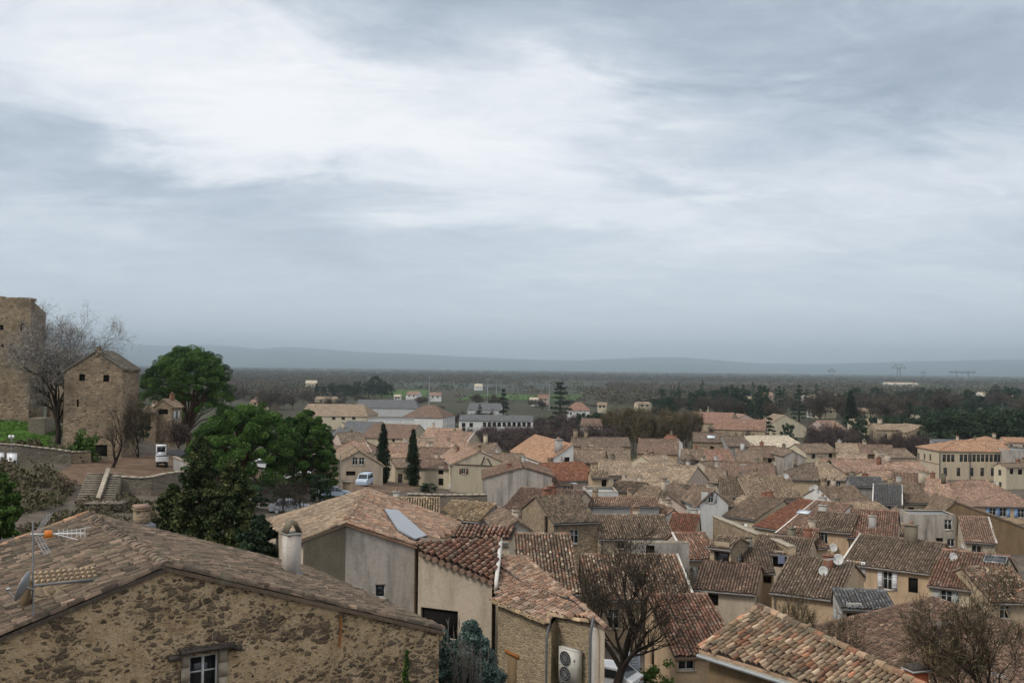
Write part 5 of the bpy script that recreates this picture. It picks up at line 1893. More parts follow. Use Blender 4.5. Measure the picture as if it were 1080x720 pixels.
# -- far side of the village
H('long house with brown roof, arched doorway and one white shuttered window', 672, 715, 478, 463, 206, -1, wall='tanwall', roof='umber', win=[(690, 488, 1.5, 2.0, 'W'), (679, 489, 1.4, 1.5, 'o'), (678, 480, .8, .8, ''), (690, 480, .8, .8, '')])
H('long house with mossy brown roof left of the arched doorway house', 604, 665, 470, 461, 228, 0, wall='tanwall', roof='dark', auto=False, chim=[(607, 462, 1.0, 1.8, 's'), (618, 461, .8, 1.2, 's')])
H('house with tan brown roof below the mossy brown roof', 620, 664, 485, 471, 196, -3, wall='tanwall', roof='brown', auto=False)
G('small white gable with red trim poking between brown roofs', 707, 720, 467, 460.5, 220, 7, 8, wall='white', roof='red', win=[(713, 465, .8, .9, 'o')])
H('stone house with grey-brown roof and a bright white roof window', 731, 769, 465.5, 456.5, 230, -1, wall='housestone', roof='dark', sky=[(750, 461, 1.8, 1.6)], win=[(751, 473, .9, 1.2, 'o')])
H('small house with pale wall and brown roof right of the white gable', 718, 748, 484, 474, 200, -2, wall='cream', roof='brown', win=[(736, 488, 1.2, 1.0, 'o')])
H('little house with reddish roof below the bright white roof window', 748, 776, 488, 474, 196, -8, wall='beige', roof='terracotta', auto=False)
H('house with grey roof beside the bare poplars', 768, 792, 470, 459.5, 225, -2, wall='grey', roof='dark', auto=False)
H('house with brown roof and pale chimney cap in front of the cream roof', 776, 804, 486, 474, 200, 2, wall='beige', roof='brown', chim=[(783, 474, .8, 1.2, 'w')])
H('large low hall with smooth pale cream roof', 800, 850, 471, 459.5, 238, 0, wall='beige', roof='pale', auto=False, pitch=.25, back=.6)
H('house with pinkish brown roof just below the pale cream roof', 800, 828, 482, 470.5, 208, -1, wall='tanwall', roof='umber', win=[(812, 485, .8, 1.1, 'o'), (822, 485, .8, 1.1, '')])
G('grey stained gable end right of the pinkish brown roof', 827, 850, 480, 475, 203, 8, 6, frac=.4, wall='greystain', roof='brown', auto=False)
H('long house with brown roof left of the small ivy-covered tree', 850, 885, 477, 468, 216, -2, wall='cream', roof='brown', win=[(876, 480, .9, 1.0, 'o'), (858, 481, .9, 1.0, '')])
H('house with tan roof and yellowish wall behind the ivy-covered tree', 882, 908, 476.5, 467.5, 214, -2, wall='yellow', roof='tan', auto=False)
H('low yellow-tan house with small shallow roof', 884, 914, 486, 477.5, 200, -6, wall='yellow', roof='tan', win=[(893, 490, .8, .8, 'o')])
H('long house with brown roof and shadowed dark porch', 908, 944, 478, 469, 212, -3, wall='darkwood', roof='umber', auto=False)
H('house with tan brown roof left of the long yellow school', 933, 966, 482, 473, 208, -4, wall='beige', roof='brown', auto=False)
H('house with wide rosy roof in front of the ivy-covered tree', 876, 936, 498, 484, 182, -3, wall='ochre', roof='pink', auto=False, chim=[(927, 489, .8, 1.2, 'b')])
H('house with rosy orange roof next to the long yellow school', 935, 980, 497, 486, 186, -6, wall='cream', roof='salmon', chim=[(936, 487, .9, 1.4, 'p')], win=[(958, 500, .8, 1.0, 'o')])
H('house with steep dusty pink roof between school and slate roof', 940, 974, 516, 498, 162, -8, wall='tanwall', roof='pink', auto=False, chim=[(973, 509, 1.0, 1.8, 'p')])
H('house with brown roof and dark terrace left of the rosy roofs', 898, 932, 512, 503, 152, -10, wall='grey', roof='slate', auto=False)

# -- the school with its long window rows
def school():
    up_w = [(996 + i * 4.5, 483, .85, 1.75, 'b') for i in range(16) if i not in (3,)]
    lo_w = [(x, 497.5, .9, 2.0, 'b') for x in (997, 1011, 1025, 1036, 1047, 1057)]
    sd_w = [(968.5, 481, 1.1, 1.6, 'b'), (975, 481.5, 1.1, 1.6, 'b'), (981, 482, 1.1, 1.6, 'b')]
    r, ro, B = H('long yellowish school building with orange hipped roof and a row of many tall windows', 990.5, 1068, 475.5, 464.5, 240, 0, wall='yellow', roof='orange', hip=(7, 0), back=1.0, win=up_w + lo_w + sd_w, auto=False, zbase=-1, cat='school', name='school_building')
    m = MB()
    a, b = B(0, 0, 0), B(0, 14, 0)
    m.obox(Vector((a.x - .12, a.y - .1, at(990, 489.5, 240).z)), b - a, Vector((.1, 0, 0)), Vector((0, 0, .25)), 'tanwall')
    m.build('string_course', r)
    for px in (991, 1023, 1052):
        m = MB()
        q = at(px, 477, 239.8)
        m.tube([q, (q.x, q.y, 0)], .10, 'pipe', 6)
        m.build('drainpipe', r)
school()
H('orange-roofed rear wing standing behind the school', 1030, 1064, 467, 459.5, 268, 0, wall='yellow', roof='orange', hip=(5, 4), auto=False, name='school_wing')
H('orange-roofed block running on at the right edge past the school', 1060, 1100, 466, 461, 282, 0, wall='beige', roof='orange', auto=False)
flat_block('plain grey block joined to the right end of the school', 1064, 1100, 475, 236, 12, 0, wall='greystain', top='lead')
H('pale low house with two small windows in front of the grey block', 1061, 1100, 492, 488, 222, 0, wall='cream', roof='brown', win=[(1067, 497, 1.0, 1.2, 'o'), (1076, 497.5, 1.2, 1.2, 'o')])
G('large tan stone villa gable beside the long pale roof', 957, 992, 456, 448.5, 330, 14, 4, wall='tanwall', roof='tan', win=[(963, 462, 1.2, 1.8, '')])
H('tan stone villa wing with chimney behind bare shrubs', 924, 960, 453, 446.5, 336, -4, wall='tanwall', roof='tan', chim=[(928, 447, 1.4, 1.6, 'p')], win=[(934, 460, 1.1, 1.6, ''), (945, 460, 1.1, 1.6, '')])
H('long low building with pale grey metal roof behind the school', 985, 1032, 466, 463, 300, 0, wall='palegrey', roof='slate', auto=False, tiles=False)

# -- beyond the village, first gardens of the plain
H('long building with bright orange-red roof beyond the bare poplars', 722, 768, 446, 434.5, 385, -24, wall='tanwall', roof='terracotta', auto=False)
H('second orange-red roofed wing lower and to the right of the first', 752, 806, 453, 442, 340, -18, wall='tanwall', roof='terracotta', auto=False)
G('pale cream house with shallow gable beyond the pale cream roof', 813, 851, 446, 437.5, 395, 12, 8, frac=.4, wall='cream', roof='tan', auto=False)
G('pale pink villa with low gable behind the orange-red wing', 775, 798, 443, 437, 420, 12, 4, wall='pinkish', roof='pink', win=[(783, 445, 1.0, 1.0, '')])
H('white house with bright orange hip roof beside the big dark cedar', 598, 622, 432.5, 424, 500, -4, wall='white', roof='terracotta', hip=(4, 4), win=[(602, 436, 1.0, 1.3, ''), (609, 436.5, 1.0, 1.3, ''), (615, 436.5, 1.0, 1.3, '')])
H('reddish garden house below the white house with bright orange roof', 612, 635, 449, 441, 330, -8, wall='pinkish', roof='umber', auto=False)
H('long white two-storey school block with a row of dark windows', 484, 562, 443.5, 437.5, 388, -2, wall='white', roof='slate', win=[(489, 448, 1.4, 1.7, 'o'), (497, 448, 1.4, 1.7, 'o'), (489, 453, 1.4, 1.7, 'o')] + [(511 + i * 5.2, 447.5, 1.3, 1.7, 'o') for i in range(10)], auto=False)
H('sports hall with pale bluish white roof near the floodlights', 493, 527, 432, 425, 520, -3, pitch=.22, wall='palegrey', roof='slate', auto=False, tiles=False)
H('small cottage with tan roof right of the tall pointed cypress', 899, 918, 447, 441.5, 350, -8, wall='cream', roof='tan', auto=False)
H('house with pinkish roof left of the tall pointed cypress', 873, 892, 452, 443, 330, 10, wall='pinkish', roof='pink', auto=False)
FAR = [  # column centre, width, eave row, ridge row, distance, wall, roof, label
    (873, 18, 432.5, 428.5, 520, 'cream', 'tan', 'small cream house among far gardens left of the tall pointed cypress'),
    (916, 22, 434, 430, 480, 'yellow', 'tan', 'yellowish bungalow among dark trees above the tall cypress foot'),
    (943, 20, 434.5, 430.5, 470, 'cream', 'tan', 'cream bungalow between yellowish bungalow and dark evergreens'),
    (962, 18, 435, 431, 480, 'cream', 'pink', 'cream house with pink roof near the tan stone villa'),
    (1060, 24, 443.5, 439.5, 360, 'beige', 'tan', 'beige house half hidden by the dark evergreens behind the school'),
    (635, 10, 427, 424, 620, 'cream', 'tan', 'tiny cream house right of the bright orange hip roof'),
    (680, 14, 426, 423.5, 640, 'cream', 'tan', 'tiny cream house above the bare poplars'),
    (740, 15, 430, 427, 560, 'cream', 'pink', 'small pink-roofed house above the long orange-red roof'),
    (810, 14, 417, 413.5, 900, 'pinkish', 'pink', 'distant pink villa among the evergreens of the plain'),
    (792, 8, 423, 418, 800, 'cream', 'tan', 'distant narrow cream house left of a dark fir'),
    (856, 12, 419, 416, 860, 'white', 'pale', 'distant white house above the cream bungalows'),
    (866, 18, 432, 428.5, 540, 'white', 'pale', 'whitish bungalow with pale roof beside dark firs'),
    (434, 12, 416, 412.5, 930, 'white', 'pink', 'white farmhouse on the edge of the green field'),
    (459, 13, 417, 413.5, 900, 'white', 'pink', 'white house with a pink roof by the left floodlight mast'),
    (419, 7, 418, 416, 900, 'white', 'pale', 'tiny white shed left of the white farmhouse'),
    (505, 8, 407.5, 404.5, 1500, 'white', 'pale', 'tiny white barn alone in the grey field'),
    (573, 11, 420, 416, 740, 'pinkish', 'terracotta', 'pinkish house with red roof left of the big dark cedar'),
    (563, 9, 421, 419, 760, 'white', 'pale', 'low white shed beside the pinkish house with red roof'),
    (328, 12, 404, 401, 1350, 'cream', 'pale', 'distant pale farmhouse above the two far cypresses'),
    (343, 22, 421, 418, 640, 'cream', 'tan', 'cream farm building between the two far cypresses'),
    (273, 20, 424, 418, 420, 'tanwall', 'pink', 'brownish roofed house behind the umbrella pines'),
    (952, 34, 405.2, 403.2, 1500, 'white', 'pale', 'long white warehouse under the big pylon'),
    (1045, 20, 418.5, 413.5, 800, 'white', 'pale', 'white block behind the far cedar on the right'),
    (1066, 14, 419.5, 416, 820, 'white', 'pale', 'small white block right of the far cedar'),
    (888, 10, 420.5, 418.5, 840, 'white', 'pale', 'bright white roof among dark trees below the pylons'),
    (884, 20, 419, 415, 800, 'pinkish', 'pink', 'faint pink house among dark trees left of the bright white roof'),
]
for (cx_, w_, ye_, yr_, d_, wl_, rf_, lb_) in FAR:
    d_ = (26 - 4.6) * F / (ye_ - 388.3 - (cx_ - 540) * .0122)
    H(lb_, cx_ - w_ / 2, cx_ + w_ / 2, ye_, yr_, d_, (cx_ * 7 % 23) - 11, wall=wl_, roof=rf_, win=[(cx_ - w_ * .2, ye_ + 1.6, 1.2, 1.3, 'o'), (cx_ + w_ * .2, ye_ + 1.6, 1.2, 1.3, 'o')] if d_ < 1000 else [], auto=False, zbase=-1.0, pitch=.3)

# -- infill: smaller roofs wedged between the larger ones
for (fn_, xl, xr, ye, yr, d_, yw, wl_, rf_, lb_) in (
        ('H', 668, 706, 525, 514, 136, -34, 'pinkish', 'tan', 'house with slanting tan roof below the long pinkish-white walled house'),
        ('H', 700, 736, 521, 511, 142, -32, 'beige', 'old', 'small house with slanting mottled roof under the bright skylight house'),
        ('G', 697, 724, 547, 537, 117, 14, 'palegrey', 'umber', 'narrow pale gable squeezed above the maroon tile roof'),
        ('H', 733, 760, 577, 567, 94, 32, 'tanwall', 'tan', 'small house with tan roof turned sideways above the ochre tower house'),
        ('H', 846, 872, 577, 567, 97, 24, 'cream', 'umber', 'narrow house with umber roof left of the dishes on the ochre wall'),
        ('H', 858, 888, 546, 535, 124, -30, 'beige', 'old', 'small house with mottled roof behind the tall ochre house'),
        ('H', 905, 941, 541, 530, 131, 22, 'pinkish', 'tan', 'house with turned tan roof below the dark slate roof'),
        ('G', 940, 962, 553, 544, 121, -16, 'tanwall', 'brown', 'little tan gable left of the flat-topped grey house'),
        ('H', 930, 958, 562, 552, 113, -34, 'yellow', 'tan', 'yellowish cottage with tan roof left of the grey flat-topped house'),
        ('H', 1000, 1032, 591, 580, 99, 28, 'tanwall', 'brown', 'house with turned brown roof below the flat-topped house'),
        ('H', 560, 592, 512, 503, 143, 20, 'beige', 'umber', 'house with umber roof right of the stained grey house'),
        ('H', 644, 676, 517, 508, 140, -24, 'tanwall', 'old', 'house with mottled roof behind the flat terrace'),
        ('G', 806, 832, 541, 531, 128, 20, 'beige', 'tan', 'beige gable rising behind the bright red tile strip'),
        ('H', 700, 728, 601, 590, 84, -28, 'beige', 'old', 'small mottled roof left of the low patched brown house'),
        ('H', 776, 800, 590, 579, 88, 28, 'tanwall', 'umber', 'tiny umber roof tucked against the black wooden gallery'),
        ('H', 690, 716, 490, 480, 190, 26, 'cream', 'tan', 'cream house with turned tan roof right of the arched doorway house'),
        ('H', 752, 784, 496, 486, 180, 24, 'beige', 'old', 'house with turned mottled roof in the far middle rows'),
        ('G', 640, 662, 497, 488, 172, 12, 'pinkish', 'brown', 'pinkish gable behind the bright red roof'),
        ('H', 925, 960, 505, 496, 170, 22, 'cream', 'salmon', 'cream house with turned salmon roof in front of the school'),
        ('H', 430, 462, 471, 462, 240, 18, 'cream', 'tan', 'cream house with turned tan roof above the right cypress'),
        ('G', 470, 494, 484, 475, 190, 10, 'pinkish', 'salmon', 'pinkish gable behind the cream house with beam braces'),
        ('H', 360, 386, 466, 456, 225, 20, 'pinkish', 'old', 'house with mottled roof left of the wide brown roof')):
    if fn_ == 'H':
        H(lb_, xl, xr, ye, yr, d_, yw, wall=wl_, roof=rf_)
    else:
        G(lb_, xl, xr, ye, yr, d_, 8, yw, wall=wl_, roof=rf_)

# ------------------------------------------------------------------ LEFT HILLSIDE: ruin, stone tower house, walls, stairs
def ground_hit(px, py):
    r = ray(px, py)
    k = 15.0
    while k < 3000:
        q = CAM + r * k
        if q.z < tz(q.x, q.y):
            return q
        k += 0.25
    return CAM + r * 200

def wall_run(name, label, cat, pts, zb, th, mat, cope=True, openings=(), tops=None):
    """free-standing or retaining wall through pts [(Vector top points)]"""
    c = sum(pts, Vector()) / len(pts)
    root = thing(name, label, cat, (c.x, c.y, zb))
    m, cp = MB(), MB()
    for a, b in zip(pts[:-1], pts[1:]):
        e = Vector((b.x - a.x, b.y - a.y, 0)).normalized()
        n = Vector((-e.y, e.x, 0))
        if n.y < 0:
            n = -n
        q = [Vector((a.x, a.y, zb)), Vector((b.x, b.y, zb)), b, a]
        m.prism(q, n * th, mat)
        if cope:
            k = max(2, int((b - a).length / .7))
            rr = random.Random(int(a.x * 7))
            for i in range(k):
                p = a.lerp(b, i / k)
                p2 = a.lerp(b, (i + .94) / k)
                cp.obox(p - n * (.06 + rr.uniform(0, .05)) + Vector((0, 0, .003)), p2 - p, n * (th + .12), Vector((0, 0, .10 + rr.uniform(0, .06))), 'coping')
    m.build('wall', root)
    if cope:
        cp.build('coping', root)
    return root

def castle():
    a, b = at(-75, 315, 140), at(33, 315, 141)
    root = thing('castle_ruin', 'massive ruined castle wall of rough stone rising at the left edge', 'castle', (a.x, a.y, 17))
    e = Vector((b.x - a.x, b.y - a.y, 0))
    L = e.length
    e.normalize()
    n = Vector((e.y, -e.x, 0))
    zt = lambda px, py: at(px, py, 141).z
    f = lambda px: (at(px, 330, 141).x - a.x) / (b.x - a.x) * L
    top = [(0, zt(-75, 312)), (f(-20), zt(-20, 313)), (f(2), zt(2, 314)), (f(8), zt(8, 314.6)), (f(20), zt(20, 314.4)), (L, zt(33, 315.2))]
    wins = [(f(0.5), zt(0, 348), .6, .7), (f(22), zt(22, 349), .28, .9), (f(3), zt(0, 366), .4, .4), (f(12), zt(0, 365), .35, .35), (f(23), zt(0, 343), .35, .4)]
    m = MB()
    wall_panel(m, a.xy, b.xy, 16.5, top, wins, 'castle', n.xy, reveal=.7)
    for w in wins:
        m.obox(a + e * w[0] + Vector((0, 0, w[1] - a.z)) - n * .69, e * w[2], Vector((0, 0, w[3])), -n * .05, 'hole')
    th = 5.4
    side = [(0, zt(33, 315.2)), (1.5, zt(33, 319)), (3.2, zt(33, 323)), (th, at(52, 330, 146.5).z)]
    wall_panel(m, b.xy, (b - n * th).xy, 16.5, side, [], 'castle', e.xy)
    wall_panel(m, (a - n * th).xy, (b - n * th).xy, 16.5, [(0, zt(0, 315)), (L * .8, zt(0, 315)), (L, side[-1][1])], [], 'castle', (-n).xy)
    # broken wall head with thickness
    g = random.Random(5)
    for i in range(len(top) - 1):
        (t0, z0), (t1, z1) = top[i], top[i + 1]
        k = max(1, int((t1 - t0) / .8))
        for j in range(k):
            q0, q1 = t0 + (t1 - t0) * j / k, t0 + (t1 - t0) * (j + 1) / k
            za, zb2 = z0 + (z1 - z0) * j / k, z0 + (z1 - z0) * (j + 1) / k
            p = a + e * q0
            p2 = a + e * q1
            m.obox(Vector((p.x, p.y, za - .35)) - n * .01, Vector((p2.x - p.x, p2.y - p.y, zb2 - za)), -n * 1.8, Vector((0, 0, .38 + g.uniform(0, .22))), 'castle')
    m.build('wall', root)
    m = MB()
    q0, q1 = at(50, 398, 143), at(69, 402, 141)
    m.obox((q0.x, q0.y, 16), (q1.x - q0.x, q1.y - q0.y, 0), (0, 1.4, 0), (0, 0, q0.z - 16), 'castle')
    m.build('side_wall', root)
castle()

r_, ro_, B_ = G('tall stone tower house with two small square windows and steep dark roof, beside the castle', 68, 129.5, 391.5, 370.5, 124, 5.4, 0, frac=.54, wall='castle', roof='lauze', win=[(86.5, 398, .75, .85, 'o'), (112, 399, .75, .85, 'o'), (82, 425, .28, .95, 'o'), (105, 478, 1.9, 2.1, 'o')], zbase=12.5, auto=False, name='tower_house', ov=.12, og=.08, tiles=True, ridge=True, chim=[(101, 371, .7, .35, 's')])
G('small pale stone house with one dark double window beside the lane', 164, 181, 427, 421.5, 150, 3.5, -6, frac=.45, wall='housestone', roof='tan', win=[(172, 434, 1.5, .8, 'o')], auto=False, zbase=12)
H('low stone annexe left of the small pale stone house', 151, 164.5, 433.5, 429.5, 149, -4, wall='housestone', roof='tan', auto=False, zbase=12, win=[(157, 446, .5, 2.2, 'o')])

wall_run('retaining_wall', 'grey retaining wall with two white panels below the grass bank', 'wall', [at(-40, 466, 113), at(18, 469.5, 114), at(75, 476.5, 116)], 12.5, .6, 'fieldstone')
for (x0, x1, y0, y1) in ((-4, 4, 477, 491), (7, 17.5, 477.5, 496)):
    q0, q1 = at(x0, y1, 113.0), at(x1, y1, 113.1)
    zt_ = at(x0, y0, 113.0).z
    m = MB()
    m.obox((q0.x, q0.y - .05, q0.z), (q1.x - q0.x, q1.y - q0.y, 0), (0, .1, 0), (0, 0, zt_ - q0.z), 'white_paint')
    m.obox((q0.x - .05, q0.y - .07, zt_), (q1.x - q0.x + .1, q1.y - q0.y, 0), (0, .14, 0), (0, 0, .06), 'grey_metal')
    o = m.build('wall_panel')
    tag(o, 'narrow white panel at the left edge of the grey retaining wall' if x0 < 0 else 'wider white panel on the grey retaining wall, right of the narrow one', 'panel')
wall_run('terrace_wall', 'mossy stone wall with pale coping holding up the excavator yard', 'wall', [at(119, 502.5, 106.5), at(146, 504.5, 106.8), at(160, 503.5, 107), at(178, 499.5, 108.5), at(200, 497, 110)], 7.5, .5, 'fieldstone')
wall_run('parapet_wall', 'low pale parapet beside the excavator under the pine', 'wall', [at(183, 482, 121), at(196, 488, 117), at(206, 492, 114)], 12, .4, 'concrete')
wall_run('gate_wall', 'short stone wall with pier left of the dark gate', 'wall', [at(75, 477, 117), at(96, 476, 118)], 12.5, .5, 'housestone')
wall_run('garden_wall', 'long mossy garden wall in front of the cream houses', 'wall', [at(430, 521.5, 112), at(470, 522.5, 113), at(514, 522, 113)], 5, .5, 'fieldstone')
wall_run('ruined_wall', 'long grey rubble wall climbing behind the ochre tower house', 'wall', [at(752, 545, 110), at(772, 553, 104), at(790, 561, 99), at(812, 568, 95), at(832, 577, 91)], 3, .7, 'housestone')

def stairs():
    t0 = at(112, 497.5, 107.5)
    b0 = at(101, 529, 100.5)
    root = thing('stone_stairs', 'two worn stone stair flights divided by a pale sloping parapet', 'stairs', (b0.x, b0.y, 10))
    dv = b0 - t0
    n = 13
    side = Vector((1, 0.05, 0))
    for x0, w, mt in ((-1.85, 1.8, 'steps'), (.42, 1.25, 'steps')):
        m = MB()
        for i in range(n):
            p = t0 + dv * (i / n) - Vector((0, 0, .15))
            m.obox((p.x + x0, p.y + dv.y / n, p.z - 2.2), side * w, (dv.x / n, -dv.y / n + .0, 0), (0, 0, 2.2 - .02 * (i % 2)), mt)
            m.obox((p.x + x0, p.y + dv.y / n - .05, p.z - .02 * (i % 2) + .002), side * w, (0, .16, 0), (0, 0, .04), 'coping')
        m.build('flight', root)
    m = MB()
    m.prism([t0 + Vector((0, 0, -2)), t0 + Vector((0, 0, .45)), b0 + Vector((0, 0, .45)), b0 + Vector((0, 0, -2.5))], side * .42, 'coping')
    m.build('parapet', root)
    m = MB()
    q = at(90, 531.5, 98)
    m.obox((q.x, q.y, q.z - 4), (3.4, .2, 0), (0, 2.2, 0), (0, 0, 4), 'fieldstone')
    m.obox((q.x - .1, q.y - .1, q.z + .003), (3.6, .2, 0), (0, 2.4, 0), (0, 0, .10), 'steps')
    pts = []
    c = at(101, 538, 97.97)
    for t_ in np.linspace(0, math.pi, 9):
        pts.append(Vector((c.x + .42 * math.cos(t_), c.y - .01, c.z + .42 * math.sin(t_))))
    pts += [Vector((c.x - .42, c.y - .01, c.z - 1.4)), Vector((c.x + .42, c.y - .01, c.z - 1.4))]
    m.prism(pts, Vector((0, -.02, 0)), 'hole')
    m.build('landing', root)
    q = at(100, 478, 117.5)
    return root
stairs()
wall_run('stone_steps', 'grey stone steps set in the grass bank under the castle', 'steps', [at(30, 441, 131), at(47, 441.5, 131)], 15, 3.0, 'steps', cope=False)

def path_sign():
    q = at(12, 470, 113.8)
    root = thing('sign_post', 'thin post with two small white signs on the grass bank', 'sign', (q.x, q.y, q.z - .5))
    m = MB()
    m.tube([q - Vector((0, 0, .6)), q + Vector((0, 0, 1.25))], .04, 'grey_metal', 6)
    m.build('pole', root)
    for dx in (-.33, .05):
        m = MB()
        m.obox(q + Vector((dx, -.06, .85)), (.28, 0, 0), (0, .03, 0), (0, 0, .38), 'white_paint')
        m.build('sign_plate', root)
path_sign()

# ------------------------------------------------------------------ TREES near and middle
def pine_at(label, px, d, ytop, radpx, depthpx, seed, **kw):
    q = at(px, ytop, d)
    return umbrella_pine(label, q.x, q.y, tz(q.x, q.y), q.z, radpx * d / F, depthpx * d / F, seed, **kw)
pine_at('large domed umbrella pine standing alone against the plain by the lane', 200, 163, 364, 51, 62, 5)
pine_at('broad umbrella pine with two-lobed crown in front of the lane, largest of the lower pines', 258, 119, 424, 66, 74, 8)
pine_at('narrower umbrella pine crowding the right side of the broad one', 322, 128, 431, 40, 84, 11)

def conifer_at(name, label, px, d, ytop, wpx, seed, mat='conifer', cat='conifer', base=None, n=150, per=90, size=.26, **kw):
    q = at(px, ytop, d)
    z0 = tz(q.x, q.y) if base is None else base
    root = thing(name, label, cat, (q.x, q.y, z0))
    g = np.random.default_rng(seed)
    h = q.z - z0
    mb = cone_crown(g, q.x, q.y, z0 + h * .05, h * .97, wpx * d / F / 2, mat, n, per, size, **kw)
    mb.build('crown', root)
    m = MB()
    m.tube([(q.x, q.y, z0 - .5), (q.x, q.y, z0 + h * .5), (q.x, q.y, z0 + h * .95)], [.18, .12, .02], 'bark_dark', 6)
    m.build('trunk', root)
    return root
ragged = lambda f: max(.10, (1 - f) ** .6)
conifer_at('dark_conifer', 'tallest ragged dark conifer behind the rubble stone house', 212, 70, 464, 78, 3, n=300, per=110, profile=ragged)
conifer_at('dark_conifer', 'ragged dark conifer with olive tips right of the tallest one', 246, 66, 488, 80, 4, n=260, per=110, profile=ragged)
conifer_at('dark_conifer', 'shorter dark conifer left of the tallest ragged one', 182, 72, 513, 62, 5, n=200, per=110, profile=ragged)
conifer_at('dark_bush', 'rounded dark bush beside the white chimney post of the rubble house', 274, 58, 545, 56, 6, n=160, per=110, mat='evergreen', cat='bush', profile=lambda f: math.sqrt(max(.02, 1 - f * f)))
conifer_at('blue_spruce', 'blue-green young spruce right of the rubble gable, in front of the ochre house', 496, 35, 660, 160, 7, 'spruce', 'spruce', n=420, per=240, size=.11, profile=lambda f: max(.04, (1 - f) ** .85), clump=.13, droop=.25)
conifer_at('blue_spruce', 'smaller blue-green spruce touching the rubble gable corner', 465, 35.5, 666, 120, 8, 'spruce', 'spruce', n=300, per=200, size=.11, profile=lambda f: max(.04, (1 - f) ** .85), clump=.14, droop=.25)
conifer_at('slim_cypress', 'slim dark cypress tip against the rubble gable near its right end', 429, 28.0, 686, 13, 9, 'brightgreen', 'cypress', n=110, per=80, size=.07, profile=lambda f: max(.05, (1 - f) ** .7), clump=.5)
conifer_at('green_bush', 'yellow-green bush at the left edge above the far verge tiles', 0, 62, 500, 46, 10, 'brightgreen', 'bush', n=130, per=100, profile=lambda f: math.sqrt(max(.02, 1 - f * f)))

def bare_at(name, label, px, d, ytop, wpx, seed, mat='bark_dark', twig='twig_brown', base=None, **kw):
    q = at(px, ytop, d)
    z0 = tz(q.x, q.y) - .1 if base is None else base
    return bare_tree(name, label, 'bare tree', (q.x, q.y, z0), q.z - z0, wpx * d / F, np.random.default_rng(seed), mat, twig, **kw)
bare_at('plane_tree', 'large leafless plane tree with fanning dark branches behind the ochre stone house', 652, 55, 566, 165, 21, levels=5, n0=8, nsub=4, twigs=5, r0=.30, first=.38, spread=.75, twl=.55, upward=.8, leafn=1400, lsize=.5, fuzz=.3)
bare_at('bare_tree', 'leafless tree with tangled branches at the lower right corner', 1050, 46, 606, 150, 22, levels=5, n0=9, nsub=4, twigs=5, r0=.16, first=.15, spread=.9, twl=.5, twig='twig_olive', leafn=3000, lsize=.45, fuzz=.3)
bare_at('almond_tree', 'tall grey leafless tree with pale twigs between castle and tower house', 64, 128, 333, 100, 23, levels=5, n0=9, nsub=5, twigs=4, r0=.38, first=.35, spread=.85, twl=.9, twig='twig_grey', leafn=26000, lsize=.55, twr=1.2, fuzz=.45)
bare_at('leaning_tree', 'crooked bare tree with ivy in front of the tower house gate', 118, 117, 428, 52, 24, levels=4, n0=6, nsub=4, twigs=5, r0=.22, first=.3, twl=.8, gnarl=.5)
bare_at('bare_tree', 'small leafless bush-like tree right of the tower house', 147, 126, 420, 36, 25, levels=4, n0=9, nsub=4, twigs=6, r0=.12, first=.1, twl=.8, leafn=3500, lsize=.45, twig='twig_olive')
bare_at('bare_shrub', 'brown leafless shrub mass behind the near warm roof ridge', 832, 58, 632, 70, 26, levels=4, n0=16, nsub=5, twigs=7, r0=.06, first=.02, twl=.6, twig='twig_olive', leafn=2600, lsize=.35, fuzz=.25)
bare_at('bare_shrub', 'second brown leafless shrub further right along the warm roof ridge', 886, 56, 655, 70, 27, levels=4, n0=16, nsub=5, twigs=7, r0=.06, first=.02, twl=.6, twig='twig_olive', leafn=2600, lsize=.35, fuzz=.25)
bare_at('bare_shrub', 'grey-white twiggy shrub rising in front of the larger blue spruce', 492, 33.5, 662, 44, 28, levels=4, n0=9, nsub=3, twigs=4, r0=.025, first=.05, twl=.3, twig='twig_grey', mat='twig_grey')
for i, (px, d, yt, w, lab) in enumerate([(296, 96, 505, 40, 'brown bare tree below the broad umbrella pine'), (318, 104, 498, 34, 'thin bare tree under the narrower umbrella pine'), (345, 150, 488, 26, 'small bare tree beside the pale pole')]):
    bare_at('bare_tree', lab, px, d, yt, w, 30 + i, levels=4, n0=7, nsub=4, twigs=5, r0=.12, first=.2, twl=.6)
tree('bare_thicket', 189, 148, 441, 30, 'dark bare bush right of the small pale stone house', cat='bush')
tree('evergreen_tree', 152, 142, 437, 16, 'dark green bush between tower house and small pale stone house', cat='bush')
for i_, (px_, d_, y_, w_, lb_) in enumerate([(262, 104, 512, 44, 'dark bush in the shade below the broad umbrella pine'), (300, 112, 509, 34, 'dark bush between the two lower pines near the silver car'), (338, 118, 500, 30, 'dark bush under the right edge of the narrower pine'), (235, 100, 515, 40, 'dark bush directly behind the tallest ragged conifer')]):
    tree('evergreen_tree', px_, d_, y_, w_, lb_, cat='bush')
tree('green_shrub', 86, 119, 449, 30, 'dark green ivy mass left of the tower house gate', cat='bush', i=0)
tree('evergreen_tree', 452, 160, 509, 24, 'rounded dark shrub at the foot of the right cypress', cat='bush')
tree('evergreen_tree', 873, 186, 485, 17, 'small dark ivy-covered tree among rosy roofs', cat='tree')
tree('bare_thicket', 727, 192, 480, 24, 'dark bare bush beside the arched doorway house', cat='bare tree')
tree('cypress_tree', 404.5, 169, 449, 13.5, 'dark pointed cypress right of the pale barn house, left one of the pair')
tree('cypress_tree', 436, 168, 454, 12.5, 'dark pointed cypress left of the cream house with arched windows')
tree('cypress_tree', 334, 800, 405, 5, 'left of two small distant cypresses above the pale tan hall')
tree('cypress_tree', 350, 800, 407, 5.5, 'right of two small distant cypresses above the pale tan hall')
tree('cypress_tree', 897, 470, 414, 13, 'tall pointed cypress standing above the gardens on the plain')
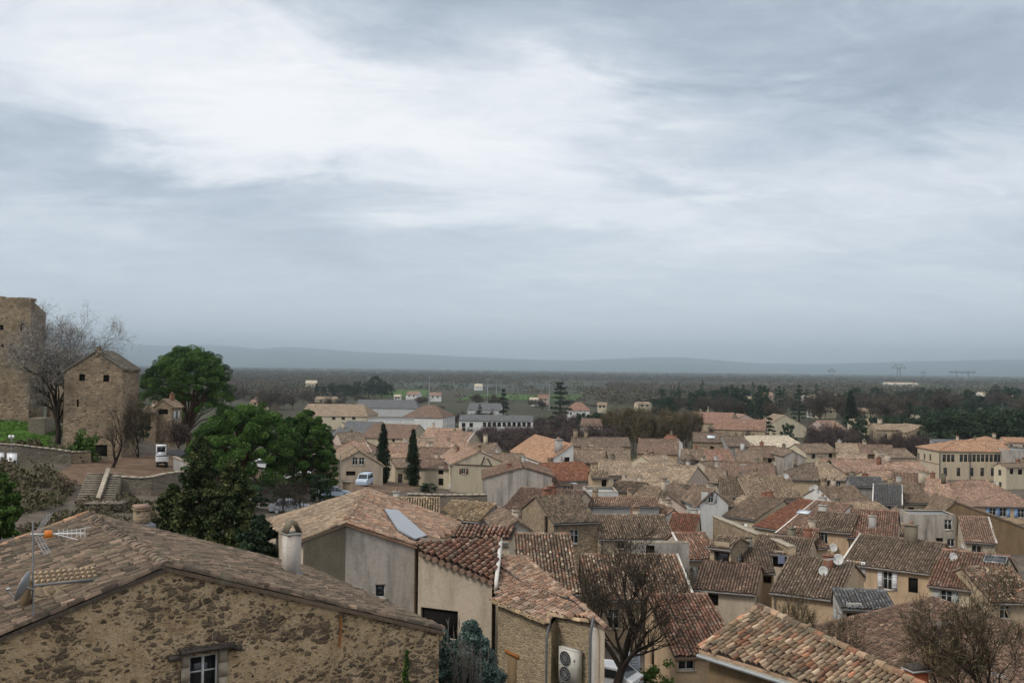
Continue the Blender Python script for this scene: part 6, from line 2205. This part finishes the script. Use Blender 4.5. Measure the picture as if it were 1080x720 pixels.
tree('cedar_tree', 591, 440, 404, 34, 'big dark cedar beside the white house with bright orange roof')
tree('cedar_tree', 531, 430, 411, 18, 'ragged dark cedar above the white school block')
tree('cedar_tree', 506, 405, 427, 16, 'smaller dark cedar at the left of the white school block')
tree('cedar_tree', 811, 350, 433, 17, 'dark fir left of the pale cream gabled house')
tree('cedar_tree', 1050, 800, 406, 24, 'spreading far cedar in front of the white blocks')
tree('evergreen_tree', 905, 330, 446, 25, 'round bluish-green tree at the foot of the tall pointed cypress')
tree('green_shrub', 888, 300, 459, 26, 'bright green shrub below the round bluish-green tree', cat='bush', i=1)
tree('evergreen_tree', 831, 330, 446, 18, 'dark bluish shrub in front of the pale cream gable', cat='bush')
tree('green_shrub', 530, 235, 466, 22, 'dark green shrub among the bare thickets left of the white house', cat='bush', i=2)
tree('cedar_tree', 822, 560, 408, 14, 'slender dark fir rising above the far gardens')
tree('cedar_tree', 843, 520, 407, 22, 'broad dark fir right of the slender one')
tree('evergreen_tree', 395, 900, 396, 22, 'dark round tree clump on the far left plain')
CL = [  # kind, column range, count, distance range, top-row range, width range, label, group
    ('bare_thicket', 486, 566, 11, 300, 345, 448, 453, 16, 24, 'brown bare bush along the foot of the white school block', 'bushes along the white school block'),
    ('bare_poplar', 640, 736, 22, 290, 345, 426, 438, 14, 20, 'tall olive-brown leafless tree in the belt beyond the village roofs', 'olive-brown bare trees beyond the roofs'),
    ('bare_thicket', 503, 640, 26, 245, 320, 445, 458, 22, 34, 'dark purple-brown bare thicket behind the white orange-roofed house', 'purple-brown thickets'),
    ('bare_thicket', 738, 800, 9, 255, 330, 448, 458, 14, 20, 'brown bare bush below the orange-red roofs', 'bare bushes by the orange-red roofs'),
    ('bare_thicket', 850, 905, 9, 265, 330, 444, 455, 18, 26, 'brown bare tree around the cypress gardens', 'bare trees of the cypress gardens'),
    ('bare_thicket', 920, 975, 9, 285, 312, 452, 460, 14, 20, 'bare brown shrub before the tan stone villa', 'shrubs before the villa'),
    ('evergreen_tree', 968, 1078, 22, 320, 440, 426, 443, 24, 38, 'dense dark evergreen in the grove behind the school', 'dark grove behind the school'),
    ('cedar_tree', 955, 1075, 8, 350, 440, 424, 436, 22, 30, 'dark layered conifer rising from the grove behind the school', 'conifers behind the school'),
    ('evergreen_tree', 905, 965, 8, 340, 420, 437, 443, 18, 26, 'dark evergreen above the tan stone villa', 'evergreens above the villa'),
    ('evergreen_tree', 615, 660, 7, 330, 420, 434, 446, 14, 22, 'dark evergreen right of the white house with bright orange roof', 'evergreens by the white house'),
    ('evergreen_tree', 340, 412, 14, 780, 950, 401, 408, 12, 20, 'dark evergreen in the row beyond the pale tan hall', 'evergreen row on the plain'),
    ('evergreen_tree', 690, 805, 26, 520, 900, 405, 424, 12, 22, 'dark evergreen among the far gardens right of centre', 'evergreens of the far gardens'),
    ('cedar_tree', 690, 870, 16, 560, 950, 400, 416, 8, 14, 'narrow dark conifer among the far gardens right of centre', 'conifers of the far gardens'),
    ('bare_tree', 690, 960, 40, 430, 720, 412, 428, 14, 24, 'brown leafless tree among the far gardens right of centre', 'bare trees of the far gardens'),
    ('bare_tree', 240, 345, 22, 430, 760, 405, 424, 14, 26, 'brown leafless tree on the plain behind the umbrella pines', 'bare trees behind the pines'),
    ('bare_tree', 355, 640, 15, 540, 760, 414, 428, 12, 22, 'brown leafless tree along the sports ground', 'bare trees along the sports ground'),
    ('bare_tree', 860, 1080, 30, 480, 800, 406, 424, 16, 28, 'brown leafless tree before the pylons', 'bare trees before the pylons'),
    ('evergreen_tree', 870, 1080, 22, 560, 900, 405, 418, 14, 24, 'dark evergreen before the pylons', 'evergreens before the pylons'),
    ('bare_thicket', 560, 640, 8, 380, 440, 432, 440, 18, 28, 'brown thicket around the big dark cedar', 'thickets round the big cedar'),
    ('bare_tree', 440, 520, 10, 420, 480, 430, 440, 14, 20, 'brown bare tree behind the white modern building', 'bare trees behind the modern building'),
]
rc = random.Random(17)
for (kd, x0, x1, n, d0, d1, y0, y1, w0, w1, lab, grp) in CL:
    for i in range(n):
        f = (i + rc.uniform(.1, .9)) / n
        d = rc.uniform(d0, d1)
        yy = rc.uniform(y0, y1)
        tree(kd, x0 + (x1 - x0) * f, d, yy, rc.uniform(w0, w1) * (d0 + d1) / 2 / d, lab, grp)

# ---- the far woods of the plain, one mass
def woods():
    g = np.random.default_rng(77)
    N = 21000
    hy = -0.5 + g.uniform(0, 1, N) ** 1.0 * 34
    Y = np.clip(26 * F / (2.9 + hy), 620, 11500) * g.uniform(.97, 1.03, N)
    X = g.uniform(-.66, .66, N) * Y
    keep = np.ones(N, bool)
    for (xa, xb, ya, yb) in ((-160, 75, 790, 1120), (-170, 130, 1150, 1520), (640, 900, 1500, 2200)):
        keep &= ~((X > xa) & (X < xb) & (Y > ya) & (Y < yb) & (g.uniform(0, 1, N) > .04))
    for h in HOUSES:
        hx, hyy = h.location.x, h.location.y
        if hyy > 500:
            keep &= ~((np.abs(X - hx * Y / hyy) < 11) & (Y < hyy + 15) & (Y > hyy - 260))
    band = np.sin(X * .004 + Y * .0021) + np.sin(X * .0013 - Y * .0052 + 1.0)
    keep &= ~((X > -150) & (X < 70) & (Y > 600) & (Y < 860) & (g.uniform(0, 1, N) > .08))
    keep &= (band > -1.15) | (Y > 2500)
    X, Y = X[keep], Y[keep]
    n = len(X)
    sc = np.clip(Y / 1100, .8, 8) ** .55
    per = 26
    hgt = g.uniform(5.0, 9.0, n) * np.clip(sc, 1, 1.4)
    wd = g.uniform(4.0, 8.0, n) * sc
    tone = np.clip(.5 + .28 * np.sin(X * .011 + 2) * np.sin(Y * .006) + g.normal(0, .14, n), .02, .98)
    d = g.normal(size=(n, per, 3))
    d /= np.linalg.norm(d, axis=2)[..., None]
    rr = g.uniform(.35, 1, (n, per, 1))
    C = np.stack([X, Y, hgt * .55], -1)[:, None] + d * rr * np.stack([wd * 1.3, wd * .6, hgt * .5], -1)[:, None]
    C[..., 2] = np.abs(C[..., 2])
    sz = np.repeat(1.7 * sc, per)[:, None]
    V, Fq, UV = leaf_quads(g, C.reshape(-1, 3), sz, .75, (tone[:, None] + g.normal(0, .07, (n, per))).ravel())
    m = MB()
    m.add(V, Fq, 'wood_far', UV)
    o = m.build('woodland')
    tag(o, 'grey-brown winter woods and hedges stretching across the plain to the hills', 'woods', None, 'stuff')
woods()

def scrub():
    g = np.random.default_rng(78)
    def on(poly, n, size, mat, name, label, h=.5):
        xs, ys = [p[0] for p in poly], [p[1] for p in poly]
        X, Y = g.uniform(min(xs), max(xs), n * 2), g.uniform(min(ys), max(ys), n * 2)
        k = inside(poly, X, Y) & (np.sin(X * 1.1 + np.sin(Y * .8) * 2) + np.sin(Y * .9) > -.9)
        X, Y = X[k][:n], Y[k][:n]
        C = np.stack([X, Y, terrain(X, Y) + g.uniform(0, h, len(X))], -1)
        tone = .5 + .3 * np.sin(X * .5) * np.sin(Y * .4) + g.normal(0, .18, len(X))
        V, Fq, UV = leaf_quads(g, C, size, .35, tone, .6)
        m = MB()
        m.add(V, Fq, mat, UV)
        tag(m.build(name), label, 'undergrowth', None, 'stuff')
    on([(-66, 84), (-48, 84), (-44, 98), (-46, 106), (-52, 112), (-72, 110)], 14000, .55, 'scrub', 'undergrowth', 'dry brown and olive undergrowth on the slope left of the stairs', .9)
    on([(-42, 84), (-26, 84), (-26, 104), (-43, 104)], 7000, .5, 'scrub', 'undergrowth', 'dry undergrowth at the foot of the mossy terrace wall', .7)
    on([(-92, 115.5), (-56.5, 116.5), (-56, 122), (-61, 138), (-95, 138)], 16000, .30, 'grassblade', 'grass', 'short green grass on the bank below the castle', .2)
    on([(-64, 117), (-50, 117), (-50, 121), (-60, 126)], 2500, .5, 'scrub', 'undergrowth', 'dark weeds along the top of the grey retaining wall', .8)
scrub()

# ------------------------------------------------------------------ VEHICLES
def car(label, q, heading, paint, L=4.1, Wd=1.72, Hh=1.48, van=False, name='parked_car', cat='car'):
    root = thing(name, label, cat, (0, 0, 0), 'cars parked in the village')
    hl = L / 2
    if van:
        prof = [(-hl, .35), (hl, .35), (hl, .85), (hl - .12, 1.02), (hl - .75, 1.12), (hl - 1.35, Hh), (-hl + .12, Hh + .02), (-hl, Hh - .15)]
        glass = [[(hl - 1.42, Hh - .08), (hl - .92, 1.16), (.55, 1.14), (.55, Hh - .10)], [(.45, Hh - .10), (.45, 1.14), (-hl + .25, 1.14), (-hl + .25, Hh - .10)]]
    else:
        prof = [(-hl, .36), (hl, .36), (hl, .68), (hl - .10, .80), (hl - .95, .92), (hl - 1.65, Hh - .04), (hl - 2.1, Hh), (-hl + .95, Hh - .03), (-hl + .28, .98), (-hl, .88)]
        glass = [[(hl - 1.72, Hh - .12), (hl - 1.14, .95), (.05, .95), (.05, Hh - .09)], [(-.04, Hh - .09), (-.04, .95), (-hl + .55, .97), (-hl + 1.0, Hh - .12)]]
    m = MB()
    def inset(z):
        return 0.0 if z < .95 else min(.16, (z - .95) * .32)
    for sgn in (-1, 1):
        pts = [(x, sgn * (Wd / 2 - inset(z)), z) for x, z in prof]
        m.poly(pts if sgn < 0 else pts[::-1], paint)
    for i in range(len(prof)):
        (x0, z0), (x1, z1) = prof[i], prof[(i + 1) % len(prof)]
        m.poly([(x0, -(Wd / 2 - inset(z0)), z0), (x0, Wd / 2 - inset(z0), z0), (x1, Wd / 2 - inset(z1), z1), (x1, -(Wd / 2 - inset(z1)), z1)], paint)
    m.build('body', root)
    for sgn in (-1, 1):
        for gl in glass:
            m = MB()
            m.prism([(x, sgn * (Wd / 2 - inset(z) + .004), z) for x, z in gl], (0, sgn * .008, 0), 'glass')
            m.build('window', root)
    fz = [(i, j) for i, j in ((3, 4), (4, 5), (5, 6), (7, 8), (6, 7)) if j < len(prof)]
    for nm, (i, j) in (('windscreen', (4, 5)), ('rear_window', (6, 7) if van else (7, 8))):
        (x0, z0), (x1, z1) = prof[i], prof[j]
        n = Vector((-(z1 - z0), 0, x1 - x0)).normalized()
        if n.z < 0 and abs(n.z) > .1:
            n = -n
        if nm == 'rear_window' and n.x > 0:
            n = -n
        a0, a1 = .10, .90
        P = []
        for f, sg in ((a0, -1), (a0, 1), (a1, 1), (a1, -1)):
            x, z = x0 + (x1 - x0) * f, z0 + (z1 - z0) * f
            P.append(Vector((x, sg * (Wd / 2 - inset(z) - .09), z)) + n * .004)
        m = MB()
        m.prism(P, n * .008, 'glass')
        m.build(nm, root)
    for sx_ in (-1, 1):
        for sy in (-1, 1):
            m = MB()
            c = Vector((sx_ * L * .31, sy * (Wd / 2 - .10), .31))
            m.tube([c - Vector((0, .10, 0)), c + Vector((0, .10, 0))], .31, 'rubber', 14)
            w = m.build('wheel', root)
            m = MB()
            m.tube([c + Vector((0, sy * .101, 0)), c + Vector((0, sy * .112, 0))], .19, 'alu', 12)
            m.build('rim', w)
        for sy in (-1, 1):
            m = MB()
            m.box((sx_ * (hl - .02), sy * (Wd / 2 - .28), .72), (.08, .36, .13), 'skylight' if sx_ > 0 else 'brick')
            m.build('headlight' if sx_ > 0 else 'tail_light', root)
    root.location = (q.x, q.y, q.z + .02)
    root.rotation_euler = (0, 0, R(heading))
    return root

def place_car(label, px, py, heading, paint, **kw):
    q = ground_hit(px, py)
    return car(label, q, heading, paint, **kw)
place_car('white hatchback parked behind the ochre stone house near the plane tree', 637, 726, 150, 'white_paint')
place_car('pale blue van parked in front of the pale barn house', 384.5, 512, -96, 'bluegrey', L=4.4, Hh=1.85, van=True, name='parked_van', cat='van')
place_car('grey car partly hidden by the pale pole below the barn house', 352, 525, 20, 'bluegrey')
place_car('silver car close behind the tan roof of the solar panel house', 305, 541, 12, 'silver')
place_car('white car glimpsed beneath the pines, second from the right', 309, 508, -20, 'white_paint')
place_car('white car glimpsed beneath the pines, at the right end', 322, 508, -80, 'white_paint')
place_car('white car glimpsed beneath the pines, at the left end', 280, 495, 10, 'white_paint')
place_car('white car glimpsed beneath the pines, third from the right', 293, 502, 60, 'white_paint')

def excavator():
    q = ground_hit(170.5, 492)
    root = thing('mini_excavator', 'white-cabbed mini excavator standing on the dirt yard', 'excavator', (0, 0, 0))
    for sy in (-1, 1):
        m = MB()
        pts = [(x, sy * .55 - .17, z) for x, z in ((-.85, .10), (-.72, 0), (.72, 0), (.85, .10), (.88, .28), (.74, .44), (-.74, .44), (-.88, .28))]
        m.prism(pts, (0, .34, 0), 'rubber')
        tr_ = m.build('track', root)
        for x in (-.66, -.22, .22, .66):
            m = MB()
            m.tube([(x, sy * .55 - .18, .22), (x, sy * .55 + .18, .22)], .14, 'grey_metal', 10)
            m.build('roller', tr_)
    m = MB()
    m.box((0, 0, .50), (1.2, .9, .22), 'black_metal')
    m.tube([(0, 0, .44), (0, 0, .66)], .42, 'black_metal', 14)
    m.build('undercarriage', root)
    m = MB()
    m.prism([(-1.05, -.70, .66), (-.95, -.74, .66), (.75, -.74, .66), (.75, .74, .66), (-.95, .74, .66), (-1.12, .4, .66), (-1.12, -.4, .66)], (0, 0, .62), 'white_paint')
    m.box((-.55, 0, 1.34), (.95, 1.40, .12), 'black_metal')
    m.build('body', root)
    cabx, caby = .18, .10
    m = MB()
    for x in (-.55, .62):
        for y in (-.56, .56):
            m.box((cabx + x, caby + y * .98, 1.88), (.10, .10, 1.24), 'white_paint')
    m.box((cabx + .03, caby, 1.38), (1.28, 1.22, .22), 'white_paint')
    m.box((cabx + .03, caby, 2.53), (1.36, 1.30, .12), 'white_paint', top=.93)
    m.box((cabx + .03, caby, 2.42), (1.24, 1.18, .12), 'white_paint')
    m.box((cabx - .55, caby, 1.60), (.06, 1.06, .30), 'white_paint')
    cb = m.build('cab', root)
    for (cx_, cy_, sx_, sy_, z0, z1) in ((-.55, 0, .02, 1.0, 1.75, 2.36), (.62, 0, .02, 1.0, 1.5, 2.36), (.03, -.56, 1.06, .02, 1.5, 2.36), (.03, .56, 1.06, .02, 1.5, 2.36)):
        m = MB()
        m.box((cabx + cx_, caby + cy_, (z0 + z1) / 2), (sx_, sy_, z1 - z0), 'glass')
        m.build('window', cb)
    m = MB()
    m.tube([(.80, -.35, .95), (1.5, -.35, 2.2), (2.3, -.35, 2.35)], [.14, .13, .10], 'white_paint', 6)
    m.build('boom', root)
    m = MB()
    m.tube([(2.3, -.35, 2.35), (2.75, -.35, 1.2)], [.10, .08], 'white_paint', 6)
    m.build('arm', root)
    m = MB()
    m.prism([(2.60, -.60, 1.15), (2.85, -.60, 1.10), (2.80, -.60, .60), (2.45, -.60, .55), (2.35, -.60, .80)], (0, .5, 0), 'black_metal')
    m.build('bucket', root)
    root.location = (q.x, q.y, q.z + .06)
    root.rotation_euler = (0, 0, R(112))
    root.scale = (1.0, 0.95, 1.0)
excavator()

# ------------------------------------------------------------------ AERIALS AND DISHES
def rubble_aerial():
    d = 25.2
    b, tp = at(35.5, 642, d), at(34.5, 555, d)
    root = thing('television_aerial', 'television aerial with orange fitting on a tall mast above the rubble house roof', 'aerial', (b.x, b.y, b.z))
    m = MB()
    m.tube([b - Vector((0, 0, .2)), tp + Vector((0, 0, .1))], .022, 'grey_metal', 8)
    m.build('mast', root)
    P = lambda px, py, dd=0: at(px, py, d + dd)
    m = MB()
    m.tube([P(32, 563), P(58, 562.5)], .016, 'alu', 6)
    for (y1, dd) in ((555.5, .35), (561, .15), (562.5, -.1), (569, -.3)):
        m.tube([P(57, 562.5), P(96 if y1 < 556 else 89 if y1 < 565 else 82, y1, dd)], .011, 'alu', 5)
    for i in range(7):
        x = 62 + i * 4.6
        m.tube([P(x, 558 - i * .2, .2), P(x, 566 + i * .2, -.2)], .006, 'alu', 4)
    m.build('boom', root)
    m = MB()
    c = P(51, 562.8)
    m.box(c, (.19, .14, .17), 'orange_plastic', .2, top=.8)
    m.build('fitting', root)
    for pts in (((40, 561), (45, 553), (50, 546), (52.5, 541)), ((40, 565), (44, 573), (48, 580), (50, 584))):
        m = MB()
        cs = [P(*p) for p in pts]
        for off in (-.16, 0, .16):
            m.tube([c_ + Vector((0, off, 0)) for c_ in cs], .009, 'alu', 4)
        for a, b2 in zip(cs[:-1], cs[1:]):
            for f in (.0, .33, .66):
                q = a.lerp(b2, f)
                m.tube([q - Vector((0, .2, 0)), q + Vector((0, .2, 0))], .007, 'alu', 4)
        m.build('reflector', root)
rubble_aerial()

def dish(label, q, dirv, dia, group=None, mat='dish_white', mount=None):
    root = thing('satellite_dish', label, 'satellite dish', (q.x, q.y, q.z), group)
    n = Vector(dirv).normalized()
    a = n.cross(Vector((0, 0, 1))).normalized()
    b = a.cross(n)
    m = MB()
    k, rings = 20, 4
    V = []
    for s_ in (0, -.015):
        for r_i in range(rings + 1):
            rr = dia / 2 * r_i / rings
            for j in range(k):
                t_ = 2 * math.pi * j / k
                V.append(tuple(q + a * (rr * math.cos(t_)) + b * (rr * 1.08 * math.sin(t_)) + n * (dia * .16 * (r_i / rings) ** 2 + s_)))
    Q = []
    o2 = (rings + 1) * k
    for o, fl in ((0, 0), (o2, 1)):
        for r_i in range(rings):
            for j in range(k):
                f = (o + r_i * k + j, o + r_i * k + (j + 1) % k, o + (r_i + 1) * k + (j + 1) % k, o + (r_i + 1) * k + j)
                Q.append(f if not fl else f[::-1])
    for j in range(k):
        Q.append((rings * k + j, rings * k + (j + 1) % k, o2 + rings * k + (j + 1) % k, o2 + rings * k + j))
    m.add(V, np.array(Q), mat)
    m.build('reflector', root, smooth=True)
    m = MB()
    lo = q - b * dia * .5 + n * dia * .14
    ft = q - b * dia * .28 + n * dia * .62
    m.tube([lo, ft], .014 * dia / .7, 'grey_metal', 5)
    m.build('arm', root)
    m = MB()
    m.tube([ft - n * .02 + b * .0, ft - n * .10 + b * .05], .035 * dia / .7, 'grey_metal', 8)
    m.build('receiver', root)
    m = MB()
    e = mount if mount is not None else q - n * .3
    m.tube([q - n * .01, q - n * .10, e], .025, 'grey_metal', 6)
    m.build('bracket', root)
    return root

q = at(28, 619, 25.0)
dish('grey satellite dish seen nearly edge-on beside the aerial mast of the rubble house', q, (-.93, -.15, .34), .72, mat='grey_metal', mount=at(35.5, 622, 25.2))

bpy.context.view_layer.update()
DG = bpy.context.evaluated_depsgraph_get()
def first_hit(px, py):
    r = ray(px, py).normalized()
    ok, loc, nrm, idx, ob, mt = S.ray_cast(DG, CAM, r)
    if not ok:
        return at(px, py, 100), Vector((0, -1, 0)), 100
    if nrm.dot(r) > 0:
        nrm = -nrm
    return Vector(loc), Vector(nrm), (loc - CAM).length

for (px, py, dia, lab) in ((879.7, 577, .95, 'upper white satellite dish on the tall ochre house wall'), (879.3, 589.5, .95, 'lower white satellite dish on the tall ochre house wall'),
                           (864, 603.5, .85, 'white satellite dish on the mossy brown roof beside a brick chimney'), (1001, 588.5, .85, 'grey-white satellite dish at the right end of the big brown roof'),
                           (1051.7, 510, 1.2, 'white satellite dish standing on the orange-brown hipped roof'), (831.2, 503.7, .9, 'white satellite dish at the eave of the dark hip roof, left of another'),
                           (855.5, 516, 1.1, 'white satellite dish on the wall below the dark hip roof'), (862.3, 513.8, .9, 'small white satellite dish beside the larger one under the dark hip roof'),
                           (817.5, 489, .9, 'white satellite dish among the roofs left of the dark hip roof')):
    loc, nrm, dd = first_hit(px, py)
    q = loc + nrm * .34
    q = q - (q - CAM).normalized() * .05
    dish(lab, q, (-.15 + .3 * math.sin(px), -.92, .35), dia * .85, mount=loc - nrm * .02)

def mast_aerial(label, px, py_top, py_base, kind=0):
    loc, nrm, dd = first_hit(px, py_base)
    tp = at(px, py_top, loc.y)
    root = thing('television_aerial', label, 'aerial', (loc.x, loc.y, loc.z))
    m = MB()
    rad = max(.022, dd * .00028)
    m.tube([loc - Vector((0, 0, .15)), Vector((loc.x, loc.y, tp.z))], rad, 'grey_metal', 6)
    m.build('mast', root)
    m = MB()
    t_ = Vector((loc.x, loc.y, tp.z - .12))
    a = Vector((.8, .5, .0)) if kind == 0 else Vector((.3, -.9, 0))
    m.tube([t_ - a * .35, t_ + a * .75], rad * .7, 'alu', 5)
    for i in range(7):
        c = t_ + a * (-.3 + i * .17)
        w = .34 - i * .025
        m.tube([c - Vector((-a.y, a.x, 0)) * w, c + Vector((-a.y, a.x, 0)) * w], rad * .5, 'alu', 4)
    m.build('boom', root)
mast_aerial('thin television aerial on the dark hipped house roof beside its chimney', 991, 655, 704)
mast_aerial('television aerial at the lower right corner before the bare branches', 1050, 708, 728, 1)
mast_aerial('television aerial on the mossy brown roof beside the dish', 873, 588, 606)
mast_aerial('small aerial on the ragged mottled roof in mid village', 605, 508, 524, 1)
mast_aerial('small aerial above the grey-plastered dormer roof', 783, 489, 502, 0)
mast_aerial('small aerial on the rosy roof by the school', 930, 478, 490, 1)
mast_aerial('pale aerial mast on the roof left of the school chimney', 701, 482, 494, 1)

def laundry():
    loc, nrm, dd = first_hit(829, 585)
    root = thing('hanging_cloth', 'blue cloths hung out to dry on the beige house balcony', 'laundry', (loc.x, loc.y, loc.z - 1))
    u = Vector((-nrm.y, nrm.x, 0)).normalized()
    if u.x < 0:
        u = -u
    for k, (x0, w, h) in enumerate(((-.7, .6, .8), (.1, .45, .6))):
        m = MB()
        V, Q = [], []
        for i in range(9):
            for j in range(5):
                p = loc + nrm * (.10 + .03 * math.sin(i * 1.5 + k) * (.4 + j * .2)) + u * (x0 + w * i / 8) - Vector((0, 0, h * j / 4 + .02 * math.sin(i)))
                V.append(tuple(p))
        for i in range(8):
            for j in range(4):
                Q.append((i * 5 + j, i * 5 + j + 1, i * 5 + j + 6, i * 5 + j + 5))
        m.add(V, np.array(Q), 'cloth_blue')
        m.build('cloth', root)
    m = MB()
    m.tube([loc + nrm * .1 - u * .9, loc + nrm * .1 + u * .9], .012, 'grey_metal', 5)
    m.build('line', root)
laundry()

# ------------------------------------------------------------------ POLES, MASTS, PYLONS
def pale_pole():
    q = ground_hit(358.5, 526)
    tp = at(358, 480, q.y)
    root = thing('utility_pole', 'pale straight utility pole in front of the barn house', 'pole', (q.x, q.y, q.z))
    m = MB()
    m.tube([q - Vector((0, 0, .5)), Vector((q.x, q.y, tp.z))], [.15, .10], 'sillstone', 8)
    m.build('shaft', root)
    q = ground_hit(366, 524)
    t2 = at(366, 508, q.y)
    root = thing('gate_pillar', 'brick pillar with a flat pale cap beside the pale pole', 'pillar', (q.x, q.y, q.z))
    m = MB()
    h = t2.z - q.z
    m.box((q.x, q.y, q.z + h / 2 - .2), (1.0, .8, h + .3), 'ochre')
    m.build('shaft', root)
    m = MB()
    m.box((q.x, q.y, t2.z + .02), (1.3, 1.1, .14), 'coping')
    m.build('cap', root)
pale_pole()

def floodlight(px, ytop, d, label):
    q = at(px, ytop, d)
    root = thing('floodlight_mast', label, 'floodlight', (q.x, q.y, 0), 'floodlight masts of the sports ground')
    m = MB()
    m.tube([(q.x, q.y, -.5), (q.x, q.y, q.z * .5), (q.x, q.y, q.z)], [.30, .24, .16], 'zinc', 8)
    m.build('pole', root)
    m = MB()
    m.box((q.x, q.y, q.z), (3.2, .25, .25), 'zinc')
    for i in range(4):
        m.box((q.x - 1.3 + i * .87, q.y - .3, q.z + .30), (.62, .35, .5), 'grey_metal')
    m.build('lamp_head', root)
floodlight(453, 397.5, 610, 'leftmost floodlight mast by the white farmhouse')
floodlight(514.5, 400, 640, 'floodlight mast rising above the pale sports hall, left one of a pair')
floodlight(523.5, 401.5, 690, 'floodlight mast rising above the pale sports hall, right one of a pair')
floodlight(579.5, 402.5, 620, 'floodlight mast just left of the big dark cedar')

def pylon(px, ytop, d, label, kind):
    q = at(px, ytop, d)
    root = thing('power_pylon', label, 'pylon', (q.x, q.y, -.5), 'power pylons on the plain')
    H_ = q.z
    t_ = .62 * d / 2600
    m = MB()
    B_ = lambda a, b, w=1.0: m.tube([a, b], t_ * w, 'pylon_steel', 4, False)
    X, Y = q.x, q.y
    if kind == 'cat':                       # narrow waist, open Y head closed by a beam
        for s in (-1, 1):
            B_((X + s * 5.5, Y, -1), (X + s * 1.4, Y, H_ * .58))
            B_((X + s * 1.4, Y, H_ * .58), (X + s * 6.0, Y, H_ * .86))
            B_((X + s * 6.0, Y, H_ * .86), (X + s * 3.5, Y, H_))
        B_((X - 9, Y, H_ * .88), (X + 9, Y, H_ * .88), 1.3)
        B_((X - 3.5, Y, H_), (X + 3.5, Y, H_))
        for i in range(6):
            za, zb_ = H_ * .58 * i / 6, H_ * .58 * (i + 1) / 6
            wa, wb = 5.5 - 4.1 * i / 6, 5.5 - 4.1 * (i + 1) / 6
            B_((X - wa, Y, za), (X + wb, Y, zb_), .6)
            B_((X + wa, Y, za), (X - wb, Y, zb_), .6)
    elif kind == 'tower':
        for s in (-1, 1):
            B_((X + s * 7.5, Y, -1), (X + s * 3.2, Y, H_ * .80), 1.3)
            B_((X + s * 3.2, Y, H_ * .80), (X + s * 9, Y, H_), .9)
        B_((X - 17, Y, H_ * .82), (X + 17, Y, H_ * .82), 1.3)
        B_((X - 12, Y, H_ * .97), (X + 12, Y, H_ * .97), .9)
        for s in (-1, 1):
            B_((X + s * 17, Y, H_ * .82), (X + s * 9, Y, H_ * .97), .7)
        for i in range(5):
            za, zb_ = H_ * .8 * i / 5, H_ * .8 * (i + 1) / 5
            wa, wb = 7.5 - 4.3 * i / 5, 7.5 - 4.3 * (i + 1) / 5
            B_((X - wa, Y, za), (X + wb, Y, zb_), .7)
            B_((X + wa, Y, za), (X - wb, Y, zb_), .7)
    else:                                   # wide portal
        for s in (-1, 1):
            B_((X + s * 9, Y, -1), (X + s * 15, Y, H_ * .80), 1.1)
            B_((X + s * 19, Y, -1), (X + s * 15, Y, H_ * .80), 1.1)
            B_((X + s * 15, Y, H_ * .8), (X + s * 15, Y, H_), .9)
        B_((X - 33, Y, H_ * .82), (X + 33, Y, H_ * .82), 1.3)
        B_((X - 33, Y, H_ * .88), (X + 33, Y, H_ * .88), .9)
        for i in range(12):
            xa = -33 + i * 5.5
            B_((X + xa, Y, H_ * .82), (X + xa + 5.5, Y, H_ * .88), .5)
    m.build('lattice_tower', root)
    m = MB()
    for s in (-1, 0, 1):
        x = {'cat': 8.5, 'tower': 16, 'wide': 27}[kind] * s
        z = H_ * (.88 if kind == 'cat' else .82)
        m.tube([(X + x, Y, z), (X + x, Y, z - H_ * .07)], t_ * .8, 'glass', 4)
    m.build('insulator', root)
pylon(877, 389, 2300, 'slim power pylon with an open heart-shaped head', 'cat')
pylon(948, 384, 2500, 'tallest power pylon with two stout legs above the white warehouse', 'tower')
pylon(974, 391.5, 3000, 'faint power pylon right behind the tallest one', 'cat')
pylon(1015, 390, 2500, 'wide power pylon with a long horizontal beam at the right', 'wide')

# pale shutter panel by the plane tree
q = ground_hit(668, 718)
q0 = at(663, 716, 57)
m = MB()
root = thing('door_panel', 'pale blue-white slatted door panel beside the plane tree trunk', 'door', (q0.x, q0.y, q0.z))
m.obox(q0, (.66, .22, 0), (-.02, .06, 0), (0, 0, 1.55), 'sign_white')
for i in range(9):
    m.obox(q0 + Vector((.06, -.02, .10 + i * .155)), (.54, .18, 0), (-.01, .03, 0), (0, 0, .06), 'shutter_grey')
m.build('panel', root)
tree('green_shrub', 690, 57, 700, 36, 'green shrub beside the pale slatted door panel', cat='bush', i=1)

# ------------------------------------------------------------------ HAZE: the air between here and the hills
def haze():
    m = MB()
    m.box((0, 9000, 235), (34000, 23000, 474), 'hill')
    o = m.build('haze')
    mt = bpy.data.materials.new('haze')
    mt.use_nodes = True
    t = NT(mt.node_tree)
    v = t.n('ShaderNodeVolumePrincipled', None, Color=(0.83, 0.93, 1.0, 1), Density=HAZE)
    v.inputs['Anisotropy'].default_value = 0.9
    t.n('ShaderNodeOutputMaterial', None, Volume=v.outputs[0])
    o.data.materials.clear()
    o.data.materials.append(mt)
    tag(o, 'pale blue haze over the plain and hills', 'haze', None, 'stuff')
    mt.cycles.homogeneous_volume = True if hasattr(mt.cycles, 'homogeneous_volume') else None
HAZE = 1.35e-4
haze()
